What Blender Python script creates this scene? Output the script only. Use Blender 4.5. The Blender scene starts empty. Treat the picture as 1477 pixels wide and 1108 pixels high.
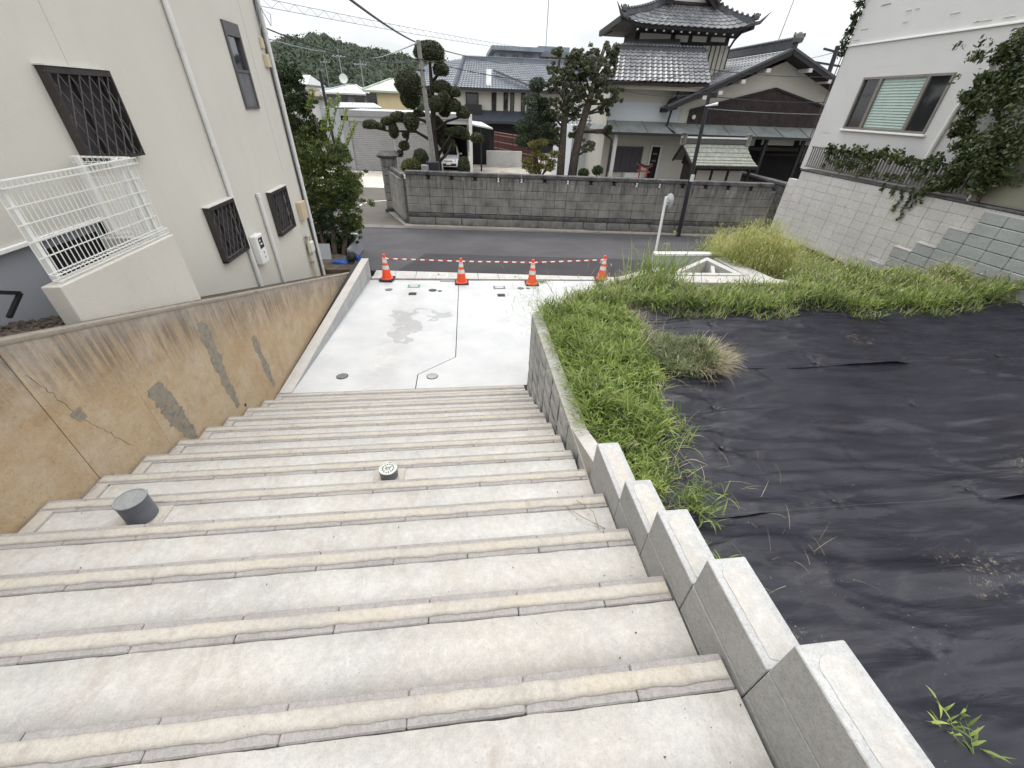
import bpy, math, random
import numpy as np
from mathutils import Vector, Matrix, noise
R = math.radians
rnd = random.Random(7)
npr = np.random.default_rng(11)
C = bpy.context.scene.collection
sc = bpy.context.scene

# ------------------------------------------------------------------ camera
FPX, CX, CY = 577.84, 738.5, 554.0
PITCH, ROLL, YAW = 0.6113, 0.0396, 0.1307
fwd = Vector((math.sin(YAW) * math.cos(PITCH), math.cos(YAW) * math.cos(PITCH), -math.sin(PITCH)))
r0 = Vector((math.cos(YAW), -math.sin(YAW), 0)); u0 = r0.cross(fwd)
cr = math.cos(ROLL) * r0 + math.sin(ROLL) * u0
cu = -math.sin(ROLL) * r0 + math.cos(ROLL) * u0
cam_d = bpy.data.cameras.new('camera'); cam = bpy.data.objects.new('camera', cam_d); C.objects.link(cam)
cam_d.sensor_width = 36; cam_d.lens = FPX / 1477 * 36; cam_d.clip_start = 0.05; cam_d.clip_end = 3000
mw = Matrix.Identity(4)
for i in range(3):
    mw[i][0] = cr[i]; mw[i][1] = cu[i]; mw[i][2] = -fwd[i]
cam.matrix_world = mw
sc.camera = cam

def at(px, py, X=None, Y=None, Z=None):
    """point of the place seen at a pixel of the photograph, on a given plane"""
    d = fwd + (px - CX) / FPX * cr - (py - CY) / FPX * cu
    t = X / d.x if X is not None else (Y / d.y if Y is not None else Z / d.z)
    return d * t

# ------------------------------------------------------------------ world and sun
SUN_EL, SUN_AZ = 56, 352
w = bpy.data.worlds.new('World'); sc.world = w; w.use_nodes = True
nt = w.node_tree; N = nt.nodes; Lk = nt.links
bg = N['Background']; bg.inputs['Strength'].default_value = 0.1
sky = N.new('ShaderNodeTexSky'); sky.sky_type = 'NISHITA'; sky.sun_disc = False
sky.sun_elevation = R(SUN_EL); sky.sun_rotation = R(SUN_AZ)
tc = N.new('ShaderNodeTexCoord'); sep = N.new('ShaderNodeSeparateXYZ'); Lk.new(tc.outputs['Generated'], sep.inputs[0])
mx = N.new('ShaderNodeMath'); mx.operation = 'MAXIMUM'; mx.inputs[1].default_value = 0; Lk.new(sep.outputs['Z'], mx.inputs[0])
ma = N.new('ShaderNodeMath'); ma.operation = 'MULTIPLY_ADD'; ma.inputs[1].default_value = 16.0; ma.inputs[2].default_value = 6.2
Lk.new(mx.outputs[0], ma.inputs[0])
cl = N.new('ShaderNodeTexNoise'); cl.inputs['Scale'].default_value = 3.2; cl.inputs['Detail'].default_value = 6
mp = N.new('ShaderNodeMapping'); mp.inputs['Scale'].default_value = (1, 1, 3.5); Lk.new(tc.outputs['Generated'], mp.inputs[0]); Lk.new(mp.outputs[0], cl.inputs['Vector'])
cr_ = N.new('ShaderNodeMapRange'); cr_.inputs[1].default_value = .35; cr_.inputs[2].default_value = .7; cr_.inputs[3].default_value = .82; cr_.inputs[4].default_value = 1.12
Lk.new(cl.outputs['Fac'], cr_.inputs[0])
mm = N.new('ShaderNodeMath'); mm.operation = 'MULTIPLY'; Lk.new(ma.outputs[0], mm.inputs[0]); Lk.new(cr_.outputs[0], mm.inputs[1])
vm = N.new('ShaderNodeVectorMath'); vm.operation = 'SCALE'; vm.inputs[0].default_value = (.985, 1.0, 1.02); Lk.new(mm.outputs[0], vm.inputs['Scale'])
mix = N.new('ShaderNodeMix'); mix.data_type = 'RGBA'; mix.inputs[0].default_value = .9
Lk.new(sky.outputs[0], mix.inputs['A']); Lk.new(vm.outputs[0], mix.inputs['B']); Lk.new(mix.outputs['Result'], bg.inputs['Color'])
sd = bpy.data.lights.new('sun', 'SUN'); sun = bpy.data.objects.new('sun', sd); C.objects.link(sun)
sd.energy = 1.2; sd.angle = R(14); sd.color = (1, .96, .9)
a = R(SUN_AZ)
sdir = Vector((math.sin(a) * math.cos(R(SUN_EL)), math.cos(a) * math.cos(R(SUN_EL)), math.sin(R(SUN_EL))))
sun.rotation_euler = sdir.to_track_quat('Z', 'Y').to_euler()
vs = sc.view_settings
vs.view_transform = 'Standard'; vs.look = 'None'; vs.gamma = 1; vs.exposure = 0.56; vs.use_curve_mapping = False

# ------------------------------------------------------------------ helpers
def tag(o, label=None, cat=None, group=None, kind=None):
    if label: o['label'] = label
    if cat: o['category'] = cat
    if group: o['group'] = group
    if kind: o['kind'] = kind
    return o

def empty(name, loc=(0, 0, 0), label=None, cat=None, group=None, kind=None, rz=0):
    o = bpy.data.objects.new(name, None); C.objects.link(o); o.location = loc; o.rotation_euler.z = rz
    o.empty_display_size = .1
    return tag(o, label, cat, group, kind)

def copy_tree(o, parent=None):
    c = o.copy(); C.objects.link(c); c.parent = parent
    for ch in list(o.children): copy_tree(ch, c)
    return c

class MB:
    def __init__(s): s.v = []; s.f = []; s.m = []
    def add(s, vs, fs, mi=0):
        b = len(s.v); s.v += [tuple(p) for p in vs]
        for f in fs: s.f.append(tuple(b + i for i in f)); s.m.append(mi)
        return s
    def hexa(s, p, mi=0):
        return s.add(p, [(0, 3, 2, 1), (4, 5, 6, 7), (0, 1, 5, 4), (1, 2, 6, 5), (2, 3, 7, 6), (3, 0, 4, 7)], mi)
    def box(s, x0, x1, y0, y1, z0, z1, mi=0):
        return s.hexa([(x0, y0, z0), (x1, y0, z0), (x1, y1, z0), (x0, y1, z0), (x0, y0, z1), (x1, y0, z1), (x1, y1, z1), (x0, y1, z1)], mi)
    def ext(s, poly, vec, mi=0, mside=None):
        n = len(poly); v = Vector(vec); P = [Vector(p) for p in poly]; Q = [p + v for p in P]
        s.add(P + Q, [tuple(range(n))[::-1], tuple(range(n, 2 * n))], mi)
        s.add(P + Q, [(i, (i + 1) % n, n + (i + 1) % n, n + i) for i in range(n)], mi if mside is None else mside)
        return s
    def cbox(s, x0, x1, y0, y1, z0, z1, c=.004, mi=0, j=0):
        X = (x0, x1); Y = (y0, y1); Z = (z0, z1); V = []; idx = {}
        for i in (0, 1):
            for k in (0, 1):
                for l in (0, 1):
                    sx, sy, sz = (1 - 2 * i), (1 - 2 * k), (1 - 2 * l)
                    jj = [rnd.uniform(-j, j) for _ in range(3)]
                    b = (X[i] + jj[0], Y[k] + jj[1], Z[l] + jj[2])
                    for ax in range(3):
                        q = [b[0] + sx * c, b[1] + sy * c, b[2] + sz * c]; q[ax] = b[ax]
                        idx[(i, k, l, ax)] = len(V); V.append(q)
        F = []
        for ax in range(3):
            for e in (0, 1):
                o = [(0, 0), (1, 0), (1, 1), (0, 1)]; f = []
                for (p, q) in o:
                    t = [p, q]; t.insert(ax, e); f.append(idx[(t[0], t[1], t[2], ax)])
                F.append(f)
        for ax in range(3):
            b_, c_ = [q for q in range(3) if q != ax]
            for p in (0, 1):
                for q in (0, 1):
                    f = []
                    for e, a2 in ((0, b_), (1, b_), (1, c_), (0, c_)):
                        t = [0, 0, 0]; t[ax] = e; t[b_] = p; t[c_] = q; f.append(idx[(t[0], t[1], t[2], a2)])
                    F.append(f)
        for i in (0, 1):
            for k in (0, 1):
                for l in (0, 1): F.append([idx[(i, k, l, 0)], idx[(i, k, l, 1)], idx[(i, k, l, 2)]])
        return s.add(V, F, mi)
    def tube(s, pts, r, n=8, mi=0, cap=True):
        P = [Vector(p) for p in pts]; rr = r if isinstance(r, (list, tuple)) else [r] * len(P)
        V = []; up = None
        for i, p in enumerate(P):
            d = (P[min(i + 1, len(P) - 1)] - P[max(i - 1, 0)]).normalized()
            if up is None: up = d.orthogonal().normalized()
            up = (up - d * up.dot(d)).normalized(); q = d.cross(up)
            for k in range(n):
                t = 2 * math.pi * k / n
                V.append(p + rr[i] * (math.cos(t) * up + math.sin(t) * q))
        F = [(i * n + k, i * n + (k + 1) % n, (i + 1) * n + (k + 1) % n, (i + 1) * n + k) for i in range(len(P) - 1) for k in range(n)]
        if cap: F += [tuple(range(n))[::-1], tuple(range((len(P) - 1) * n, len(P) * n))]
        return s.add(V, F, mi)
    def lathe(s, prof, c=(0, 0, 0), n=20, mi=0, cap=True):
        V = [(c[0] + r * math.cos(2 * math.pi * k / n), c[1] + r * math.sin(2 * math.pi * k / n), c[2] + z) for r, z in prof for k in range(n)]
        F = [(i * n + k, i * n + (k + 1) % n, (i + 1) * n + (k + 1) % n, (i + 1) * n + k) for i in range(len(prof) - 1) for k in range(n)]
        if cap: F += [tuple(range(n))[::-1], tuple(range((len(prof) - 1) * n, len(prof) * n))]
        return s.add(V, F, mi)
    def bar(s, p, q, w_, h_, mi=0, up=(0, 0, 1)):
        p = Vector(p); q = Vector(q); d = (q - p).normalized(); u = Vector(up); sd_ = d.cross(u).normalized() * w_ / 2; u = sd_.cross(d).normalized() * h_ / 2
        return s.hexa([p - sd_ - u, p + sd_ - u, q + sd_ - u, q - sd_ - u, p - sd_ + u, p + sd_ + u, q + sd_ + u, q - sd_ + u], mi)
    def mesh(s, name, mats, smooth=False):
        me = bpy.data.meshes.new(name); me.from_pydata(s.v, [], s.f)
        for m in (mats if isinstance(mats, (list, tuple)) else [mats]): me.materials.append(m)
        me.polygons.foreach_set('material_index', s.m)
        import bmesh
        bm = bmesh.new(); bm.from_mesh(me); bmesh.ops.recalc_face_normals(bm, faces=bm.faces); bm.to_mesh(me); bm.free()
        if smooth:
            me.polygons.foreach_set('use_smooth', [True] * len(me.polygons))
        me.update(); return me
    def build(s, name, mats, parent=None, smooth=False, **kw):
        o = bpy.data.objects.new(name, s.mesh(name, mats, smooth)); C.objects.link(o); o.parent = parent
        if parent is not None: o.matrix_parent_inverse = parent_inv(parent)
        if smooth == 'auto':
            md = o.modifiers.new('e', 'EDGE_SPLIT'); md.split_angle = R(35)
        return tag(o, **kw)

def world(p):
    m = Matrix.LocRotScale(p.location, p.rotation_euler, p.scale)
    return m if p.parent is None else world(p.parent) @ p.matrix_parent_inverse @ m

def parent_inv(p):
    return world(p).inverted()

def obj_from(me, name, parent=None, loc=(0, 0, 0), rot=(0, 0, 0), **kw):
    o = bpy.data.objects.new(name, me); C.objects.link(o); o.parent = parent; o.location = loc; o.rotation_euler = rot
    if parent is not None: o.matrix_parent_inverse = parent_inv(parent)
    return tag(o, **kw)

def npmesh(name, V, F4=None, F3=None, mat_=None, smooth=False):
    """fast mesh from arrays"""
    me = bpy.data.meshes.new(name)
    V = np.asarray(V, dtype=np.float32).reshape(-1, 3)
    F4 = np.zeros((0, 4), int) if F4 is None else np.asarray(F4, int); F3 = np.zeros((0, 3), int) if F3 is None else np.asarray(F3, int)
    me.vertices.add(len(V)); me.vertices.foreach_set('co', V.ravel())
    nl = F4.size + F3.size; me.loops.add(nl); me.polygons.add(len(F4) + len(F3))
    me.loops.foreach_set('vertex_index', np.concatenate([F4.ravel(), F3.ravel()]).astype(np.int32))
    st = np.concatenate([np.arange(len(F4)) * 4, F4.size + np.arange(len(F3)) * 3]).astype(np.int32)
    me.polygons.foreach_set('loop_start', st)
    if smooth: me.polygons.foreach_set('use_smooth', np.ones(len(F4) + len(F3), bool))
    if mat_:
        for m in (mat_ if isinstance(mat_, (list, tuple)) else [mat_]): me.materials.append(m)
    me.update(calc_edges=True); me.validate()
    return me

# ------------------------------------------------------------------ materials
class NT:
    def __init__(s, name):
        s.m = bpy.data.materials.new(name); s.m.use_nodes = True; s.t = s.m.node_tree; s.b = s.t.nodes['Principled BSDF']
        g = s.t.nodes.new('ShaderNodeNewGeometry'); s.g = g; s.pos = g.outputs['Position']
    def n(s, k, **kw):
        x = s.t.nodes.new(k)
        for a_, b_ in kw.items(): setattr(x, a_, b_)
        return x
    def l(s, a_, b_): s.t.links.new(a_, b_)
    def val(s, sock, v):
        if hasattr(v, 'links') or hasattr(v, 'node'): s.l(v, sock)
        else: sock.default_value = v
    def map(s, scale=(1, 1, 1), loc=(0, 0, 0), rot=(0, 0, 0)):
        m = s.n('ShaderNodeMapping'); m.inputs['Scale'].default_value = scale; m.inputs['Location'].default_value = loc; m.inputs['Rotation'].default_value = rot
        s.l(s.pos, m.inputs[0]); return m.outputs[0]
    def noise(s, scale, detail=5, rough=.6, vec=None, dist=0):
        x = s.n('ShaderNodeTexNoise'); x.inputs['Scale'].default_value = scale; x.inputs['Detail'].default_value = detail
        x.inputs['Roughness'].default_value = rough; x.inputs['Distortion'].default_value = dist
        s.l(vec if vec is not None else s.pos, x.inputs['Vector']); return x.outputs['Fac']
    def rng(s, v, a0, a1, b0=0, b1=1, sm=False):
        x = s.n('ShaderNodeMapRange'); x.interpolation_type = 'SMOOTHSTEP' if sm else 'LINEAR'
        s.l(v, x.inputs[0])
        for i, q in enumerate((a0, a1, b0, b1)): x.inputs[1 + i].default_value = q
        return x.outputs[0]
    def math(s, op, a_, b_=0.0, c_=0.0):
        x = s.n('ShaderNodeMath', operation=op); s.val(x.inputs[0], a_); s.val(x.inputs[1], b_); s.val(x.inputs[2], c_); return x.outputs[0]
    def mix(s, f, a_, b_, mode='MIX'):
        x = s.n('ShaderNodeMix', data_type='RGBA', blend_type=mode); s.val(x.inputs[0], f)
        for k, q in (('A', a_), ('B', b_)):
            if isinstance(q, tuple): x.inputs[k].default_value = (*q[:3], 1)
            else: s.l(q, x.inputs[k])
        return x.outputs['Result']
    def xyz(s):
        x = s.n('ShaderNodeSeparateXYZ'); s.l(s.pos, x.inputs[0]); return x.outputs
    def bump(s, h, strength=.3, dist=.01):
        x = s.n('ShaderNodeBump'); x.inputs['Strength'].default_value = strength; x.inputs['Distance'].default_value = dist
        s.l(h, x.inputs['Height'])
        prev = s.b.inputs['Normal'].links[0].from_socket if s.b.inputs['Normal'].links else None
        if prev: s.l(prev, x.inputs['Normal'])
        s.l(x.outputs[0], s.b.inputs['Normal'])
    def fin(s, col, rough=.85, metal=0, spec=.4):
        if isinstance(col, tuple): s.b.inputs['Base Color'].default_value = (*col[:3], 1)
        else: s.l(col, s.b.inputs['Base Color'])
        s.val(s.b.inputs['Roughness'], rough); s.b.inputs['Metallic'].default_value = metal
        s.b.inputs['Specular IOR Level'].default_value = spec
        return s.m

def simple(name, c, rough=.6, var=.12, scale=6, bump=.0, bs=120, metal=0, spec=.4, dirt=None, isl=0):
    t = NT(name); d = tuple(max(0, q * (1 - var * 1.6)) for q in c); e = tuple(min(1, q * (1 + var)) for q in c)
    f = t.rng(t.noise(scale), .3, .7)
    col = t.mix(f, d, e)
    if isl:
        col = t.mix(t.math('MULTIPLY', t.g.outputs['Random Per Island'], isl), col, tuple(q * .45 for q in c))
    if dirt:
        col = t.mix(t.rng(t.noise(scale * .35, 8, .7), .5, .75, 0, .8), col, dirt)
    if bump: t.bump(t.noise(bs, 4, .7), bump, .01)
    return t.fin(col, rough, metal, spec)

def concrete(name, c, warm=None, stain=(.16, .13, .1), sa=.35, pit=.5, rough=.9, bs=1.0, isl=.0, spk=.6):
    t = NT(name)
    f = t.rng(t.noise(1.7 * bs, 7, .65), .33, .68)
    col = t.mix(f, tuple(q * .84 for q in c), tuple(min(1, q * 1.08) for q in c))
    if warm: col = t.mix(t.rng(t.noise(2.6 * bs, 5, .6, t.map((1, 1, 1), (3, 8, 1))), .42, .66, 0, .85), col, warm)
    st = t.rng(t.noise(3.1 * bs, 9, .72, t.map((1, .45, 1), (9, 2, 4)), 1.2), .53, .74, 0, sa)
    col = t.mix(st, col, stain)
    fine = t.noise(150, 3, .75)
    col = t.mix(t.rng(fine, .3, .52, .55 * spk, 0), col, tuple(q * .45 for q in c))
    mid = t.noise(28 * bs, 4, .75, t.map(loc=(3, 3, 3)))
    col = t.mix(t.rng(mid, .35, .5, .30, 0), col, tuple(q * .62 for q in c))
    col = t.mix(t.rng(mid, .52, .66, 0, .35), col, tuple(min(1, q * 1.22) for q in c))
    v = t.n('ShaderNodeTexVoronoi'); v.inputs['Scale'].default_value = 42; t.l(t.pos, v.inputs['Vector'])
    sp = t.rng(v.outputs['Distance'], .04, .11, pit, 0)
    keep = t.rng(t.noise(9, 2, .5), .5, .62)
    sp = t.math('MULTIPLY', sp, keep)
    col = t.mix(sp, col, (.14, .11, .09))
    if isl: col = t.mix(t.math('MULTIPLY', t.g.outputs['Random Per Island'], isl), col, tuple(q * .6 for q in c))
    t.bump(t.noise(260, 3, .7), .35, .004); t.bump(t.noise(22 * bs, 5, .6), .25, .01)
    return t.fin(col, rough)

M = {}
M['tread'] = concrete('tread_concrete', (.475, .465, .44), warm=(.45, .415, .375), stain=(.27, .215, .18), sa=.55, pit=.8)
M['shell'] = concrete('block_shell', (.32, .30, .288), stain=(.15, .12, .1), sa=.5, pit=.5, bs=2, spk=1)
M['mortar'] = concrete('mortar_fill', (.425, .40, .36), warm=(.45, .40, .325), stain=(.28, .23, .18), sa=.75, pit=.7, bs=1.6)
M['mortar_white'] = concrete('white_mortar', (.47, .46, .44), warm=(.46, .42, .37), stain=(.28, .24, .2), sa=.5)
M['block'] = concrete('grey_block', (.43, .43, .425), stain=(.22, .2, .18), sa=.25, pit=.15, bs=1.5, spk=1.0)
M['kblock'] = concrete('kerb_block', (.42, .42, .415), stain=(.25, .23, .2), sa=.3, pit=.1, bs=1.5)
M['blocktop'] = concrete('block_top', (.44, .44, .435), stain=(.25, .22, .2), sa=.3, pit=.2, bs=1.5, spk=1)
M['gap'] = simple('dark_joint', (.035, .03, .028), .9)
M['fillbase'] = simple('concrete_base', (.25, .23, .2), .9)

def pad_mat():
    t = NT('pad_concrete')
    f = t.rng(t.noise(1.3, 7, .6), .35, .68)
    col = t.mix(f, (.44, .445, .45), (.53, .53, .525))
    br = t.noise(3, 5, .6, t.map((1.0, 14, 1)))
    col = t.mix(t.rng(br, .3, .7, .12, 0), col, (.3, .3, .3))
    o = t.xyz()
    # old run-off track and the wet patch with dry islands
    dx = t.math('ABSOLUTE', t.math('ADD', o[0], t.math('MULTIPLY_ADD', o[1], -.02, 1.62)))
    tr = t.math('MULTIPLY', t.rng(dx, .1, .45, .5, 0, True), t.rng(t.noise(4, 6, .7), .35, .6))
    col = t.mix(tr, col, (.37, .355, .34))
    def blob(cx, cy, rx, ry):
        wv = t.math('MULTIPLY_ADD', t.noise(2.6, 2, .5), 1.1, -.55)
        wv2 = t.math('MULTIPLY_ADD', t.noise(2.2, 2, .5, t.map(loc=(7, 3, 1))), 1.1, -.55)
        a_ = t.math('DIVIDE', t.math('ADD', t.math('ADD', o[0], wv), -cx), rx)
        b_ = t.math('DIVIDE', t.math('ADD', t.math('ADD', o[1], wv2), -cy), ry)
        return t.math('ADD', t.math('MULTIPLY', a_, a_), t.math('MULTIPLY', b_, b_))
    wet = t.math('MAXIMUM', t.rng(blob(-1.02, 8.55, .62, .42), .93, 1.0, 1, 0), t.rng(blob(-1.28, 7.85, .26, .75), .93, 1.0, 1, 0))
    wet = t.math('MULTIPLY', wet, t.rng(blob(-.95, 8.62, .24, .24), .95, 1.05, 0, 1))
    wet = t.math('MULTIPLY', wet, t.rng(blob(-.82, 8.2, .3, .22), .95, 1.05, 0, 1))
    col = t.mix(t.math('MULTIPLY', wet, .42), col, (.22, .215, .21))
    sp = t.rng(t.noise(60, 3, .7), .62, .75, 0, .4)
    sp = t.math('MULTIPLY', sp, t.rng(t.noise(1.1, 3, .6), .5, .62))
    col = t.mix(sp, col, (.2, .2, .2))
    t.bump(t.noise(230, 3, .7), .2, .004)
    return t.fin(col, .85)
M['pad'] = pad_mat()
M['gutter'] = concrete('gutter_concrete', (.46, .45, .43), stain=(.25, .21, .18), sa=.5, pit=.2)

M['kerb'] = concrete('weathered_kerb', (.17, .155, .15), stain=(.07, .06, .055), sa=.6, pit=.1)
def asphalt(name, c):
    t = NT(name)
    col = t.mix(t.rng(t.noise(.7, 6, .6), .35, .65), tuple(q * .85 for q in c), tuple(q * 1.15 for q in c))
    col = t.mix(t.rng(t.noise(140, 2, .8), .55, .7, 0, .5), col, tuple(min(1, q * 2.4) for q in c))
    col = t.mix(t.rng(t.noise(2.2, 6, .7, t.map((.25, 1.6, 1))), .5, .7, 0, .35), col, tuple(q * 1.7 for q in c))
    t.bump(t.noise(190, 3, .8), .5, .008)
    return t.fin(col, .9)
M['asphalt'] = asphalt('asphalt', (.060, .057, .061)); M['asphalt_new'] = asphalt('asphalt_dark', (.033, .031, .034))
M['line'] = simple('road_paint', (.55, .54, .5), .7, .15, 12)
M['ground'] = simple('ground', (.16, .14, .11), .95, .25, 2, .3, 60)
M['yard'] = simple('yard_gravel', (.30, .27, .23), .95, .25, 1.2, .5, 90)
M['paving'] = simple('pale_paving', (.52, .47, .40), .9, .2, 2.5, dirt=(.3, .27, .23))

def tan_mat():
    t = NT('stained_tan_concrete'); o = t.xyz()
    ztop = t.math('ADD', o[2], t.math('MULTIPLY_ADD', o[1], .30, .60))      # 0 at the coping, negative below
    base = t.mix(t.rng(t.noise(1.5, 7, .62), .3, .7), (.43, .305, .175), (.50, .395, .265))
    base = t.mix(t.rng(t.noise(4.5, 8, .7, t.map(loc=(4, 1, 2))), .45, .7, 0, .6), base, (.36, .235, .115))
    base = t.mix(t.rng(t.noise(6, 9, .75, t.map(loc=(1, 5, 9)), .8), .56, .74, 0, .5), base, (.20, .15, .10))
    base = t.mix(t.rng(t.noise(30, 5, .8), .55, .7, 0, .6), base, (.15, .10, .06))
    base = t.mix(t.rng(t.noise(85, 4, .8), .5, .66, 0, .4), base, (.20, .145, .10))
    base = t.mix(t.rng(t.noise(14, 6, .8, t.map(loc=(2, 7, 4))), .54, .66, 0, .4), base, (.50, .43, .34))
    streak = t.noise(9, 5, .65, t.map((1, 2.6, .14)))
    topm = t.rng(ztop, -.75, -.02, 0, 1, True)
    s1 = t.math('MULTIPLY', topm, t.rng(streak, .35, .6))
    base = t.mix(t.math('MULTIPLY', s1, .95), base, (.135, .115, .10))
    base = t.mix(t.math('MULTIPLY', t.rng(ztop, -.3, -.0, 0, .75, True), t.rng(t.noise(5, 6, .7), .3, .55)), base, (.30, .265, .23))
    pale = t.rng(t.noise(2.2, 7, .7, t.map(loc=(8, 8, 8))), .48, .66, 0, .5)
    base = t.mix(pale, base, (.52, .44, .36))
    t.bump(t.noise(7, 6, .6), .35, .03); t.bump(t.noise(120, 4, .7), .35, .006)
    return t.fin(base, .95)
M['tan'] = tan_mat()
M['coping'] = concrete('old_coping', (.29, .25, .205), stain=(.075, .065, .055), sa=.95, bs=1.6)
M['patch'] = concrete('grey_patch', (.25, .235, .20), warm=(.36, .28, .18), stain=(.045, .045, .04), sa=1.0, bs=5, spk=1)

def render_wall(name, c, var=.06, bump=.35):
    t = NT(name)
    col = t.mix(t.rng(t.noise(.8, 5, .6), .3, .7), tuple(q * (1 - var) for q in c), c)
    col = t.mix(t.rng(t.noise(3, 7, .7, t.map((1, 1.5, .25))), .55, .8, 0, .18), col, tuple(q * .62 for q in c))
    col = t.mix(t.rng(t.noise(7, 6, .7, t.map((1, 2.2, .12), (5, 1, 0))), .58, .8, 0, .16), col, tuple(q * .5 for q in c))
    t.bump(t.noise(75, 5, .75), bump * 1.3, .008); t.bump(t.noise(5, 4, .6), .2, .02)
    return t.fin(col, .9)
M['cream'] = render_wall('cream_render', (.575, .55, .49))
M['cream_rough'] = render_wall('cream_rough_render', (.61, .58, .52), .08, .9)
M['grey_found'] = render_wall('grey_foundation', (.30, .31, .335), .1, .2)
M['white_wall'] = render_wall('white_painted_wall', (.535, .53, .525))
M['white_block'] = concrete('white_painted_block', (.52, .50, .485), stain=(.36, .30, .27), sa=.45, pit=.05, bs=.6, spk=.3)
M['grey_split'] = concrete('grey_green_block', (.335, .35, .345), stain=(.20, .2, .18), sa=.3, pit=.2, bs=1)

def oya():
    t = NT('oya_stone'); o = t.xyz()
    col = t.mix(t.rng(t.noise(2, 7, .65), .3, .7), (.15, .145, .135), (.35, .335, .31))
    col = t.mix(t.math('MULTIPLY', t.g.outputs['Random Per Island'], .5), col, (.115, .11, .105))
    st = t.math('MULTIPLY', t.rng(o[2], -3.2, -2.45, .25, 1), t.rng(t.noise(4, 7, .7, t.map((2.2, 1, .3))), .38, .66))
    col = t.mix(t.math('MULTIPLY', st, .9), col, (.045, .043, .042))
    lo = t.math('MULTIPLY', t.rng(o[2], -3.9, -4.2, 0, .8), t.rng(t.noise(6, 5, .7), .35, .6))
    col = t.mix(lo, col, (.05, .05, .05))
    t.bump(t.noise(45, 6, .75), .6, .02)
    return t.fin(col, .95)
M['oya'] = oya()
M['oya_dark'] = simple('weathered_stone', (.085, .083, .085), .9, .35, 5, .5, 50, dirt=(.2, .19, .17))

def sheet_mat():
    t = NT('weed_barrier')
    base = t.mix(t.rng(t.noise(1.2, 5, .6), .35, .7), (.0062, .006, .0115), (.0145, .014, .0235))
    dust = t.math('MULTIPLY', t.rng(t.noise(2.4, 8, .75, t.map((.7, 1.6, 1), (2, 1, 0)), .6), .50, .74), .42)
    o = t.xyz()
    wd = t.rng(o[0], 1.0, 3.6, 1, .15)
    base = t.mix(t.math('MULTIPLY', dust, wd), base, (.15, .15, .145))
    sp = t.math('MULTIPLY', t.rng(t.noise(75, 2, .5), .70, .76), t.rng(t.noise(1.9, 4, .6, t.map(loc=(5, 5, 0))), .5, .6))
    base = t.mix(t.math('MULTIPLY', sp, .8), base, (.33, .31, .26))
    cl_ = t.math('MULTIPLY', t.rng(t.noise(.9, 3, .5, t.map(loc=(11, 2, 0))), .60, .68), t.rng(t.noise(22, 5, .8), .55, .66))
    base = t.mix(t.math('MULTIPLY', cl_, .8), base, (.36, .30, .18))
    weave = t.n('ShaderNodeTexWave'); weave.inputs['Scale'].default_value = 90; weave.bands_direction = 'X'; t.l(t.pos, weave.inputs['Vector'])
    t.bump(weave.outputs['Fac'], .05, .002); t.bump(t.noise(2.2, 4, .5, t.map((.5, 2.2, 1)), .9), .5, .06)
    return t.fin(base, t.rng(t.noise(2.0, 5, .6), .3, .7, .30, .48), 0, .36)
M['sheet'] = sheet_mat()
M['soil'] = simple('soil', (.09, .07, .05), .95, .3, 3, .5, 60)

def leafmat(name, c, c2, rough=.55, tr=.25):
    t = NT(name)
    col = t.mix(t.g.outputs['Random Per Island'], c, c2)
    col = t.mix(t.rng(t.noise(2.2, 3, .5), .35, .65, 0, .45), col, tuple(q * .55 for q in c))
    t.fin(col, rough, 0, .35)
    ts = t.n('ShaderNodeBsdfTranslucent'); t.l(col, ts.inputs['Color'])
    ms = t.n('ShaderNodeMixShader'); ms.inputs[0].default_value = tr
    t.l(t.b.outputs[0], ms.inputs[1]); t.l(ts.outputs[0], ms.inputs[2]); t.l(ms.outputs[0], t.t.nodes['Material Output'].inputs['Surface'])
    return t.m
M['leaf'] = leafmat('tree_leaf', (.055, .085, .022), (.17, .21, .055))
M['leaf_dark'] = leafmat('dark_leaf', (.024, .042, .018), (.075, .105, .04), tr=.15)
M['leaf_topi'] = leafmat('clipped_leaf', (.035, .042, .020), (.13, .135, .055), tr=.15)
M['leaf_yel'] = leafmat('yellow_leaf', (.10, .10, .02), (.19, .17, .04))
M['leaf_pine'] = leafmat('pine_needle', (.022, .042, .022), (.075, .11, .045), tr=.1)
M['leaf_olive'] = leafmat('olive_leaf', (.05, .062, .032), (.17, .18, .10), tr=.15)
M['grass'] = leafmat('weed_blade', (.10, .165, .03), (.36, .44, .11), .5, .35)
M['grass_lime'] = leafmat('seeding_weed', (.24, .30, .055), (.50, .52, .17), .6, .35)
M['straw_lime'] = leafmat('pale_seed_head', (.40, .40, .14), (.66, .62, .34), .7, .3)
M['straw'] = leafmat('dry_straw', (.30, .25, .15), (.55, .48, .33), .7, .2)
M['ivy'] = leafmat('ivy_leaf', (.032, .05, .018), (.13, .155, .06), .45, .18)
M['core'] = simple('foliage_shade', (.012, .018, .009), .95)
M['wood_far'] = leafmat('hill_leaf', (.022, .038, .02), (.055, .075, .036), .8, .1)
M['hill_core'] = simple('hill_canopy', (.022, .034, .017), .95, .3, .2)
M['bark'] = simple('bark', (.075, .06, .045), .9, .35, 9, .8, 40)
M['bark_dark'] = simple('dark_bark', (.035, .028, .022), .9, .3, 9, .8, 40)
M['white_metal'] = simple('white_coated_metal', (.72, .72, .69), .4, .04)
M['white_pvc'] = simple('white_pvc', (.63, .625, .61), .4, .05, 3)
M['grey_pvc'] = simple('grey_pvc', (.125, .135, .155), .45, .12, 8, .1)
M['pvc_cap'] = concrete('dusty_cap', (.24, .25, .25), stain=(.4, .38, .33), sa=.6, bs=6)
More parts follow.
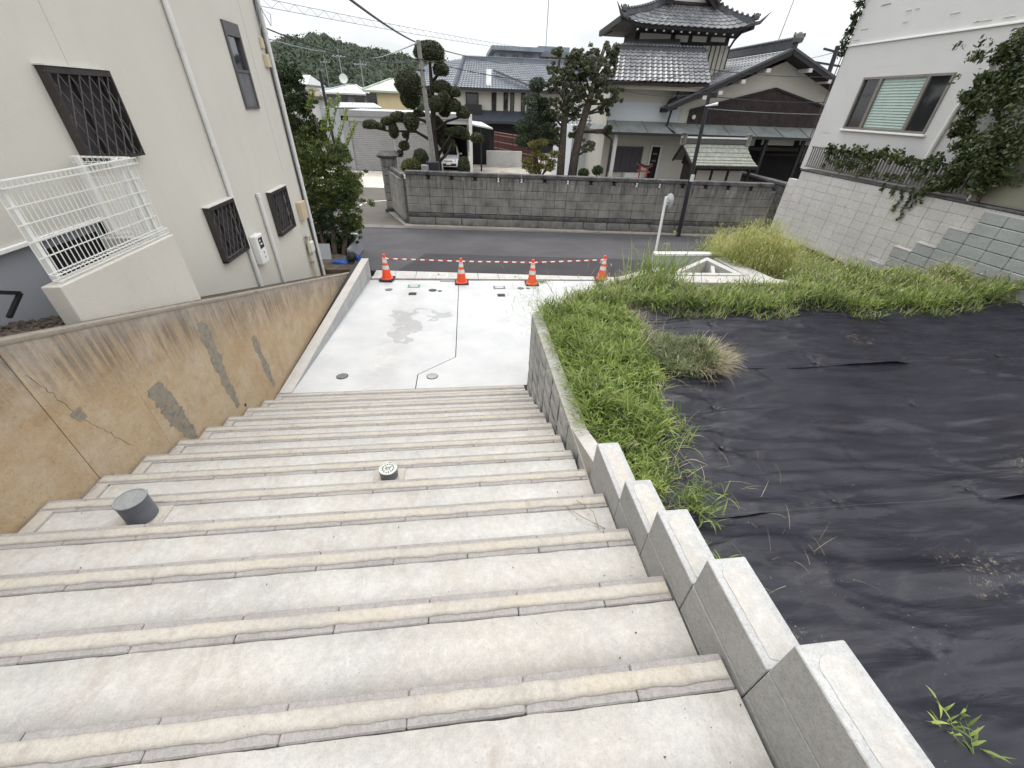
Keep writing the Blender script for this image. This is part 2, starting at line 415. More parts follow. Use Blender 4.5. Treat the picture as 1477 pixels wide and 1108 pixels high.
M['metal_cap'] = simple('worn_metal_cap', (.50, .52, .47), .4, .3, 40, .5, 90, .5)
M['bronze'] = simple('bronze_frame', (.055, .048, .045), .4, .15, 5, metal=.3)
M['lattice'] = simple('lattice_metal', (.115, .11, .112), .4, .1, 5, metal=.2)
M['bronze_lt'] = simple('taupe_frame', (.20, .18, .165), .4, .1, 5, metal=.3)
M['frame_grey'] = simple('grey_sash', (.085, .083, .085), .45, .1)
M['glass'] = simple('dark_glass', (.02, .022, .024), .06, .1, 3, spec=.8)
M['glass_frost'] = simple('frosted_glass', (.05, .043, .047), .3, .25, 3)
M['blind'] = simple('green_blind', (.36, .45, .41), .5, .05, 3)
M['black'] = simple('black_metal', (.015, .015, .017), .45, .15)
M['pole'] = simple('grey_pole', (.22, .21, .19), .6, .2, 10)
M['dkpole'] = simple('dark_pole', (.022, .023, .03), .45, .15)
M['cable'] = simple('cable', (.03, .03, .035), .6)
M['cable_grey'] = simple('grey_cable', (.26, .27, .29), .5)
M['orange'] = simple('cone_orange', (.85, .085, .025), .5, .1, 14, dirt=(.5, .12, .07))
M['reflect'] = simple('reflective_band', (.62, .61, .57), .4, .1, 14)
M['rubber'] = simple('black_rubber', (.02, .02, .02), .8, .2)
M['red'] = simple('bar_red', (.42, .02, .035), .45, .1)
M['white'] = simple('white_plastic', (.72, .71, .68), .45, .05)
M['beige_box'] = simple('beige_box', (.52, .44, .30), .5, .06)
M['blue'] = simple('blue_plastic', (.012, .07, .26), .5, .15)
M['green_rim'] = simple('teal_rim', (.05, .22, .2), .5, .1)
M['iron'] = simple('cast_iron', (.13, .14, .135), .6, .25, 30, .4, 120)
M['dk_iron'] = simple('dark_iron', (.035, .038, .04), .6, .25, 30)
M['grating'] = simple('zinc_grating', (.32, .33, .33), .45, .1, metal=.4)
M['pumice'] = simple('brown_gravel', (.10, .075, .06), .95, .3, 25, .6, 90, isl=.7)
M['tile'] = simple('silver_roof_tile', (.20, .205, .215), .42, .3, 3.5, .15, 60, spec=.5, dirt=(.10, .10, .10), isl=.5)
M['tile_dark'] = simple('dark_roof_tile', (.085, .09, .10), .45, .25, 4, .15, 60, isl=.5)
M['roof_blue'] = simple('slate_blue_roof', (.14, .155, .18), .5, .15, 1.5)
M['metal_roof'] = simple('green_grey_metal_roof', (.17, .185, .18), .5, .2, 1.2)
M['plaster'] = render_wall('white_plaster', (.56, .55, .53), .08, .1)
M['plaster_y'] = render_wall('cream_plaster', (.49, .475, .425), .08, .1)
M['plaster_cool'] = render_wall('cool_white_plaster', (.52, .55, .58), .05, .1)
M['dkwood'] = simple('dark_brown_wood', (.028, .017, .016), .7, .35, 4, .2, 30)
M['beam'] = simple('black_beam', (.02, .018, .018), .7, .2)
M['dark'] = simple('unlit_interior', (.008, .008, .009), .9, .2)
M['slate'] = simple('pale_green_slate', (.29, .30, .255), .8, .2, 6, isl=.4)
M['shutter'] = simple('grey_shutter', (.34, .34, .345), .5, .08, 1.5)
M['grey_paint'] = simple('grey_painted_wall', (.28, .29, .32), .7, .1, 1)
M['fascia'] = simple('grey_fascia', (.25, .25, .26), .6, .1, 1)
M['yellow_wall'] = simple('yellow_wall', (.62, .52, .31), .8, .06, 1)
M['pale_roof'] = simple('pale_metal_roof', (.42, .44, .43), .5, .12, 1)
M['pale_green'] = simple('pale_green_roof', (.38, .43, .35), .5, .15, 1)
M['blue_conc'] = simple('bluish_concrete', (.20, .235, .28), .8, .15, .5)
M['house_grey'] = simple('house_grey', (.15, .16, .175), .8, .1, 1)
M['house_white'] = simple('house_white', (.55, .55, .52), .8, .1, 1)
M['house_brown'] = simple('house_brown', (.17, .13, .11), .8, .2, 1)
M['torii_red'] = simple('torii_red', (.28, .05, .045), .6, .15)
M['brownfence'] = simple('brown_bamboo_fence', (.075, .028, .024), .7, .25, 12)
M['car'] = simple('white_car_paint', (.75, .75, .75), .2, .03, spec=.6)
M['mirror'] = simple('mirror_back', (.27, .28, .28), .5, .25, 12)
M['cloudy'] = simple('cloudy_acrylic', (.20, .195, .15), .35, .15, 1.2)

# ------------------------------------------------------------------ foliage makers
def leaves(P, size, aspect=.5, flat=0.0, droop=0.0):
    """numpy leaf diamonds round the points P"""
    n = len(P); a_ = npr.normal(size=(n, 3)); a_[:, 2] -= droop; a_ /= np.linalg.norm(a_, axis=1)[:, None]
    b_ = npr.normal(size=(n, 3)); b_[:, 2] *= (1 - flat); b_ = np.cross(a_, b_); b_ /= np.linalg.norm(b_, axis=1)[:, None] + 1e-9
    s_ = size * npr.uniform(.6, 1.3, (n, 1))
    nn = np.cross(a_, b_)
    V = np.stack([P - a_ * s_ * .5, P + b_ * s_ * aspect * .5 + nn * s_ * .08, P + a_ * s_ * .5, P - b_ * s_ * aspect * .5 + nn * s_ * .08], 1)
    F = np.arange(n * 4).reshape(n, 4)
    return V.reshape(-1, 3), F

def ball_pts(n, c, r, shell=.5):
    d = npr.normal(size=(n, 3)); d /= np.linalg.norm(d, axis=1)[:, None]
    q = npr.uniform(shell, 1.02, (n, 1)) ** .6
    return np.array(c) + d * q * np.array(r)

def leaf_obj(name, P, size, mat_, parent=None, aspect=.5, droop=0, **kw):
    V, F = leaves(np.asarray(P), size, aspect, droop=droop)
    return obj_from(npmesh(name, V, F, None, mat_), name, parent, **kw)

def ico(sub=2):
    import bmesh
    bm = bmesh.new(); bmesh.ops.create_icosphere(bm, subdivisions=sub, radius=1)
    V = np.array([v.co[:] for v in bm.verts]); F = np.array([[v.index for v in f.verts] for f in bm.faces]); bm.free()
    return V, F
ICO1, ICO2, ICO3 = ico(1), ico(2), ico(3)

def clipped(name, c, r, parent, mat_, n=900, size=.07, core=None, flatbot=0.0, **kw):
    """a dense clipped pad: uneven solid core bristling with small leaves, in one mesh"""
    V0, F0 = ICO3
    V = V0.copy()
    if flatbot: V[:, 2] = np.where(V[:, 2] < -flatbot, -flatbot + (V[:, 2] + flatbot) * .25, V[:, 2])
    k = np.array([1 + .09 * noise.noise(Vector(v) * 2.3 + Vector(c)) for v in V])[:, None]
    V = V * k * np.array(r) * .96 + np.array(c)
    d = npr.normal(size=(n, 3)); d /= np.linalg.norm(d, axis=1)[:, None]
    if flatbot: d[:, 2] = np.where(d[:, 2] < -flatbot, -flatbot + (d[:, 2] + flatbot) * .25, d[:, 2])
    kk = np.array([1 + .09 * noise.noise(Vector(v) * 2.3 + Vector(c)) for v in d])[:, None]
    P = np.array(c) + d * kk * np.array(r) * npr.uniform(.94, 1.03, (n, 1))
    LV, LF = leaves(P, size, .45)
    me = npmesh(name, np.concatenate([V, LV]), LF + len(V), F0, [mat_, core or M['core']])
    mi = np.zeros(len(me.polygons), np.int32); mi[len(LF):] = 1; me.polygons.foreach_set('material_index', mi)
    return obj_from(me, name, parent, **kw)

def blades(B, L, wd, lean=.8, az=None, droopk=1.0, seg=4):
    """curved tapered grass blades rooted at the points B"""
    n = len(B); B = np.asarray(B, float); L = np.asarray(L, float).reshape(-1, 1) if np.ndim(L) else np.full((n, 1), L)
    az = npr.uniform(0, 2 * np.pi, n) if az is None else az
    h = np.stack([np.cos(az), np.sin(az), np.zeros(n)], 1); sd_ = np.stack([-np.sin(az), np.cos(az), np.zeros(n)], 1)
    th = npr.uniform(.1, lean, (n, 1)); cur = npr.uniform(.5, 1.6, (n, 1)) * droopk
    P = B.copy(); V = []; wd = wd * npr.uniform(.7, 1.3, (n, 1))
    for i in range(seg):
        t = i / seg; ww = wd * (1 - t ** 1.6) * (.55 + .45 * min(1, t * 4))
        V += [P - sd_ * ww * .5, P + sd_ * ww * .5]
        an = th + cur * t
        P = P + (L / seg) * (h * np.sin(an) + np.array([0, 0, 1.]) * np.cos(an))
    V.append(P)
    k = 2 * seg + 1
    V = np.stack(V, 1).reshape(-1, 3); o = (np.arange(n) * k)[:, None]
    F4 = np.concatenate([o + np.array([[2 * i, 2 * i + 1, 2 * i + 3, 2 * i + 2]]) for i in range(seg - 1)])
    F3 = o + np.array([[2 * seg - 2, 2 * seg - 1, 2 * seg]])
    return V, F4, F3

def grass_obj(name, sets, mats, parent=None, **kw):
    """sets: list of (V,F4,F3,material index)"""
    Vs = []; A = []; B_ = []; ma_ = []; mb_ = []; o = 0
    for V, F4, F3, mi in sets:
        Vs.append(V); A.append(F4 + o); B_.append(F3 + o); ma_ += [mi] * len(F4); mb_ += [mi] * len(F3); o += len(V)
    me = npmesh(name, np.concatenate(Vs), np.concatenate(A), np.concatenate(B_), mats)
    me.polygons.foreach_set('material_index', np.array(ma_ + mb_, np.int32))
    return obj_from(me, name, parent, **kw)

# ================================================================== THE SETTING
ZR = -4.22
def road_near(x): return 11.80 - .10 * x
def road_far(x): return 16.72 - .083 * x
m = MB(); m.add([(-1200, -600, ZR - .14), (1200, -600, ZR - .14), (1200, 2200, ZR - .14), (-1200, 2200, ZR - .14)], [(0, 1, 2, 3)])
m.build('ground', M['ground'], kind='structure')
m = MB(); m.ext([(x, road_near(x), ZR - .1) for x in (-40, 60)] + [(x, road_far(x), ZR - .1) for x in (60, -40)], (0, 0, .1))
m.build('road', M['asphalt'], kind='structure')
m = MB(); pts = [(-2.0, 12.05), (8.5, 11.0), (8.6, 12.6), (5.5, 13.05), (1.2, 13.45), (-1.3, 13.7)]
m.ext([(x, y, ZR) for x, y in pts], (0, 0, .006)); m.build('asphalt_patch', M['asphalt_new'], kind='structure')
# side street, its paving and painted line
m = MB(); m.ext([(-12, 17.6, ZR - .1), (-2.6, 16.9, ZR - .1), (-2.4, 17.4, ZR - .1), (-3.2, 20, ZR - .1), (-3.4, 25.8, ZR - .1), (-12, 26.3, ZR - .1)], (0, 0, .11))
m.build('side_street', asphalt('side_asphalt', (.085, .075, .065)), kind='structure')
m = MB(); m.ext([(-12, 26.3, ZR - .1), (-3.4, 25.8, ZR - .1), (-2.6, 25.8, ZR - .1), (-3.5, 33.2, ZR - .1), (-14, 33.5, ZR - .1)], (0, 0, .115))
m.build('paved_forecourt', M['paving'], kind='structure')
m = MB(); c0 = [at(514, 300, Z=ZR + .012), at(524, 293.5, Z=ZR + .012), at(540, 290.5, Z=ZR + .012), at(562, 289, Z=ZR + .012)]
for p, q in zip(c0, c0[1:]): m.bar(p + Vector((0, 0, .004)), q + Vector((0, 0, .004)), .13, .006)
m.build('painted_line', M['line'], kind='structure')
# far kerb and channel strip
far = empty('far_kerb', (4, 16.5, ZR), kind='structure')
for i in range(24):
    x0 = -14 + i * 1.2; x1 = x0 + 1.19
    m = MB(); y0, y1 = road_far(x0), road_far(x1)
    m.hexa([(x0, y0, ZR - .1), (x1, y1, ZR - .1), (x1, y1 + .38, ZR - .1), (x0, y0 + .38, ZR - .1), (x0, y0, ZR + .02), (x1, y1, ZR + .02), (x1, y1 + .38, ZR + .035), (x0, y0 + .38, ZR + .035)])
    m.build('kerb_stone', M['kerb'], far)
m = MB(); m.ext([(-2.3, 17.2, ZR - .1), (40, 12.6, ZR - .1), (40, 60, ZR - .1), (-3.6, 60, ZR - .1), (-3.3, 19.6, ZR - .1)], (0, 0, .14))
m.build('garden_yard', M['yard'], kind='structure')

# ---- gutter in front of the parking pad
def pad_end(x): return 11.14 - .04 * x
def pz(y): return -3.86 - .058 * (y - 5.42)
gut = empty('roadside_gutter', (0, 11.4, ZR), kind='structure')
x = -2.62; k = 0
while x < 8:
    x1 = x + .6; y0, y1 = pad_end(x), pad_end(x1 - .012)
    m = MB(); m.hexa([(x, y0 + .03, ZR - .2), (x1 - .012, y1 + .03, ZR - .2), (x1 - .012, y1 + .19, ZR - .2), (x, y0 + .19, ZR - .2),
                      (x, y0 + .03, -4.155), (x1 - .012, y1 + .03, -4.155), (x1 - .012, y1 + .19, -4.165), (x, y0 + .19, -4.165)])
    m.build('kerb_block', M['mortar_white'], gut)
    m = MB(); m.hexa([(x, y0 + .20, ZR - .2), (x1 - .012, y1 + .20, ZR - .2), (x1 - .012, road_near(x1), ZR - .2), (x, road_near(x), ZR - .2),
                      (x, y0 + .20, -4.195), (x1 - .012, y1 + .20, -4.195), (x1 - .012, road_near(x1), -4.205), (x, road_near(x), -4.205)])
    m.build('channel_slab', M['gutter'], gut)
    x = x1; k += 1

# ---- the parking pad, in panels parted by dark joints
pad = empty('parking_pad', (0, 8, -4), kind='structure')
m = MB(); g = -.02
def pp(x, y, dz=0): return (x, y, pz(y) + dz)
m.ext([pp(-2.78, 5.3, -.18), pp(.95, 5.3, -.18), pp(1.0, 5.35, -.18), pp(5.4, 8.5, -.18), pp(5.6, 11.0, -.18), pp(-2.66, pad_end(-2.7), -.18)], (0, 0, .163)); m.build('joint_bed', M['gap'], pad)
J = [(-.87, 5.425), (-.87, 5.89), (-.23, 6.49), (-.18, 11.12)]; w2 = .008
def panel(poly): MB().ext([pp(x, y, -.10) for x, y in poly], (0, 0, .10)).build('slab_panel', M['pad'], pad)
panel([(-2.78, 5.425)] + [(x - w2, y) for x, y in J[:2]] + [(J[2][0] - w2, J[2][1] + .004), (J[3][0] - w2, J[3][1]), (-2.66, pad_end(-2.7))])
panel([(J[0][0] + w2, 5.425), (.95, 5.425), (2.32, 6.7), (2.312, 11.04), (J[3][0] + w2, 11.12), (J[2][0] + w2, J[2][1] - .004), (J[1][0] + w2, J[1][1] - .006)])
panel([(2.33, 6.71), (5.4, 8.6), (5.4, 10.9), (2.33, 11.04)])

def disc(name, X, Y, r, mat_, h=.012, rim=None, **kw):
    z = pz(Y); m = MB(); m.lathe([(r, 0), (r, h * .7), (r - .006, h), (0.001, h)], (0, 0, 0), 28); e = empty(name, (X, Y, z), **kw); e.rotation_euler.x = -.058
    o = obj_from(m.mesh('cover', mat_), 'cover', None); o.parent = e
    m = MB(); m.lathe([(r + .012, 0), (r + .012, h * .5), (r + .002, h * .5)], (0, 0, 0), 28, cap=False); q = obj_from(m.mesh('rim', rim or M['dk_iron']), 'rim'); q.parent = e
    return e
disc('manhole_cover', -2.13, 5.90, .085, M['iron'], label='round grey drain cover on the pad nearest the left kerb wall and the stairs', cat='manhole cover')
disc('manhole_cover', -.62, 5.80, .085, simple('pale_cover', (.33, .33, .33), .7), label='round pale drain cover beside the kinked joint at the foot of the stairs', cat='manhole cover')
disc('manhole_cover', -2.02, 10.39, .085, M['iron'], label='round drain cover in front of the leftmost traffic cone', cat='manhole cover')
disc('manhole_cover', -.87, 10.30, .095, M['dk_iron'], label='larger dark round cover left of the pad joint near the second cone', cat='manhole cover')
disc('manhole_cover', -.68, 10.24, .045, M['dk_iron'], label='tiny dark round cap right beside the larger dark cover', cat='manhole cover')
disc('manhole_cover', 1.50, 10.39, .08, M['iron'], label='round cover on the pad in front of the third cone, left of a small cap', cat='manhole cover')
disc('manhole_cover', 1.70, 10.39, .045, M['iron'], label='small round cap just right of the cover in front of the third cone', cat='manhole cover')
for X, Y, lab in ((-1.39, 10.66, 'teal rimmed meter box lid on the left half of the pad'), (.92, 10.47, 'grey rimmed meter box lid on the right half of the pad')):
    e = empty('meter_box', (X, Y, pz(Y)), lab, 'meter box'); e.rotation_euler.x = -.058
    rim = M['green_rim'] if X < 0 else M['iron']
    m = MB(); m.cbox(-.16, .16, -.12, .12, -.01, .010, .004); o = obj_from(m.mesh('frame', rim), 'frame'); o.parent = e
    m = MB(); m.cbox(-.115, .115, -.082, .082, .0, .016, .004); o = obj_from(m.mesh('lid', M['mortar_white']), 'lid'); o.parent = e
for X, Y, lab in ((-1.37, 10.04, 'small square black drain grate below the teal rimmed box'), (.92, 9.85, 'small square black drain grate below the grey rimmed box')):
    e = empty('drain_grate', (X, Y, pz(Y)), lab, 'drain grate'); e.rotation_euler.x = -.058
    m = MB(); m.cbox(-.10, .10, -.10, .10, -.01, .007, .003)
    o = obj_from(m.mesh('frame', M['dk_iron']), 'frame'); o.parent = e
    m = MB()
    for i in range(6): m.box(-.085, .085, -.085 + i * .032, -.07 + i * .032, .006, .010)
    o = obj_from(m.mesh('grille', M['black']), 'grille'); o.parent = e
for X, lab in ((-.47, 'steel gutter grating beside the second cone'), (2.05, 'steel gutter grating right of the third cone')):
    Y = pad_end(X) - .06; e = empty('gutter_grating', (X, Y, pz(Y)), lab, 'grating')
    m = MB(); m.cbox(-.24, .24, -.11, .11, -.02, .005, .003); o = obj_from(m.mesh('tray', M['iron']), 'tray'); o.parent = e
    m = MB()
    for i in range(19): m.box(-.225 + i * .0245, -.212 + i * .0245, -.10, .10, .004, .016)
    o = obj_from(m.mesh('bars', M['grating']), 'bars'); o.parent = e
for X, Y, lab in ((-.77, 11.62, 'white framed service cover in the gutter between the first and second cones'), (1.47, 11.37, 'white framed service cover in the gutter between the second and third cones')):
    e = empty('service_cover', (X, Y, -4.2), lab, 'service cover')
    for nm, a1, a2, z1, mt in (('frame', .26, .15, .006, M['reflect']), ('lid', .225, .12, .013, M['gutter'])):
        m = MB(); m.cbox(-a1, a1, -a2, a2, -.02, z1, .003); o = obj_from(m.mesh(nm, mt), nm); o.parent = e
    m = MB(); m.lathe([(.03, 0), (.03, .006), (.001, .008)], (0, 0, .012), 14); m.box(-.006, .006, .02, .07, .012, .018); o = obj_from(m.mesh('keyhole', M['dk_iron']), 'keyhole'); o.parent = e

# ---- the stairs
Y1, Z1, RUN, RISE = .5695, -1.6905, .4044, .1803
XL, XR = -3.0, .918
def sy(k): return Y1 + RUN * k
def sz(k): return Z1 - RISE * k
st = empty('concrete_stairs', (-1, 3, -3.9), kind='structure')
nose = []
for q in range(4):
    nose.append(MB().cbox(-.1985, .1985, 0, .115, -.15, 0, .005, 0, .0012).mesh('nosing_block', M['shell']))
side_me = [MB().cbox(0, .115, 0, .28, -.12, 0, .005, 0, .003).mesh('side_block', M['shell']) for _ in range(2)]
def jag_strip(name, x0, x1, y0, y1, z, th, j0, j1, mat_, parent, step=.025, bulge=0, seed=0):
    n = max(2, int(abs(x1 - x0) / step)); V = []; rows = 4 if bulge else 2
    for i in range(n + 1):
        x = x0 + (x1 - x0) * i / n
        e0 = y0 + j0 * (noise.noise(Vector((x * 9, seed, 1))) + .6 * noise.noise(Vector((x * 37, seed, 5))))
        e1 = y1 + j1 * (noise.noise(Vector((x * 8, seed, 9))) + .6 * noise.noise(Vector((x * 33, seed, 3))))
        for r_ in range(rows):
            t = r_ / (rows - 1); zz = z + (bulge * math.sin(math.pi * t) if bulge else 0) + .0008 * noise.noise(Vector((x * 20, t * 9, seed)))
            V.append((x, e0 + (e1 - e0) * t, zz))
        V.append((x, e0, z - th)); V.append((x, e1, z - th))
    k = rows + 2; F = []
    for i in range(n):
        a_ = i * k; b_ = a_ + k
        for r_ in range(rows - 1): F.append((a_ + r_, b_ + r_, b_ + r_ + 1, a_ + r_ + 1))
        F.append((a_ + rows, b_ + rows, b_, a_)); F.append((a_ + rows - 1, b_ + rows - 1, b_ + rows + 1, a_ + rows + 1))
    me = npmesh(name, V, F, None, mat_)
    return obj_from(me, name, parent)
for k in range(-5, 13):
    y, z = sy(k), sz(k); yb = sy(k - 1)
    MB().box(XL + .004, XR + .002, yb - .11, y - .006, z - 1.2 if k < 0 else -4.3, z - .10).build('stair_base', M['fillbase'], st)
    off = rnd.uniform(0, .39); x = XL + .012 - off
    if k == 0: x = -3.045
    while x < XR - .01:
        a0 = max(x, XL + .012); a1 = min(x + .397, XR - .006)
        if a1 - a0 > .03:
            o = obj_from(nose[rnd.randrange(4)], 'nosing_block', st, ((a0 + a1) / 2, y - .115 + rnd.uniform(-.0025, .0025), z + rnd.uniform(-.0008, .0004)))
            o.scale.x = (a1 - a0) / .397
        x += .4
    jag_strip('mortar_fill', XL + .03, XR - .012, y - .086, y - .027, z + .0032, .02, .008, .0045, M['mortar'], st, bulge=.001, seed=k * 1.7)
    jag_strip('tread', XL + .135, XR - .004, yb - .03, y - .120, z - .001, .09, .001, .0035, M['tread'], st, seed=k * 2.3)
    for q in (0,):
        o = obj_from(side_me[k % 2], 'side_block', st, (XL + .014, yb + .004, z))
    m = MB(); m.box(XL + .03, XL + .115, yb + .0, y - .10, z - .02, z + .0015); m.build('side_fill', M['mortar'], st)
DF = .17; m = MB(); m.add([(XL, sy(-3), sz(-3) - DF), (XL + .013, sy(-3), sz(-3) - DF), (XL + .013, sy(12), sz(12) - DF), (XL, sy(12), sz(12) - DF), (XL, sy(-3), sz(-3) - .5), (XL + .013, sy(-3), sz(-3) - .5), (XL + .013, sy(12), sz(12) - .5), (XL, sy(12), sz(12) - .5)], [(0, 1, 2, 3), (4, 7, 6, 5), (0, 3, 7, 4), (1, 5, 6, 2)])
m.build('joint_filler', M['gap'], st)
for X, Y, k, hw in ((-2.26, 1.99, 4, .155), (-.69, 2.40, 5, .125)):   # squares let into the treads round the pipes
    z = sz(k); m = MB(); m.box(X - hw, X + hw, sy(k - 1) - .02, sy(k) - .118, z - .02, z + .0035); m.build('pipe_surround', M['mortar'], st)
    for s_ in (-1, 1): MB().box(X + s_ * hw - .004, X + s_ * hw + .004, sy(k - 1) - .02, sy(k) - .118, z - .02, z + .0015).build('saw_cut', M['shell'], st)

def pipe(X, Y, z, r, h, body, cap, label, worn):
    e = empty('capped_pipe', (X, Y, z), label, 'pipe')
    m = MB(); m.lathe([(r, -.02), (r, h - .012), (r + .004, h - .012), (r + .004, h - .002)], (X, Y, z), 40, cap=False); m.build('pipe_body', body, e, smooth='auto')
    m = MB(); m.lathe([(r + .004, h - .002), (r + .001, h + .002), (r - .006, h + .002), (r - .008, h - .002), (.001, h - .002)], (X, Y, z), 40, cap=False); m.build('pipe_cap', cap, e, smooth='auto')
    if worn:
        m = MB()
        for k_ in range(14):
            t = k_ / 14 * 2 * math.pi; m.box(X + math.cos(t) * r * .62 - .005, X + math.cos(t) * r * .62 + .005, Y + math.sin(t) * r * .62 - .006, Y + math.sin(t) * r * .62 + .006, z + h - .003, z + h + .0015)
        for k_ in range(8):
            t = k_ / 8 * 2 * math.pi; p = Vector((X, Y, z + h)); m.bar(p + Vector((math.cos(t), math.sin(t), 0)) * r * .12, p + Vector((math.cos(t), math.sin(t), 0)) * r * .4, .004, .003)
        m.build('embossing', M['iron'], e)
    return e
pipe(-2.26, 1.99, sz(4), .088, .185, M['grey_pvc'], M['pvc_cap'], 'large grey pipe stub with a dusty flat cap standing on the left of the stairs', False)
pipe(-.69, 2.40, sz(5), .072, .09, M['grey_pvc'], M['metal_cap'], 'smaller pipe stub with a worn embossed metal cap near the middle of the stairs', True)

# ---- stained retaining wall on the left
def rz(y): return -1.36 - .30 * (y - 2.62) if y > -1 else -.28
rw = empty('retaining_wall', (-3.1, 5, ZR), 'old tan concrete retaining wall with dark run-off stains beside the stairs', 'retaining wall')
edges = [-3.0, -.4, 1.2, 2.555, 3.29, 4.235, 7.13, 8.6, 9.9, 11.25]
for a0, a1 in zip(edges, edges[1:]):
    g = .007 if abs(a0 - 2.555) < .01 else .0025
    n = max(2, int((a1 - a0) / .25)); m = MB()
    for i in range(n):
        p, q = a0 + g + (a1 - a0 - g) * i / n, a0 + g + (a1 - a0 - g) * (i + 1) / n
        m.hexa([(-3.10, p, -4.4), (XL, p, -4.4), (XL, q, -4.4), (-3.10, q, -4.4), (-3.10, p, rz(p) - .03), (XL, p, rz(p) - .03), (XL, q, rz(q) - .03), (-3.10, q, rz(q) - .03)])
    m.build('wall_panel', M['tan'], rw)
n = 90; V = []
for i in range(n + 1):
    y = -3 + 14.25 * i / n; e = .010 * noise.noise(Vector((y * 3, 0, 0))) + .004 * noise.noise(Vector((y * 17, 0, 4)))
    for X, dz in ((-3.10, -.06), (-3.10, 0), (XL + .004 + e, .0), (XL + .008 + e, -.010), (XL + .006 + e, -.036)): V.append((X, y, rz(y) + dz + e * .3))
F = [(i * 5 + k, (i + 1) * 5 + k, (i + 1) * 5 + k + 1, i * 5 + k + 1) for i in range(n) for k in range(4)]
obj_from(npmesh('coping', V, F, None, M['coping']), 'coping', rw)
def patch_strip(pts, wid, name='mortar_patch', mat_=None, px_=XL + .0015):
    """irregular thin mortar patch down the wall, pts = (y,z) centre line"""
    L_ = []; Rr = []
    n = 60
    for i in range(n + 1):
        t = i / n * (len(pts) - 1); a_ = int(min(t, len(pts) - 2)); f_ = t - a_
        y = pts[a_][0] * (1 - f_) + pts[a_ + 1][0] * f_; z = pts[a_][1] * (1 - f_) + pts[a_ + 1][1] * f_
        ww = wid * (.45 + .55 * math.sin(math.pi * min(1, .12 + i / n)) ** .4) * (1 + .35 * noise.noise(Vector((y * 3, z * 6, wid * 50))) + .22 * noise.noise(Vector((y * 3, z * 38, wid * 30))))
        L_.append((px_, y - ww / 2 + .03 * noise.noise(Vector((z * 18, 3, y))), z)); Rr.append((px_, y + ww / 2 + .03 * noise.noise(Vector((z * 18, 7, y))), z))
    m = MB(); V = []
    for a_, b_ in zip(L_, Rr): V += [a_, b_, (a_[0] - .03, a_[1] - .005, a_[2]), (b_[0] - .03, b_[1] + .005, b_[2])]
    F = []
    for i in range(n):
        o = i * 4; F += [(o, o + 1, o + 5, o + 4), (o + 2, o, o + 4, o + 6), (o + 1, o + 3, o + 7, o + 5)]
    m.add(V, F); m.build(name, mat_ or M['patch'], rw)
patch_strip([(3.47, -2.32), (3.50, -2.6), (3.56, -2.95), (3.60, -3.12)], .24)
patch_strip([(4.45, -2.14), (4.46, -2.45), (4.44, -2.9), (4.46, -3.36)], .19)
patch_strip([(5.36, -2.80), (5.38, -3.15), (5.42, -3.72)], .15)
patch_strip([(2.72, -2.03), (2.74, -2.13)], .12)
for (pa, pb) in (((2.60, -1.62), (2.73, -2.04)), ((2.74, -2.14), (2.95, -2.6))):      # cracks, thin raised-edge grooves
    pts = []; n = 14
    for i in range(n + 1):
        t = i / n; pts.append((XL + .0015, pa[0] + (pb[0] - pa[0]) * t + .035 * noise.noise(Vector((t * 9, pa[0], 0))), pa[1] + (pb[1] - pa[1]) * t))
    m = MB()
    for p, q in zip(pts, pts[1:]):
        wv = rnd.uniform(.0003, .0016); m.hexa([(p[0] - .01, p[1] - wv, p[2]), (p[0] + .0, p[1] - wv, p[2]), (p[0], p[1] + wv, p[2]), (p[0] - .01, p[1] + wv, p[2]), (q[0] - .01, q[1] - wv, q[2]), (q[0] + .0, q[1] - wv, q[2]), (q[0], q[1] + wv, q[2]), (q[0] - .01, q[1] + wv, q[2])])
    m.build('crack', M['gap'], rw)
m = MB(); m.lathe([(.022, 0), (.022, .004), (.001, .004)], (0, 0, 0), 12); o = obj_from(m.mesh('weep_hole', M['gap']), 'weep_hole', rw, (XL + .001, 4.60, -3.44), (0, R(90), 0))

# ---- low block kerb wall on the left of the pad
kw = empty('block_kerb_wall', (-2.88, 8, -4.2), 'low grey block wall with a pale top running down the left side of the pad', 'block wall')
def kx(y): return -2.785 + .135 * (y - 5.4) / 6
def kz(y): return -3.845 + .19 * (y - 5.4) / 6
KE = 11.45
for row in range(4):
    for i in range(16):
        y0 = 5.43 + i * .4; y1 = min(y0 + .391, KE)
        if y1 - y0 < .05: continue
        zt0, zt1 = kz(y0) - .03 - .2 * row, kz(y1) - .03 - .2 * row
        if zt1 < pz(y1) - .01: continue
        x0, x1 = kx(y0), kx(y1)
        MB().hexa([(x0 - .17, y0, zt0 - .191), (x0, y0, zt0 - .191), (x1, y1, zt1 - .191), (x1 - .17, y1, zt1 - .191), (x0 - .17, y0, zt0), (x0, y0, zt0), (x1, y1, zt1), (x1 - .17, y1, zt1)]).build('block', M['kblock'], kw)
MB().hexa([(kx(5.42) - .185, 5.42, kz(5.42) - .028), (kx(5.42) + .004, 5.42, kz(5.42) - .028), (kx(KE) + .004, KE, kz(KE) - .028), (kx(KE) - .185, KE, kz(KE) - .028), (kx(5.42) - .185, 5.42, kz(5.42)), (kx(5.42) + .004, 5.42, kz(5.42)), (kx(KE) + .004, KE, kz(KE)), (kx(KE) - .185, KE, kz(KE))]).build('coping', M['mortar_white'], kw)
MB().hexa([(-3.0, 5.42, -4.3), (kx(5.42) - .012, 5.42, -4.3), (kx(KE) - .012, KE - .01, -4.3), (-3.0, KE - .01, -4.3), (-3.0, 5.42, -3.9), (kx(5.42) - .012, 5.42, -3.9), (kx(KE) - .012, KE - .01, -3.72), (-3.0, KE - .01, -3.72)]).build('backing', M['gap'], kw)

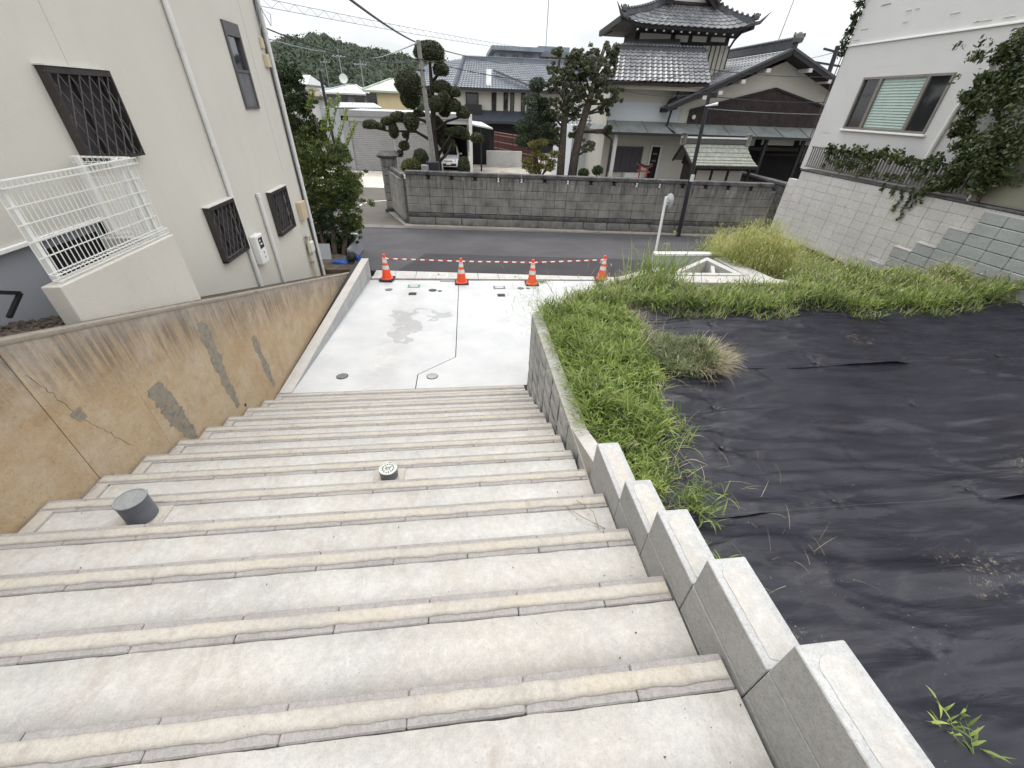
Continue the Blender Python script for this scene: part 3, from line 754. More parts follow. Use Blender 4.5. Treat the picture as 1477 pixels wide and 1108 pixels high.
# ---- stepped block wall on the right of the stairs
bw = empty('stepped_block_wall', (1.0, .8, -2.6), 'grey concrete block wall stepping down the right side of the stairs', 'block wall')
WX0, WX1 = .925, 1.088
cols = [(.43 - .385 * q - .385, .43 - .385 * q, -1.28 + .195 * q) for q in range(1, 8)][::-1] + [(.043, .43, -1.28), (.43, .82, -1.475), (.82, 1.205, -1.67), (1.205, 1.575, -1.865), (1.575, 2.09, -2.04)]
for (y0, y1, zt) in cols:
    z = zt; r_ = 0
    while z > sz(max(0, int((y0 - Y1) / RUN))) - .45 and r_ < 5:
        MB().cbox(WX0, WX1, y0 + .0025, y1 - .0025, z - .191, z, .0035, 0, .0008).build('block', M['block'], bw)
        z -= .195; r_ += 1
    # the rounded core filled with mortar, showing on top
    m = MB(); pts = []; x0, x1, ya, yb = WX0 + .031, WX1 - .031, y0 - .0, y1 - .034; n = 10; rr = (x1 - x0) / 2
    for i in range(n + 1):
        t = math.pi * i / n; pts.append(((x0 + x1) / 2 + rr * math.cos(t) * (1 + .05 * rnd.uniform(-1, 1)), yb - rr * .8 + rr * .8 * math.sin(t), zt - .01))
    for i in range(9):
        t = (i + 1) / 10; pts.append((x0 + .0016 * rnd.uniform(-1, 1), yb - rr * .8 - (yb - rr * .8 - ya) * t, zt - .01))
    for i in range(9):
        t = 1 - i / 10; pts.append((x1 + .0016 * rnd.uniform(-1, 1), yb - rr * .8 - (yb - rr * .8 - ya) * t, zt - .01))
    m.ext(pts, (0, 0, .0122)); m.build('core_fill', M['mortar_white'], bw)

lw = empty('low_retaining_wall', (1.0, 4, -3.8), 'low split-faced retaining wall with pale coping holding back the weeds beside the stairs', 'retaining wall')
P0 = [(.94, 2.09), (.94, 5.27), (2.12, 6.38), (3.3, 7.05), (3.75, 7.25)]
def offs(P, d):
    out = []
    for i, p in enumerate(P):
        a_ = Vector(P[max(0, i - 1)]); b_ = Vector(P[min(len(P) - 1, i + 1)]); t = (b_ - a_).normalized(); n_ = Vector((t.y, -t.x)); out.append((p[0] + n_.x * d, p[1] + n_.y * d))
    return out
A, B = P0, offs(P0, .15)
for (a0, a1, b0, b1) in zip(A, A[1:], B, B[1:]):
    L_ = math.dist(a0, a1); n = max(1, round(L_ / .4))
    for i in range(n):
        f0, f1 = i / n, (i + 1) / n - .006
        l = lambda p, q, f: (p[0] + (q[0] - p[0]) * f, p[1] + (q[1] - p[1]) * f)
        q4 = [l(a0, a1, f0), l(a0, a1, f1), l(b0, b1, f1), l(b0, b1, f0)]
        for r_ in range(8):
            zt = -2.53 - .2 * r_; cc = q4[0]
            bx, by = (cc[0] + q4[1][0]) / 2, (cc[1] + q4[1][1]) / 2
            floor = sz(min(12, max(0, int((by - Y1) / RUN)))) if by < 5.4 else pz(by)
            if zt < floor - .25: continue
            # split face: a bulging, uneven front
            m = MB(); nf = 5; V = []; Fs = []
            for u in range(nf + 1):
                for v_ in range(4):
                    fu = u / nf; p = l(q4[0], q4[1], fu); bulge = -.012 * (1 if 0 < u < nf and 0 < v_ < 3 else 0) + .010 * noise.noise(Vector((p[0] * 22, p[1] * 22, r_ * 3 + v_)))
                    nx, ny = (a1[1] - a0[1]) / L_, -(a1[0] - a0[0]) / L_
                    V.append((p[0] + nx * (bulge + .006), p[1] + ny * (bulge + .006), zt - .196 * (1 - v_ / 3)))
            Fs = [(u * 4 + v_, (u + 1) * 4 + v_, (u + 1) * 4 + v_ + 1, u * 4 + v_ + 1) for u in range(nf) for v_ in range(3)]
            m.add(V, Fs); m.ext([(p[0], p[1], zt - .196) for p in (l(q4[0], q4[3], .12), l(q4[1], q4[2], .12), q4[2], q4[3])], (0, 0, .196))
            m.build('split_block', M['block'], lw)
    m = MB(); m.hexa([(*a0, -2.53), (*a1, -2.53), (*b1, -2.53), (*b0, -2.53), (*a0, -2.49), (*a1, -2.49), (*b1, -2.49), (*b0, -2.49)]); m.build('coping', M['mortar_white'], lw)
m = MB(); m.hexa([(.945, 1.6, -2.55), (1.085, 1.6, -2.55), (1.085, 2.4, -2.5), (.945, 2.4, -2.5), (.945, 1.6, -2.1), (1.085, 1.6, -2.1), (1.085, 2.75, -2.487), (.945, 2.75, -2.487)])
m.build('sloped_coping', M['mortar_white'], lw)

# ---- the raised lot: soil and the black weed barrier
BX = 9.8
def lz(x, y): return -2.585 - .004 * x + .012 * math.sin(x * 1.1) * math.sin(y * 1.3) + (.0 if y > 1.5 else (1.5 - y) * .02)
m = MB(); m.ext([(1.09, -3, ZR - .1), (BX, -3, ZR - .1), (BX, 6.95, ZR - .1), (6.6, 7.0, ZR - .1), (3.7, 7.1, ZR - .1), (2.2, 6.25, ZR - .1), (1.09, 5.2, ZR - .1)], (0, 0, -2.66 - ZR + .1))
m.build('lot_soil', M['soil'], kind='structure')
m = MB(); m.ext([(6.4, 6.9, ZR - .1), (BX, 6.9, ZR - .1), (BX, 12, ZR - .1), (6.4, 10.4, ZR - .1)], (0, 0, -3.22 - ZR + .1)); m.build('verge_soil', M['soil'], kind='structure')
pins = [(rnd.uniform(1.4, 9.3), rnd.choice([1.86, 3.9]) + rnd.uniform(-.02, .02)) for _ in range(0)]
pins = [(2.95, 1.83), (4.25, 1.86), (5.9, 1.88), (1.62, 1.80), (7.6, 1.9), (2.9, 3.86), (4.4, 3.9), (5.7, 3.92), (7.2, 3.95), (8.6, 4.0), (2.6, 3.1), (4.9, 3.0), (2.6, .7), (4.3, .75), (6.2, .8), (3.6, 5.0), (6.4, 5.0), (2.35, 2.5)]
def sheet_strip(y0, y1, lift, seed):
    nx, ny = 330, 92; V = np.zeros((nx + 1, ny + 1, 3)); 
    for i in range(nx + 1):
        x = 1.095 + (BX - 1.1) * i / nx
        for j in range(ny + 1):
            y = y0 + (y1 - y0) * j / ny
            e = min(1, (y - y0) / .06, (y1 - y) / .06)
            h = lz(x, y) + lift
            a_ = noise.noise(Vector((x * .8 + seed, y * 5.2, 0))); b_ = noise.noise(Vector((x * 1.9, y * 13 + 2.2 * noise.noise(Vector((x * .5, y * .8, 3))), seed)))
            wv = .5 + .9 * noise.noise(Vector((x * .45, y * .6, 7 + seed)))
            h += .040 * a_ + .036 * max(0, wv) * b_ + .022 * max(0, noise.noise(Vector((x * 1.3 - y * 1.1, x * .5 + y * 5.0, seed + 3)))) ** 1 * (1.6 if x < 3.5 else .7)
            wx, wy = x + .5 * noise.noise(Vector((x * .7, y * .7, 11 + seed))), y + .22 * noise.noise(Vector((x * .9, y * 1.1, 4 + seed)))
            n1 = noise.noise(Vector((wx * .42, wy * 3.1, seed + 2))); n2 = noise.noise(Vector((wx * .9 + wy * .8, wy * 4.6, seed + 9))); mk = max(0, .35 + noise.noise(Vector((x * .5, y * .5, 21 + seed))))
            h += .030 * (1 - abs(n1)) ** 9 * (.4 + mk) + .024 * (1 - abs(n2)) ** 10 * mk
            h += .02 * max(0, 1 - abs((y - y0) - .02) / .05) * (1 if seed else 1) * (.3 + max(0, noise.noise(Vector((x * 1.5, seed, 2)))))
            for (qx, qy) in pins:
                dx, dy = x - qx, y - qy; d2 = dx * dx + dy * dy
                if d2 < .25:
                    d = math.sqrt(d2); an = math.atan2(dy, dx)
                    h += -.022 * math.exp(-d2 / .002) + .006 * math.cos(an * 7 + qx) * math.exp(-d2 / .03) * min(1, d / .05)
            V[i, j] = (x + .01 * noise.noise(Vector((y * 3, seed, 0))), y, h)
    idx = np.arange((nx + 1) * (ny + 1)).reshape(nx + 1, ny + 1)
    F = np.stack([idx[:-1, :-1], idx[1:, :-1], idx[1:, 1:], idx[:-1, 1:]], -1).reshape(-1, 4)
    Vf = V.reshape(-1, 3); cen = Vf[F].mean(1); F = F[cen[:, 1] < 5.12 + (cen[:, 0] - 1.05) * .96]
    return npmesh('sheet_strip', Vf, F, None, M['sheet'], True)
sh = empty('weed_barrier', (5, 2, -2.6), 'wrinkled black weed barrier sheeting pinned over the empty lot', 'ground sheet')
for q, (a0, a1) in enumerate([(-2.3, -.12), (-.24, 1.83), (1.75, 3.90), (3.80, 5.95)]):
    obj_from(sheet_strip(a0, a1, .006 * (3 - q), q * 3.1), 'sheet_strip', sh)
m = MB(); V = []; 
o = obj_from(sheet_strip(5.85, 6.6, -.004, 17), 'sheet_strip', sh)
for sy_ in (-.16, 1.83, 3.9, 5.9):
    m = MB(); pts = [Vector((x_ / 10, sy_ - .075 + .008 * noise.noise(Vector((x_ * .3, sy_, 0))), lz(x_ / 10, sy_) + .045 + .012 * noise.noise(Vector((x_ * .2, sy_, 4))))) for x_ in range(12, 97)]; m.tube(pts, .0013, 4); m.build('seam_thread', M['frame_grey'], sh)
for qx, qy in pins:
    m = MB(); z = lz(qx, qy) + .002; m.lathe([(.024, 0), (.024, .004), (.006, .010), (.001, .010)], (qx, qy, z + .008), 12); m.build('ground_pin', M['black'], sh)

# ================================================================== LEFT BUILDING
WX = -3.72
lb = empty('cream_building', (-6, 6, ZR), 'cream rendered building on the left with grilled windows and white downpipes', 'building')
def wall_holes(X, y0, y1, z0, z1, holes, mat_, parent, th=.18, sgn=1, name='wall'):
    """wall in the plane x=X facing sgn, with rectangular openings (y0,y1,z0,z1)"""
    ys = sorted({y0, y1, *[h[0] for h in holes], *[h[1] for h in holes]}); zs = sorted({z0, z1, *[h[2] for h in holes], *[h[3] for h in holes]})
    V = []; F = []; idx = {}
    def vi(y, z, d):
        k = (y, z, d)
        if k not in idx: idx[k] = len(V); V.append((X - sgn * th * d, y, z))
        return idx[k]
    for a_, b_ in zip(ys, ys[1:]):
        for c_, d_ in zip(zs, zs[1:]):
            if any(h[0] <= a_ and b_ <= h[1] and h[2] <= c_ and d_ <= h[3] for h in holes): continue
            F.append((vi(a_, c_, 0), vi(b_, c_, 0), vi(b_, d_, 0), vi(a_, d_, 0)))
    for (a_, b_, c_, d_) in holes:
        for p, q in (((a_, c_), (b_, c_)), ((b_, c_), (b_, d_)), ((b_, d_), (a_, d_)), ((a_, d_), (a_, c_))):
            F.append((vi(*p, 0), vi(*q, 0), vi(*q, 1), vi(*p, 1)))
    m = MB(); m.add(V, F); return m.build(name, mat_, parent)
W1 = (4.96, 5.74, -.61, .12); W2 = (6.61, 7.36, -2.16, -1.40); W3 = (8.80, 9.62, -2.34, -1.57); W4 = (8.99, 9.52, -.22, .92)
wall_holes(WX, 4.80, 10.75, -4.35, 7.5, [W1, W2, W3, W4], M['cream'], lb)
wall_holes(WX, -4, 4.80, -1.12, 7.5, [], M['cream'], lb)
m = MB(); m.box(-11, WX - .185, -4, 10.75, -4.35, 7.5); m.box(WX - .185, WX, 10.72, 10.752, -4.35, 7.5); m.build('building_body', M['cream'], lb)
m = MB(); m.box(WX - .184, WX - .05, -4, 4.80, -2.6, -1.125); m.build('foundation', M['grey_found'], lb)
m = MB(); m.cbox(WX - .04, WX + .022, -4, 4.80, -1.135, -1.10, .004); m.build('drip_moulding', M['white_metal'], lb)
m = MB(); m.box(WX - .045, WX - .03, 4.1, 4.72, -1.62, -1.22); m.build('vent_grille', M['dark'], lb)
for y_ in (5.35, 9.9):
    MB().box(WX - .001, WX + .0015, y_ - .0012, y_ + .0012, .14 if y_ < 6 else -1.3, 7).build('hairline_joint', M['grey_found'], lb)
def grille_window(W, deep=.085):
    y0, y1, z0, z1 = W
    m = MB(); f = .03
    for (a_, b_, c_, d_) in ((y0, y1, z0, z0 + f), (y0, y1, z1 - f, z1), (y0, y0 + f, z0 + f, z1 - f), (y1 - f, y1, z0 + f, z1 - f), ((y0 + y1) / 2 - .015, (y0 + y1) / 2 + .015, z0 + f, z1 - f)): m.box(WX - .06, WX - .012, a_, b_, c_, d_)
    fr = m.build('window', M['bronze'], lb)
    MB().box(WX - .05, WX - .042, y0 + f, y1 - f, z0 + f, z1 - f).build('pane', M['glass_frost'], fr)
    m = MB(); s_ = .022; e = .02; a0, a1, b0, b1 = y0 - e, y1 + e, z0 - e, z1 + e; X0, X1 = WX + .002, WX + deep
    for (a_, b_, c_, d_) in ((a0, a1, b0, b0 + s_), (a0, a1, b1 - s_ - .03, b1), (a0, a0 + s_, b0, b1 - .05), (a1 - s_, a1, b0, b1 - .05)): m.box(X0 + (.03 if c_ > b0 + .1 and False else 0), X1, a_, b_, c_, d_)
    m.build('grille_frame', M['bronze'], fr)
    m = MB(); m.box(WX, X1 + .012, a0 - .012, a1 + .012, b1 + .001, b1 + .012); m.build('head_flashing', M['reflect'], fr)
    # diamond lattice of flat bars, clipped to the frame
    m = MB(); h = b1 - b0; wv = a1 - a0; sl = 1.9; sp = .128
    k = -40; LAT = 0
    while k < 60:
        for sg, xx in ((1, X1 - .012), (-1, X1 - .022)):
            c0 = a0 + k * sp
            pts = []
            for z_, y_ in ((b0, c0), (b1, c0 + sg * h / sl)): pts.append([y_, z_])
            (ya, za), (yb, zb) = pts
            t0, t1 = 0.0, 1.0; dy = yb - ya
            lo, hi = (a0 - ya) / dy, (a1 - ya) / dy
            if lo > hi: lo, hi = hi, lo
            t0 = max(t0, lo); t1 = min(t1, hi)
            if t1 - t0 > .03:
                m.bar((xx, ya + dy * t0, za + (zb - za) * t0), (xx, ya + dy * t1, za + (zb - za) * t1), .010, .007, up=(1, 0, 0))
        k += 1
    m.build('grille_lattice', M['lattice'], fr)
for Wn in (W1, W2, W3): grille_window(Wn)
y0, y1, z0, z1 = W4; f = .035
m = MB()
for (a_, b_, c_, d_) in ((y0 - .02, y1 + .02, z0 - .02, z0 + .02), (y0 - .02, y1 + .02, z1 - .16, z1 + .02), (y0 - .02, y0 + f, z0 + .02, z1 - .16), (y1 - f, y1 + .02, z0 + .02, z1 - .16), (y0 + f, y1 - f, z0 + .50, z0 + .54)): m.box(WX - .05, WX + .03, a_, b_, c_, d_)
fr = m.build('window', M['frame_grey'], lb)
MB().box(WX - .03, WX - .02, y0 + f, y1 - f, z0 + .54, z1 - .16).build('pane', simple('clear_dark_glass', (.03, .035, .04), .03, spec=1), fr)
MB().box(WX - .02, WX + .012, y0 + f, y1 - f, z0 + .02, z0 + .50).build('lower_panel', simple('grey_panel', (.13, .13, .14), .5), fr)
def downpipe(name, y, z0, z1, r, x=WX + .045, brackets=True):
    m = MB(); m.tube([(x, y, z0), (x, y, z1)], r, 14); m.build(name, M['white_pvc'], lb, smooth='auto')
    for z in np.arange(z0 + .3, z1, 1.15):
        b = MB(); b.tube([(x, y, z), (x, y, z + .05)], r + .006, 14); b.box(WX, x, y - .01, y + .01, z + .015, z + .035); b.build('pipe_bracket', M['white_pvc'], lb)
downpipe('downpipe', 7.42, -3.3, 7.4, .036); downpipe('downpipe', 8.36, -3.5, -1.52, .033)
MB().tube([(WX + .045, 8.36, -1.56), (WX + .045, 8.36, -1.49)], .042, 14).build('pipe_cap', M['white_pvc'], lb)
downpipe('downpipe', 10.70, -3.95, 7.4, .038, WX + .05)
MB().tube([(WX + .05, 10.7, -3.9), (WX + .09, 10.6, -4.0), (WX + .2, 10.45, -4.02)], .036, 12).build('pipe_elbow', M['white_pvc'], lb, smooth='auto')
m = MB()
for q in range(3): m.tube([(WX + .02 + .012 * q, 10.60 + q * .02, -3.9), (WX + .02, 10.58 + q * .02, -1), (WX + .02, 10.58 + q * .02, 1.5 + q * .4)], .007, 6)
m.build('cable_run', M['cable'], lb)
m = MB(); m.cbox(WX + .001, WX + .115, 10.12, 10.42, -2.36, -1.98, .01); m.build('junction_box', M['beige_box'], lb)
m = MB(); m.cbox(WX + .001, WX + .07, 10.38, 10.55, .42, .62, .006); m.cbox(WX + .001, WX + .05, 10.4, 10.5, .70, .86, .006); m.build('junction_box', M['beige_box'], lb)
m = MB(); m.tube([(WX + .03, 10.45, .9), (WX + .12, 10.55, 1.3), (WX + .25, 10.62, 1.22), (WX + .22, 10.6, 1.05), (WX + .04, 10.6, 1.45)], .008, 6); m.tube([(WX + .03, 10.47, .9), (WX + .1, 10.5, 1.6)], .006, 6); m.build('cable_loop', M['cable_grey'], lb)
e = empty('intercom_unit', (WX + .06, 7.72, -2.3), 'cream wall unit with a dark display between the two white downpipes', 'meter box')
m = MB(); m.cbox(WX + .001, WX + .115, 7.60, 7.88, -2.54, -2.05, .012); m.build('case', M['white'], e)
MB().cbox(WX + .113, WX + .12, 7.67, 7.83, -2.28, -2.10, .003).build('display', M['black'], e)
m = MB(); m.box(WX + .119, WX + .122, 7.69, 7.74, -2.16, -2.13); m.box(WX + .119, WX + .122, 7.70, 7.78, -2.22, -2.19); m.build('display_marks', M['reflect'], e)
m = MB(); m.lathe([(.018, 0), (.018, .006), (.001, .008)], (0, 0, 0), 12)
for z in (-2.36, -2.44): o = obj_from(m.mesh('button', M['fascia']), 'button', e, (WX + .115, 7.76, z), (0, R(90), 0))
e = empty('gas_meter_piping', (WX + .08, 10.1, -3.2), 'tangle of pale gas pipes and valves low on the corner of the cream building', 'pipework')
m = MB(); m.tube([(WX + .07, 10.06, -4.1), (WX + .07, 10.06, -2.9), (WX + .08, 10.1, -2.74), (WX + .08, 10.2, -2.70), (WX + .08, 10.26, -2.8), (WX + .08, 10.26, -3.1)], .022, 10); m.tube([(WX + .05, 10.16, -4.1), (WX + .05, 10.16, -3.2), (WX + .1, 10.2, -3.0)], .018, 10); m.build('gas_pipe', M['beige_box'], e, smooth='auto')
m = MB(); m.cbox(WX + .03, WX + .14, 10.08, 10.28, -3.08, -2.84, .02); m.build('meter', M['white_pvc'], e)
for z in (-3.1, -3.3, -2.72): MB().tube([(WX + .07, 10.03, z), (WX + .07, 10.12, z)], .035, 8).build('valve', M['mirror'], e)

# ground between the building and the retaining wall, gravel
n = 40; m = MB(); V = []
for i in range(n + 1):
    y = -3 + 14.2 * i / n; V += [(-3.8, y, rz(y) - .08), (-3.08, y, rz(y) - .03)]
m.add(V, [(2 * i, 2 * i + 1, 2 * i + 3, 2 * i + 2) for i in range(n)]); m.build('side_strip', M['soil'], kind='structure')
V0, F0 = ICO1; Vs = []; Fs = []; o = 0
for i in range(2100):
    y = rnd.uniform(2.0, 3.9); x = rnd.uniform(-3.72, -3.11); z = rz(y) - .05 + rnd.uniform(-.02, .03)
    s_ = rnd.uniform(.012, .03); q = V0 * np.array([s_ * rnd.uniform(.7, 1.3), s_ * rnd.uniform(.7, 1.3), s_ * rnd.uniform(.5, .9)]) * npr.uniform(.8, 1.2, V0.shape) + np.array([x, y, z])
    Vs.append(q); Fs.append(F0 + o); o += len(V0)
g_ = obj_from(npmesh('gravel', np.concatenate(Vs), None, np.concatenate(Fs), M['pumice']), 'gravel', label='brown lava gravel between the grey foundation and the tan retaining wall', kind='stuff', cat='gravel')

pr = empty('parapet_wall', (-3.17, 4, -1.9), 'thick cream rendered parapet standing on top of the tan retaining wall', 'parapet')
m = MB(); V = []
yy0, yy1 = 3.30, 4.80
m.hexa([(-3.235, yy0, rz(yy0) - .3), (-3.095, yy0, rz(yy0) + .005), (-3.095, yy1, rz(yy1) + .005), (-3.235, yy1, rz(yy1) - .3), (-3.235, yy0, -1.27), (-3.095, yy0, -1.27), (-3.095, yy1, -1.27), (-3.235, yy1, -1.27)])
m.box(-3.72, -3.235, 4.66, 4.80, -2.3, -1.272)
o = m.build('parapet', M['cream_rough'], pr); bv = o.modifiers.new('b', 'BEVEL'); bv.width = .008; bv.segments = 2
MB().box(-3.7, -3.24, 3.95, 4.64, -1.85, -1.80).build('well_floor', M['dark'], pr)

fn = empty('mesh_fence', (-3.2, 4, -1.27), 'white welded wire mesh fence panel with curled edges on the cream parapet', 'fence')
FX = -3.175; zb, zt = -1.25, -.55
for (X, y) in ((-3.20, 3.43), (-3.20, 4.62), (-3.205, 4.74), (-3.60, 4.74)):
    MB().cbox(X - .019, X + .019, y - .019, y + .019, -1.268, zt + .01, .003).build('post', M['white_metal'], fn)
def mesh_panel(P, Q, zt, zb):
    P = Vector(P); Q = Vector(Q); d = (Q - P); L_ = d.length; d.normalize(); nrm = Vector((d.y, -d.x, 0)); n = int(L_ / .048)
    m = MB(); rr = .0026
    def wire(a_, b_, r_=rr): m.bar(a_, b_, r_ * 2, r_ * 2, up=(nrm if abs((Vector(b_) - Vector(a_)).normalized().z) > .9 else (0, 0, 1)))
    for i in range(n + 1):
        p = P + d * (L_ * i / n); z = lambda h, off=0: Vector((p.x + nrm.x * off, p.y + nrm.y * off, h))
        path = [z(zb + .005), z(zb, .045), z(zb + .045, .045), z(zb + .055, 0)]; path2 = [z(zt - .055), z(zt - .045, .045), z(zt, .045), z(zt - .004)]
        wire(path[-1], path2[0])
        for a_, b_ in list(zip(path, path[1:])) + list(zip(path2, path2[1:])) + [(path[-1], path[0]), (path2[-1], path2[0])]: m.tube([a_, b_], rr, 5, cap=False)
    zs = [zb + .055, zb + .005, zt - .055, zt - .004] + [zb + .055 + (zt - zb - .11) * k / 5 for k in range(1, 5)]
    for h in zs: wire(Vector((P.x, P.y, h)), Vector((Q.x, Q.y, h)), .0036)
    for h in (zb, zb + .045, zt - .045, zt): wire(Vector((P.x + nrm.x * .045, P.y + nrm.y * .045, h)), Vector((Q.x + nrm.x * .045, Q.y + nrm.y * .045, h)), .0036)
    m.build('wire_panel', M['white_metal'], fn)
mesh_panel((FX, 3.36, 0), (FX, 4.80, 0), zt, zb); mesh_panel((-3.19, 4.765, 0), (-3.68, 4.765, 0), zt, zb)
hr = empty('handrail', (-3.45, 3.5, -1.6), 'short black metal handrail end beside the gravel at the left edge', 'handrail')
pA, pB, pC = at(-30, 421, X=-3.5), at(29, 423, X=-3.5), at(13, 458, X=-3.5)
m = MB(); m.bar(pA, pB, .022, .03); m.bar(pB, pC, .022, .03, up=(1, 0, 0)); m.build('rail', M['black'], hr)

# ================================================================== RIGHT BUILDING
rb = empty('white_building', (11, 9, -1.3), 'white painted building on the right with a green blind window', 'building')
RX = 10.15
WR = (9.33, 11.62, -.27, .81)
wall_holes(RX, 3.0, 12.62, -1.32, 1.50, [WR], M['white_wall'], rb, sgn=-1)
wall_holes(RX + .012, 3.0, 12.61, 1.50, 7, [], M['white_wall'], rb, sgn=-1, name='upper_wall')
m = MB(); m.box(RX + .19, 20, 3, 12.62, -4.3, 7); m.box(RX, RX + .19, 12.6, 12.622, -1.32, 7); m.build('building_body', M['white_wall'], rb)
m = MB(); m.cbox(RX - .035, RX + .02, 2.9, 12.66, 1.48, 1.515, .004); m.build('string_course', M['white_metal'], rb)
# short raised courses showing through the paint
m = MB()
for i in range(170):
    y = rnd.uniform(6.6, 12.4); z = -1.2 + .2 * rnd.randrange(22); l = rnd.uniform(.05, .28)
    if WR[0] - .1 < y + l and y < WR[1] + .1 and -.35 < z < .9: continue
    if abs(z - 1.5) < .06: continue
    m.box(RX - .002, RX + .01, y, min(y + l, 12.6), z, z + .004)
o = m.build('paint_ridge', M['white_wall'], rb, kind='stuff')
y0, y1, z0, z1 = WR; f = .045
m = MB()
for (a_, b_, c_, d_) in ((y0, y1, z0, z0 + f), (y0, y1, z1 - f, z1), (y0, y0 + f, z0 + f, z1 - f), (y1 - f, y1, z0 + f, z1 - f), (y0 + .50, y0 + .58, z0 + f, z1 - f), (y1 - .58, y1 - .50, z0 + f, z1 - f)): m.box(RX - .03, RX + .06, a_, b_, c_, d_)
fr = m.build('window', M['bronze_lt'], rb)
for (a_, b_, g__) in ((y0 + f, y0 + .5, 0), (y0 + .58, y1 - .58, 1), (y1 - .5, y1 - f, 0)):
    MB().box(RX + .02, RX + .026, a_, b_, z0 + f, z1 - f).build('pane', M['glass'] if not g__ else simple('blind_glass', (.30, .38, .35), .12, spec=.6), fr)
m = MB()
for i in range(17):
    z = z0 + .07 + i * .056
    m.hexa([(RX + .012, y0 + .60, z), (RX + .018, y0 + .60, z + .03), (RX + .018, y1 - .60, z + .03), (RX + .012, y1 - .60, z), (RX + .010, y0 + .60, z + .004), (RX + .015, y0 + .60, z + .036), (RX + .015, y1 - .60, z + .036), (RX + .010, y1 - .60, z + .004)])
m.build('blind', M['blind'], fr)
m = MB(); m.cbox(RX - .06, RX + .01, y0 - .05, y1 + .05, z0 - .045, z0 - .003, .004); m.build('sill', M['white_metal'], fr)
m = MB(); m.tube([(RX - .05, 8.35, 1.42), (RX - .05, 8.6, 1.1), (RX - .05, 8.9, .2), (RX - .05, 9.0, -1.2)], .04, 10); m.build('downpipe', M['white_pvc'], rb, smooth='auto')

rr_ = empty('white_block_wall', (BX, 9, -2.8), 'white painted block retaining wall under the balcony railing on the right', 'retaining wall')
wb = [MB().cbox(0, .14, 0, .394, 0, .196, .004, 0, .0015).mesh('block', M['white_block']) for _ in range(3)]
MB().box(BX + .02, RX + .2, 3.0, 12.1, -4.3, -1.33).build('wall_core', M['gap'], rr_)
nrow = 0
for r_ in range(9):
    z = -1.53 - .2 * r_
    for c_ in range(17):
        y = 12.08 - .4 * (c_ + 1)
        o = obj_from(wb[rnd.randrange(3)], 'block', rr_, (BX + rnd.uniform(-.0015, .0015), y, z))
for c_ in range(1):
    for r_ in range(13):
        obj_from(wb[0], 'block', rr_, (BX + .03, 12.10, -1.78 - .2 * r_))
MB().cbox(BX - .02, RX, 3.0, 12.12, -1.325, -1.285, .006).build('coping', M['oya_dark'], rr_)
gb = empty('grey_block_wall', (9.72, 6.5, -2.6), 'newer grey green block wall with a stepped edge in front of the white block wall', 'retaining wall')
gm = [MB().cbox(0, .10, 0, .415, 0, .2, .012, 0, .0025).mesh('block', M['grey_split']) for _ in range(3)]
for r_, yl in enumerate([6.99, 6.99, 7.41, 7.41, 7.83, 8.25, 8.25, 8.67, 8.67]):
    zt = -1.365 - .205 * r_; y = yl - (.21 if r_ % 2 and False else 0)
    while y > 3.2:
        obj_from(gm[rnd.randrange(3)], 'block', gb, (9.695 + rnd.uniform(-.003, .003), y - .419, zt - .2)); y -= .42
    if r_ in (2, 4, 5): MB().box(9.69, 9.81, yl - .42, yl + .005, zt + .001, zt + .022).build('cap_mortar', M['mortar_white'], gb)
MB().box(9.71, 9.797, 3.2, 6.9, -3.2, -1.4).build('wall_core', M['gap'], gb)

rail = empty('balcony_railing', (9.88, 10, -1.28), 'slatted metal balcony railing half hidden under ivy on the white block wall', 'railing')
m = MB(); m.bar((9.88, 7.55, -.735), (9.88, 12.1, -.735), .05, .035); m.build('top_rail', M['bronze_lt'], rail)
m = MB(); m.bar((9.88, 7.55, -1.21), (9.88, 12.1, -1.21), .05, .03); m.build('bottom_rail', M['bronze_lt'], rail)
sl = MB().cbox(-.012, .012, -.018, .018, -.23, .23, .002).mesh('slat', M['bronze_lt'])
y = 12.06
while y > 7.6: obj_from(sl, 'slat', rail, (9.88, y, -.97)); y -= .085
gp = empty('screen_fence', (9.88, 6.5, -1.28), 'cloudy panel screen fence with pale posts at the right edge', 'fence')
for y in (7.50, 6.45, 5.4): MB().cbox(9.86, 9.90, y - .02, y + .02, -1.285, -.3, .003).build('post', M['white_metal'], gp)
MB().cbox(9.86, 9.90, 4.3, 7.5, -1.27, -1.235, .003).build('bottom_rail', M['bronze_lt'], gp)
for a_, b_ in ((6.47, 7.48), (5.42, 6.43), (4.4, 5.38)): MB().box(9.878, 9.884, a_, b_, -1.235, -.32).build('screen_panel', M['cloudy'], gp)

# ---- concrete edging at the front of the lot: long footing, triangular frame, front wall
ZT = -2.60
ed = empty('triangular_planter', (4.8, 7.6, -3), 'pale triangular concrete frame with an open hollow at the front corner of the lot', 'planter')
tri = [at(962, 396, Z=ZT), at(1020, 371, Z=ZT), at(1075, 397, Z=ZT)]
ctr = sum(tri, Vector()) / 3; inn = [ctr + (p - ctr) * .70 for p in tri]
for i in range(3):
    a_, b_, c_, d_ = tri[i], tri[(i + 1) % 3], inn[(i + 1) % 3], inn[i]
    dn = Vector((0, 0, -.55)); MB().hexa([a_ + dn, b_ + dn, c_ + dn, d_ + dn, a_, b_, c_, d_]).build('frame_beam', M['mortar_white'] if i != 1 else M['gutter'], ed)
m = MB(); m.add([p + Vector((0, 0, -.5)) for p in inn], [(0, 1, 2)]); m.build('hollow_floor', M['gutter'], ed)
a_ = inn[0] * .35 + inn[2] * .65; b_ = inn[1] * .75 + inn[2] * .25
MB().bar(a_ + Vector((0, 0, -.2)), b_ + Vector((0, 0, -.2)), .07, .3).build('divider', M['mortar_white'], ed)
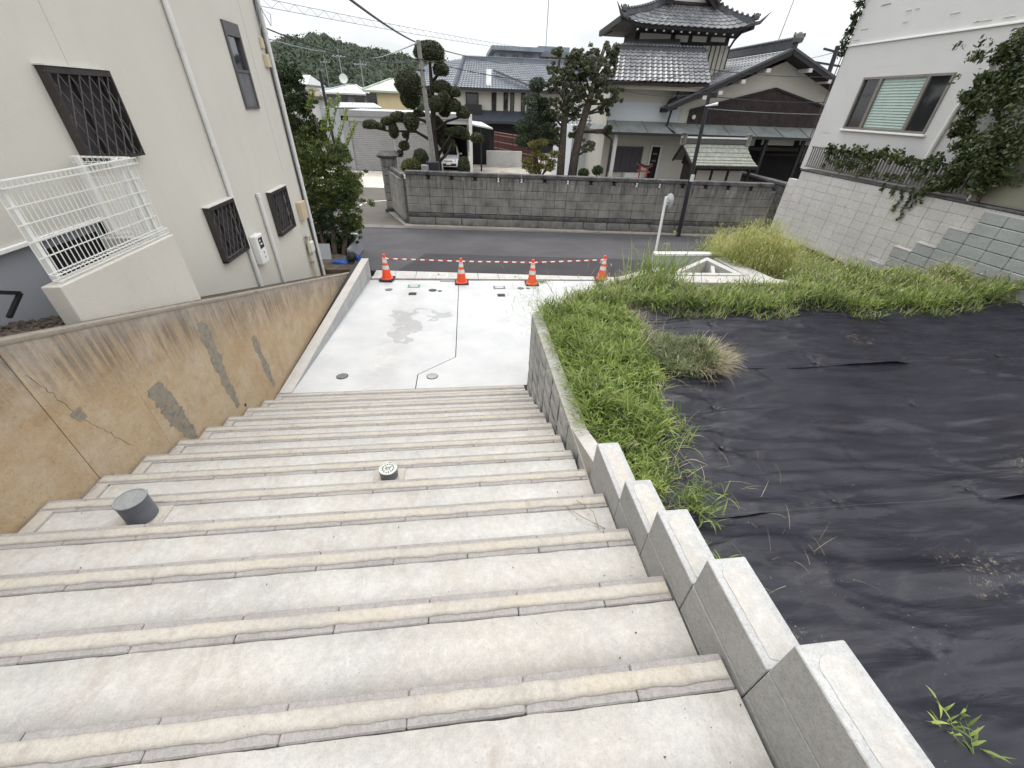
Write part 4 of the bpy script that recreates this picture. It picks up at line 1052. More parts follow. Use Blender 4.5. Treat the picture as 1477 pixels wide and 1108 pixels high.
ft = empty('lot_footing', (4.8, 7, -2.6), 'broad white concrete footing along the front of the lot below the triangular frame', 'footing')
q = [at(948, 398, Z=ZT - .02), at(1085, 397.5, Z=ZT - .02), at(1165, 409, Z=ZT - .02), at(950, 407, Z=ZT - .02)]
for p in q: p.z = ZT - .02
m = MB(); m.ext([p + Vector((0, 0, -.5)) for p in q[::-1]], (0, 0, .5)); m.build('footing_slab', M['mortar_white'], ft)
q = [at(1075, 395, Z=ZT - .03), at(1030, 371, Z=ZT - .03), at(1045, 369, Z=ZT - .03), at(1125, 404, Z=ZT - .03)]
m = MB(); m.ext([Vector((p.x, p.y, ZT - .55)) for p in q], (0, 0, .5)); m.build('side_slab', M['gutter'], ft)
fw = empty('front_block_wall', (4.8, 8.6, -3), 'short grey block wall with a white cap line at the front of the lot beside the road', 'block wall')
pa, pb = at(946, 366, Z=ZT), at(1045, 366.5, Z=ZT)
for r_ in range(4):
    n = 4
    for i in range(n):
        p = pa.lerp(pb, i / n); q = pa.lerp(pb, (i + 1) / n - .006)
        MB().hexa([Vector((p.x, p.y, ZT - .04 - .2 * (r_ + 1) + .006)), Vector((q.x, q.y, ZT - .04 - .2 * (r_ + 1) + .006)), Vector((q.x, q.y + .15, ZT - .04 - .2 * (r_ + 1) + .006)), Vector((p.x, p.y + .15, ZT - .04 - .2 * (r_ + 1) + .006)),
                   Vector((p.x, p.y, ZT - .04 - .2 * r_)), Vector((q.x, q.y, ZT - .04 - .2 * r_)), Vector((q.x, q.y + .15, ZT - .04 - .2 * r_)), Vector((p.x, p.y + .15, ZT - .04 - .2 * r_))]).build('block', M['grey_split'], fw)
m = MB(); m.bar(pa + Vector((0, .075, -.02)), pb + Vector((0, .075, -.02)), .17, .04); m.build('cap_strip', M['white'], fw)
m = MB(); m.ext([Vector((pa.x - .02, pa.y, ZR)), Vector((pa.x + .0, 7.3, ZR)), Vector((pb.x, 7.4, ZR)), Vector((pb.x, pb.y, ZR))], (0, 0, .75)); m.build('pit_floor', M['gutter'], kind='structure')

# ================================================================== GARDEN WALL (tuff stone) AND GATE PILLAR
gw = empty('stone_garden_wall', (4, 17, ZR), 'long dark stained tuff stone garden wall across the road', 'garden wall')
GA, GB = Vector((-2.17, 17.55, 0)), Vector((12.28, 16.03, 0)); gd = (GB - GA); GL = gd.length; gd.normalize(); gn = Vector((-gd.y, gd.x, 0)); GANG = math.atan2(gd.y, gd.x)
def gstone(L_, H, D, c=.012, nm='stone', mt='oya'): return MB().cbox(0, L_, 0, D, 0, H, c, 0, .003).mesh(nm, M[mt])
full, half = [gstone(.89, .29, .2) for _ in range(3)], [gstone(.44, .29, .2) for _ in range(3)]
for r_ in range(4):
    z = -3.72 + .30 * r_; u = -.45 if r_ % 2 else 0
    while u < GL - .02:
        if rnd.random() < .5:
            lst = [(half, .45), (half, .45)]
        else: lst = [(full, .9)]
        for ms, L_ in lst:
            a0 = max(0, u); a1 = min(u + L_, GL)
            if a1 - a0 > .05:
                p = GA + gd * a0 + gn * rnd.uniform(-.004, .004); o = obj_from(ms[rnd.randrange(3)], 'stone', gw, (p.x, p.y, z), (0, 0, GANG)); o.scale.x = (a1 - a0) / L_
            u += L_
m = MB(); p0 = GA + gn * .03; p1 = GB + gn * .03
m.hexa([(p0.x, p0.y, -3.7), (p1.x, p1.y, -3.7), (p1.x + gn.x * .13, p1.y + .13, -3.7), (p0.x + gn.x * .13, p0.y + .13, -3.7), (p0.x, p0.y, -2.72), (p1.x, p1.y, -2.72), (p1.x + gn.x * .13, p1.y + .13, -2.72), (p0.x + gn.x * .13, p0.y + .13, -2.72)]); m.build('joint_core', M['gap'], gw)
# lower course: rough footing of bigger stones with a ledge, half of it wedge shaped
u = 0
while u < GL:
    L_ = rnd.uniform(.8, 1.1); p = GA + gd * u - gn * .06
    obj_from(gstone(min(L_, GL - u) - .012, .30, .3, .03), 'stone', gw, (p.x, p.y, -4.19), (0, 0, GANG)); u += L_
u = 0
while u < GL:
    p = GA + gd * u - gn * .07; obj_from(gstone(min(.9, GL - u) - .01, .13, .3, .015, 'ledge_stone', 'oya_dark'), 'ledge_stone', gw, (p.x, p.y, -3.87), (0, 0, GANG)); u += .9
tg = MB(); 
tg.ext([(0, 0, 0), (.42, 0, 0), (.21, 0, .24)], (0, .07, 0)); tgm = tg.mesh('wedge_stone', M['oya'])
u = 7.2
while u < GL - .4:
    p = GA + gd * u - gn * .115; obj_from(tgm, 'wedge_stone', gw, (p.x, p.y, -4.17), (0, 0, GANG)); u += .47
# pierced top course: rounded panels with white mortar gaps, and the coping
cap_ = gstone(.89, .14, .26, .02, 'coping_stone', 'oya_dark'); lozm = MB(); L_ = .80
prof = [(.06, 0), (.0, .07), (.06, .14), (L_ - .06, .14), (L_, .07), (L_ - .06, 0)]; lozm.ext([(x_, 0.0, z_) for x_, z_ in prof], (0, .16, 0)); lozm = lozm.mesh('pierced_stone', M['oya'])
u = 0; k = 0
while u < GL - .3:
    p = GA + gd * u; obj_from(cap_, 'coping_stone', gw, ((p - gn * .03).x, (p - gn * .03).y, -2.38), (0, 0, GANG)).scale.x = min(.9, GL - u) / .9
    p2 = GA + gd * (u + .05); obj_from(lozm, 'pierced_stone', gw, (p2.x, p2.y, -2.525), (0, 0, GANG)).scale.x = min(1, (GL - u - .05) / .82)
    if k in (0, 4, 5, 7, 10, 11):
        q = GA + gd * (u - .0) - gn * .006; m = MB(); m.ext([(-.05, 0, 0), (.05, 0, 0), (.015, 0, .065), (.05, 0, .13), (-.05, 0, .13), (-.015, 0, .065)], (0, .1, 0)); obj_from(m.mesh('white_mortar_joint', M['white']), 'white_mortar_joint', gw, (q.x, q.y, -2.52), (0, 0, GANG))
    u += .9; k += 1
m = MB(); p0 = GA + gn * .12; p1 = GB + gn * .12; m.bar((p0.x, p0.y, -2.45), (p1.x, p1.y, -2.45), .06, .14); m.build('top_core', M['gap'], gw)
m = MB(); m.box(-2.26, -2.12, 17.56, 17.72, -4.2, -2.4); m.build('corner_stone', M['oya_dark'], gw)
# return towards the gate pillar
RA, RB = Vector((-2.20, 17.62, 0)), Vector((-2.92, 19.7, 0)); rd = (RB - RA); RL = rd.length; rd.normalize(); RANG = math.atan2(rd.y, rd.x)
for r_ in range(5):
    u = 0
    while u < RL - .02:
        L_ = .9 if r_ % 2 else .45
        p = RA + rd * u; o = obj_from((full if L_ == .9 else half)[rnd.randrange(3)], 'stone', gw, (p.x, p.y, -4.02 + .3 * r_), (0, 0, RANG)); o.scale.x = min(1, (RL - u) / L_); u += L_
m = MB(); m.bar((RA.x, RA.y, -2.44), (RB.x, RB.y, -2.44), .26, .12); m.build('return_coping', M['oya_dark'], gw)
m = MB(); m.bar((RA.x, RA.y, -4.1), (RB.x, RB.y, -4.1), .3, .2); m.build('return_footing', M['oya_dark'], gw)
gpil = empty('gate_pillar', (-3.05, 19.85, ZR), 'square stacked stone gate pillar with a dark overhanging cap at the end of the garden wall', 'gate pillar')
px0, py0 = -3.38, 19.75; h = .33
for r_ in range(6):
    z = ZR + .16 + h * r_
    if r_ % 2: MB().cbox(px0, px0 + .6, py0, py0 + .6, z, z + h - .012, .02, 0, .006).build('stone', M['oya'], gpil)
    else:
        MB().cbox(px0, px0 + .3, py0, py0 + .6, z, z + h - .012, .02, 0, .006).build('stone', M['oya'], gpil); MB().cbox(px0 + .31, px0 + .6, py0, py0 + .6, z, z + h - .012, .02, 0, .006).build('stone', M['oya'], gpil)
MB().cbox(px0 - .07, px0 + .67, py0 - .07, py0 + .67, ZR, ZR + .16, .02).build('plinth', M['oya_dark'], gpil)
zc = ZR + .16 + h * 6
m = MB(); a_ = .10
m.hexa([(px0 - .04, py0 - .04, zc), (px0 + .64, py0 - .04, zc), (px0 + .64, py0 + .64, zc), (px0 - .04, py0 + .64, zc), (px0 - a_ - .04, py0 - a_ - .04, zc + .1), (px0 + .64 + a_, py0 - a_ - .04, zc + .1), (px0 + .64 + a_, py0 + .64 + a_, zc + .1), (px0 - a_ - .04, py0 + .64 + a_, zc + .1)])
m.hexa([(px0 - a_ - .04, py0 - a_ - .04, zc + .101), (px0 + .64 + a_, py0 - a_ - .04, zc + .101), (px0 + .64 + a_, py0 + .64 + a_, zc + .101), (px0 - a_ - .04, py0 + .64 + a_, zc + .101), (px0 + .02, py0 + .02, zc + .26), (px0 + .58, py0 + .02, zc + .26), (px0 + .58, py0 + .58, zc + .26), (px0 + .02, py0 + .58, zc + .26)])
m.build('cap_stone', M['oya_dark'], gpil)

# ================================================================== BEHIND THE WALL: TEMPLE-LIKE HOUSE
def tile_roof(EL, ER, TR, TL, nc, nr, amp=.03, lip=.025, tri=None):
    """silver roof tiles laid in rows and columns between eave and top; each tile is its own curved piece"""
    EL, ER, TR, TL = map(Vector, (EL, ER, TR, TL)); V = []; F = []; K = 7
    nrm = (ER - EL).cross(TL - EL).normalized()
    if nrm.z < 0: nrm = -nrm
    for r_ in range(nr):
        for c_ in range(nc):
            if tri and not tri((c_ + .5) / nc, (r_ + .5) / nr): continue
            b = len(V)
            for (tv, dz) in ((r_ / nr - .02 / nr, lip), ((r_ + 1.12) / nr, 0)):
                for k in range(K):
                    u = (c_ + k / (K - 1)) / nc; w_ = k / (K - 1)
                    hgt = amp * (math.cos(w_ * 2 * math.pi) * .55 + .45 * math.cos(w_ * 4 * math.pi) * .4)
                    p = EL.lerp(ER, u).lerp(TL.lerp(TR, u), min(tv, 1.0)) + nrm * (hgt + dz + amp)
                    V.append(p)
            for k in range(K - 1): F.append((b + k, b + k + 1, b + K + k + 1, b + K + k))
            b2 = len(V)
            for k in range(K): V.append(V[b + k] - nrm * .028)
            for k in range(K - 1): F.append((b + k + 1, b + k, b2 + k, b2 + k + 1))
    m = MB(); m.add(V, F); return m
def ridge(pts, wd, ht, mat_, parent, name='ridge'):
    m = MB()
    for p, q in zip(pts, pts[1:]):
        p, q = Vector(p), Vector(q); m.bar(p, q, wd, ht)
        d = (q - p); n = max(1, int(d.length / .16)); s_ = d.cross(Vector((0, 0, 1))).normalized()
        for i in range(n):
            c = p + d * ((i + .5) / n) + Vector((0, 0, ht / 2)); m.tube([c - s_ * wd * .62, c - s_ * wd * .3 + Vector((0, 0, .045)), c + s_ * wd * .3 + Vector((0, 0, .045)), c + s_ * wd * .62], .05, 6)
    return m.build(name, mat_, parent, kind='stuff')
def onigawara(p, s_, parent, mat_):
    m = MB(); m.lathe([(s_ * .2, -s_ * .6), (s_ * .62, -s_ * .45), (s_ * .7, 0), (s_ * .45, s_ * .5), (s_ * .12, s_ * .7)], (0, 0, 0), 10); m.tube([(-s_ * .5, 0, 0), (-s_ * .8, 0, s_ * .3), (-s_ * .7, 0, s_ * .6)], s_ * .14, 6); m.tube([(s_ * .5, 0, 0), (s_ * .8, 0, s_ * .3), (s_ * .7, 0, s_ * .6)], s_ * .14, 6)
    return obj_from(m.mesh('ridge_end_tile', mat_), 'ridge_end_tile', parent, p)
jp = empty('traditional_house', (10, 23, -4.1), 'large old house with white plaster walls and silver tiled gables behind the stone wall', 'house')
YF = 22.0
def fp(px, py, Y=YF): return at(px, py, Y=Y)
def plate(pix, Y, th, name, mat_, parent=jp):
    m = MB(); m.ext([fp(a_, b_, Y) for a_, b_ in pix], (0, th, 0)); return m.build(name, mat_, parent)
# main walls
def R_(px_, py_, Y=YF): return fp(px_, py_, Y)
xl = R_(882, 125).x; xr = 19.5
m = MB(); m.box(xl, 12.4, YF, YF + 5, -4.15, 1.05); m.build('wall', M['plaster_y'], jp)
MB().box(xl - .01, 10.6, YF - .03, YF - .005, -.52, .22).build('wall_panel', M['plaster_cool'], jp)
MB().box(xl - .02, xl + .12, YF - .05, YF - .03, -.52, .95).build('corner_board', M['plaster_cool'], jp)
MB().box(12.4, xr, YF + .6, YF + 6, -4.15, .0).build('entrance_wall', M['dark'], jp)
# gable wing wall (pentagon) with brown boards below
ga = fp(1143, 82, 21.9)
wl_, wr_ = fp(975, 152, 21.9), fp(1215, 132, 21.9)
bot = -.6
MB().ext([(wl_.x + .3, 21.95, bot), (wl_.x + .3, 21.95, wl_.z), (ga.x, 21.95, ga.z - .1), (wr_.x, 21.95, wr_.z), (wr_.x, 21.95, bot)], (0, 5, 0)).build('gable_wall', M['plaster_y'], jp)
wa, w1_, w2_ = fp(1118, 129, 21.9), fp(995, 160, 21.9), fp(1200, 160, 21.9)
n = 46
for i in range(n):
    x0 = w1_.x + (w2_.x - w1_.x) * i / n; x1 = w1_.x + (w2_.x - w1_.x) * (i + 1) / n - .008
    f = lambda x: (w1_.z + (wa.z - w1_.z) * (x - w1_.x) / (wa.x - w1_.x)) if x < wa.x else (wa.z + (w2_.z - wa.z) * (x - wa.x) / (w2_.x - wa.x))
    dy = rnd.uniform(0, .012); MB().hexa([(x0, 21.88 + dy, bot), (x1, 21.88 + dy, bot), (x1, 21.95, bot), (x0, 21.95, bot), (x0, 21.88 + dy, f(x0)), (x1, 21.88 + dy, f(x1)), (x1, 21.95, f(x1)), (x0, 21.95, f(x0))]).build('wood_board', M['dkwood'], jp)
m = MB(); m.bar((w1_.x, 21.86, w1_.z + .03), (wa.x, 21.86, wa.z + .03), .06, .08); m.bar((wa.x, 21.86, wa.z + .03), (w2_.x, 21.86, w2_.z + .03), .06, .08); m.build('board_trim', M['beam'], jp)
# gable roof: two slopes running back
ap, l_, r__ = fp(1144, 74, 21.2), fp(972, 153, 21.2), fp(1222, 130, 21.2); bk = 6.5
l_ = Vector((l_.x - .3, 21.2, l_.z - .12))
tile_roof((l_.x, 21.2 + bk, l_.z), (l_.x, 21.2, l_.z), (ap.x, 21.2, ap.z), (ap.x, 21.2 + bk, ap.z), 24, 17).build('roof_tiles', M['tile'], jp, kind='stuff')
tile_roof((r__.x, 21.2, r__.z), (r__.x, 21.2 + bk, r__.z), (ap.x, 21.2 + bk, ap.z), (ap.x, 21.2, ap.z), 24, 12).build('roof_tiles', M['tile_dark'], jp, kind='stuff')
MB().ext([(l_.x, 21.22, l_.z - .14), (l_.x, 21.22, l_.z), (ap.x, 21.22, ap.z), (r__.x, 21.22, r__.z), (r__.x, 21.22, r__.z - .14), (ap.x, 21.22, ap.z - .16)], (0, bk, 0)).build('roof_deck', M['beam'], jp)
m = MB(); m.bar((l_.x, 21.18, l_.z - .02), (ap.x, 21.18, ap.z - .02), .05, .2); m.bar((ap.x, 21.18, ap.z - .02), (r__.x, 21.18, r__.z - .02), .05, .2); m.build('barge_board', M['beam'], jp)
m = MB(); m.bar((l_.x, 21.25, l_.z + .10), (ap.x, 21.25, ap.z + .10), .22, .09); m.bar((ap.x, 21.25, ap.z + .10), (r__.x, 21.25, r__.z + .10), .22, .09); m.build('verge_tiles', M['tile_dark'], jp)
ridge([(ap.x, 21.2, ap.z + .24), (ap.x, 21.2 + bk, ap.z + .24)], .26, .32, M['tile_dark'], jp); onigawara((ap.x, 21.12, ap.z + .42), .30, jp, M['oya_dark'])
for px_, py_ in ((1106, 102), (1070, 118), (1037, 134), (1014, 141), (1166, 102), (1194, 118)):
    p = fp(px_, py_, 21.3); MB().box(p.x - .09, p.x + .09, 21.15, 21.9, p.z - .07, p.z + .07).build('purlin_end', M['plaster'], jp)
# tile roof over the white wing
el, er, tr_, tl_ = fp(873, 117, 21.0), fp(1024, 121, 21.0), fp(1017, 76, 22.6), fp(880, 71, 22.6)
tile_roof(el, er, tr_, tl_, 19, 9, .035, .035).build('roof_tiles', M['tile'], jp, kind='stuff')
MB().hexa([el + Vector((0, .02, -.12)), er + Vector((0, .02, -.12)), tr_ + Vector((0, .02, -.12)), tl_ + Vector((0, .02, -.12)), el + Vector((0, .02, -.01)), er + Vector((0, .02, -.01)), tr_ + Vector((0, .02, -.01)), tl_ + Vector((0, .02, -.01))]).build('roof_deck', M['dkwood'], jp)
ridge([tl_ + Vector((.1, 0, .04)), tr_ + Vector((-.05, 0, .04))], .22, .18, M['tile_dark'], jp); onigawara(tr_ + Vector((0, -.05, .12)), .15, jp, M['oya_dark'])
MB().box(el.x + .15, er.x - .1, 21.25, YF, el.z - .22, el.z - .08).build('eave_board', M['plaster_y'], jp)
# tower
TY = 24.2
t0, t1 = fp(915, 60, TY), fp(1051, 62, TY)
MB().box(t0.x, t1.x, TY, TY + 1.6, -1, fp(980, 36, TY).z).build('tower_wall', M['beam'], jp)
for a_, b_ in ((922, 968), (973, 994), (998, 1021), (1025, 1048)):
    p, q = fp(a_, 60, TY - .03), fp(b_, 50, TY - .03); MB().box(p.x, q.x, TY - .03, TY, p.z, q.z + .02).build('plaster_panel', M['plaster'], jp)
for a_ in range(6):
    p, q = fp(1008 + a_ * 6.6, 110, TY - .03), fp(1008 + a_ * 6.6 + 6.2, 66, TY - .03); MB().box(p.x, q.x, TY - .03, TY, 0.2, q.z).build('siding_board', M['plaster_y'], jp)
p, q = fp(893, 66, 23.4), fp(981, 67, 23.4); r1 = fp(915, 58, TY); r2 = fp(981, 58, TY)
MB().hexa([p, q, r2, r1, p + Vector((0, 0, .05)), q + Vector((0, 0, .05)), r2 + Vector((0, 0, .05)), r1 + Vector((0, 0, .05))]).build('small_canopy', M['metal_roof'], jp)
EYF, EYB = 22.9, 26.2; e0, e1 = fp(897, 35, EYF), fp(1086, 40, EYF)
ze = (e0.z + e1.z) / 2 - .05; xc = (e0.x + e1.x) / 2
g0, g1 = fp(958, 16, TY + .1), fp(1026, 17, TY + .1); zg = (g0.z + g1.z) / 2 + .05
def lift(t): return .0 if abs(t) < .5 else .24 * ((abs(t) - .5) / .5) ** 2
# front skirt of the hip-and-gable roof, eave corners swept up
n = 20; m = MB()
for i in range(n):
    for (u0_, u1_) in ((i / n, (i + 1) / n),):
        a0, a1 = 2 * u0_ - 1, 2 * u1_ - 1; L0 = Vector((e0.x + (e1.x - e0.x) * u0_, EYF, ze + lift(a0))); L1 = Vector((e0.x + (e1.x - e0.x) * u1_, EYF, ze + lift(a1)))
        T0 = Vector((g0.x + (g1.x - g0.x) * u0_, TY + .3, zg + .3)); T1 = Vector((g0.x + (g1.x - g0.x) * u1_, TY + .3, zg + .3))
        s_ = tile_roof(L0, L1, T1, T0, 1, 8, .03, .03); m.add(s_.v, s_.f)
m.build('roof_tiles', M['tile'], jp, kind='stuff')
apx = Vector((xc - .1, TY, zg + 1.75))
for sg, E_, G_ in ((-1, e0, g0), (1, e1, g1)):
    E_ = Vector((E_.x, EYF, ze + .24)); Bk = Vector((E_.x, EYB, ze + .05)); Gf = Vector((G_.x, TY, zg + .1)); Gb = Vector((G_.x, EYB - .9, zg + .1)); Af = Vector((apx.x, TY - .35, apx.z)); Ab = Vector((apx.x, EYB - .9, apx.z))
    for q4, nc, nr in (((Bk, E_, Gf, Gb), 20, 8), ((Gb, Gf + Vector((0, -.45, 0)), Af, Ab), 18, 9)):
        tile_roof(*q4, nc, nr, .03, .03).build('roof_tiles', M['tile_dark'], jp, kind='stuff')
    def arc(P, Q, sag, n=8): return [P.lerp(Q, i / n) - Vector((0, 0, sag * math.sin(math.pi * i / n))) for i in range(n + 1)]
    ridge(arc(E_ + Vector((0, 0, .12)), Gf + Vector((0, 0, .2)), .10), .22, .2, M['tile_dark'], jp, 'hip_ridge')
    ridge(arc(Gf + Vector((sg * .05, -.4, .16)), Af + Vector((0, -.1, .16)), .12), .2, .16, M['tile_dark'], jp, 'verge_ridge')
    onigawara(E_ + Vector((0, -.05, .25)), .2, jp, M['oya_dark']); 
    m = MB(); m.tube([E_ + Vector((-sg * .3, .1, -.05)), E_ + Vector((sg * .15, -.2, .05)), E_ + Vector((sg * .45, -.35, .4))], [.09, .07, .01], 6); m.build('eave_horn', M['oya_dark'], jp)
    m = MB(); m.bar(E_ + Vector((0, .0, -.06)), Bk + Vector((0, 0, -.06)), .16, .22); m.build('side_fascia', M['beam'], jp)
    m = MB(); for_ = arc(Gf + Vector((0, -.35, 0)), Af + Vector((0, -.0, 0)), .10)
    for p, q in zip(for_, for_[1:]): m.bar(p + Vector((0, 0, -.03)), q + Vector((0, 0, -.03)), .06, .22)
    m.build('barge_board', M['dkwood'], jp)
ridge([(apx.x, TY - .4, apx.z + .2), (apx.x, EYB - .9, apx.z + .2)], .28, .4, M['tile_dark'], jp)
MB().ext([(g0.x + .35, TY, zg + .22), (g1.x - .35, TY, zg + .22), (apx.x, TY, apx.z - .12)], (0, .1, 0)).build('gable_panel', M['plaster'], jp)
m = MB(); m.bar((g0.x, TY - .04, zg + .2), (g1.x, TY - .04, zg + .2), .1, .1); m.build('gable_beam', M['dkwood'], jp)
m = MB(); n = 24
for i in range(n):
    u_, v_ = i / n, (i + 1) / n; xa_, xb_ = e0.x + (e1.x - e0.x) * u_, e0.x + (e1.x - e0.x) * v_; la, lb2 = lift(2 * u_ - 1), lift(2 * v_ - 1)
    m.hexa([(xa_, EYF + .06, ze + la - .10), (xb_, EYF + .06, ze + lb2 - .10), (xb_, TY + .1, ze - .12), (xa_, TY + .1, ze - .12), (xa_, EYF + .02, ze + la + .02), (xb_, EYF + .02, ze + lb2 + .02), (xb_, TY + .1, ze + .05 + lb2 * .5), (xa_, TY + .1, ze + .05 + la * .5)])
m.build('eave_soffit', M['beam'], jp)
m = MB(); m.box(e0.x + .15, e1.x - .15, TY + .1, EYB, ze - .10, ze + .06); m.build('side_soffit', M['beam'], jp)
for i in range(12):
    x = e0.x + .8 + (e1.x - e0.x - 1.6) * i / 11; MB().box(x - .035, x + .035, EYF + .12, EYF + .2, ze - .17, ze - .11).build('rafter_end', M['plaster'], jp)
m = MB(); q = e1 + Vector((-.35, .1, -.1)); m.tube([q, q + Vector((-.1, .4, -.3)), Vector((t1.x + .1, TY, t1.z - .2)), Vector((t1.x + .1, TY, t1.z - 2.2))], .05, 8); m.build('gutter_pipe', M['dkpole'], jp)
# long metal canopy
c0, c1 = fp(882, 191, 20.9), fp(1200, 196, 20.9)
zc0, zt_ = -.93, -.50
m = MB(); xa, xb = c0.x - .1, xr + 1
m.hexa([(xa, 20.9, zc0 - .03), (xb, 20.9, zc0 - .03), (xb, YF, zt_ - .03), (xa + .2, YF, zt_ - .03), (xa, 20.9, zc0), (xb, 20.9, zc0), (xb, YF, zt_), (xa + .2, YF, zt_)])
can = m.build('canopy', M['metal_roof'], jp)
x = xa + .5
while x < xb: MB().bar((x, 20.9, zc0 + .012), (x, YF, zt_ + .012), .025, .03).build('standing_seam', M['metal_roof'], can); x += 1.35
MB().box(xa, xb, 20.82, 20.9, zc0 - .10, zc0 + .01).build('gutter', M['dkpole'], can)
MB().hexa([(xa, 20.92, zc0 - .05), (xa, YF + 3.2, zc0 - .05), (xa + .3, YF + 3.2, zt_), (xa + .3, YF, zt_ - .02), (xa, 20.92, zc0 - .01), (xa, YF + 3.2, zc0 - .01), (xa + .3, YF + 3.2, zt_ + .02), (xa + .3, YF, zt_ + .02)]).build('canopy_return', M['metal_roof'], jp)
# ground floor: shuttered window, door, posts, lintels
p, q = fp(877, 248, 21.93), fp(929, 212, 21.93)
wn = MB().cbox(p.x, q.x, 21.93, 21.99, p.z, q.z, .01).build('window', M['frame_grey'], jp)
for i in range(3):
    a_, b_ = p.x + .06 + (q.x - p.x - .12) * i / 3, p.x + .06 + (q.x - p.x - .12) * (i + 1) / 3 - .02; MB().box(a_, b_, 21.90, 21.94, p.z + .06, q.z - .06).build('shutter_panel', simple('dark_violet_shutter', (.05, .047, .055), .5, .1), wn)
p, q = fp(931, 262, 21.93), fp(953, 212, 21.93)
dr = MB().box(p.x, q.x, 21.94, 21.99, -4.1, q.z).build('doorway', M['dark'], jp)
m = MB(); m.box(p.x - .08, p.x, 21.90, 21.99, -4.1, q.z + .08); m.box(q.x, q.x + .1, 21.90, 21.99, -4.1, q.z + .08); m.box(p.x, q.x, 21.90, 21.99, q.z, q.z + .08); m.build('frame', M['plaster'], dr)
for py_ in (222, 232): z = fp(940, py_, 21.93).z; MB().box(p.x + .1, q.x - .1, 21.925, 21.94, z - .04, z + .04).build('shelf_item', M['house_brown'], dr)
p, q = fp(896, 262, 21.9), fp(922, 249, 21.9); MB().box(p.x, q.x, 21.6, 21.9, p.z - 1.2, q.z).build('low_white_wall', M['plaster'], jp)
for a_ in (884, 1097, 1150): p = fp(a_, 230, 21.1); MB().box(p.x - .07, p.x + .07, 21.05, 21.19, -4.1, zc0 - .1).build('porch_post', M['plaster'] if a_ == 884 else M['beam'], jp)
m = MB(); p = fp(870, 192, 21); m.tube([(p.x, 21, p.z), (p.x + .45, 21, p.z - .25), (p.x + .45, 21, -4.1)], .045, 8); m.build('downpipe', M['dkpole'], jp)
for a_, b_ in ((1040, 1091), (1098, 1148), (1153, 1200)):
    p, q = fp(a_, 209, 21.6), fp(b_, 199, 21.6); MB().box(p.x, q.x, 21.6, 21.66, p.z, q.z).build('lintel_panel', M['plaster_y'], jp)
MB().box(12.2, xr, 21.58, 21.68, fp(1100, 214, 21.6).z - .1, fp(1100, 214, 21.6).z + .05).build('lintel_beam', M['beam'], jp)
p = fp(1130, 222, 22.5); MB().box(p.x - 1.2, p.x + 1.5, 22.5, 22.58, p.z - .1, p.z).build('inner_rail', M['dkwood'], jp)
m = MB(); p = fp(970, 150, 21.7); m.lathe([(.001, -.25), (.2, -.2), (.3, 0), (.2, .18), (.001, .25)], (0, 0, 0), 14); o = obj_from(m.mesh('rain_hopper', M['beam'], True), 'rain_hopper', jp, (p.x, 21.6, p.z))
m = MB(); m.tube([(p.x + .25, 21.6, p.z + 1.0), (p.x, 21.6, p.z), (p.x - .1, 21.6, p.z - .9), (p.x + .05, 20.95, p.z - 1.1)], .05, 8); m.build('rain_pipe', M['beam'], jp)
p = fp(1001, 169, 21.8); m = MB(); m.lathe([(.09, 0), (.09, .05), (.03, .06)], (0, 0, 0), 12); obj_from(m.mesh('wall_vent', M['plaster']), 'wall_vent', jp, (p.x, 21.85, p.z), (R(90), 0, 0))
# the low wing behind the pines
MB().box(fp(822, 230, 25).x, xl + .2, 25, 30, -4.15, fp(850, 182, 25).z).build('side_wall', M['plaster_cool'], jp)
sl0, sl1, st1, st0 = fp(818, 180, 24.4), fp(890, 180, 24.4), fp(890, 140, 27), fp(826, 140, 27)
tile_roof(sl0, sl1, st1, st0, 12, 9, .035, .03).build('roof_tiles', M['tile'], jp, kind='stuff')
# big television antenna on the gable ridge
def antenna(name, base, h, lab, arms=5, r=.02, tilt=(0, 0), s_=1.0, mat_=None):
    e = empty(name, base, lab, 'antenna'); b = Vector(base); t = b + Vector((tilt[0], tilt[1], h)); mt = mat_ or M['cable_grey']
    m = MB(); m.tube([b, t], r, 6); m.build('mast', mt, e)
    m = MB(); c = b.lerp(t, .80); m.tube([c - Vector((.6 * s_, 0, 0)), c + Vector((.6 * s_, 0, 0))], r * .7, 5)
    for i in range(arms): x = -.5 * s_ + i * s_ / (arms - 1); m.tube([c + Vector((x, -.28 * s_, 0)), c + Vector((x, .28 * s_, .12 * s_))], r * .5, 5)
    m.build('boom', mt, e); return e
p = fp(1119, 68, 23.5)
antenna('television_antenna', (p.x, 23.5, p.z), 2.6, 'thin leaning television antenna on the ridge of the silver tiled gable', tilt=(.25, 0), r=.022)

# ---- little gate shrine roof and the red torii
gs = empty('wayside_shrine', (11.2, 19, -4.1), 'small shrine with a pale green slate roof just behind the stone wall', 'shrine')
eL, eR, rL_, rR_ = fp(1000, 239, 18.2), fp(1093, 241, 18.2), fp(985, 206, 19.2), fp(1077, 208, 19.2)
nr_, nc_ = 6, 12
for r_ in range(nr_):
    off = .5 * (r_ % 2)
    for c_ in range(nc_ + 1):
        u0_, u1_ = max(0, (c_ - off) / nc_), min(1, (c_ + 1 - off) / nc_ - .004)
        if u1_ <= u0_: continue
        v0_, v1_ = r_ / nr_, (r_ + 1.05) / nr_; sagf = lambda v: -.10 * math.sin(math.pi * min(v, 1))
        P = lambda u, v, dz: eL.lerp(eR, u).lerp(rL_.lerp(rR_, u), min(v, 1)) + Vector((0, 0, sagf(v) + dz))
        MB().hexa([P(u0_, v0_, 0), P(u1_, v0_, 0), P(u1_, v1_, -.02), P(u0_, v1_, -.02), P(u0_, v0_, .035), P(u1_, v0_, .035), P(u1_, v1_, .0), P(u0_, v1_, .0)]).build('slate', M['slate'], gs)
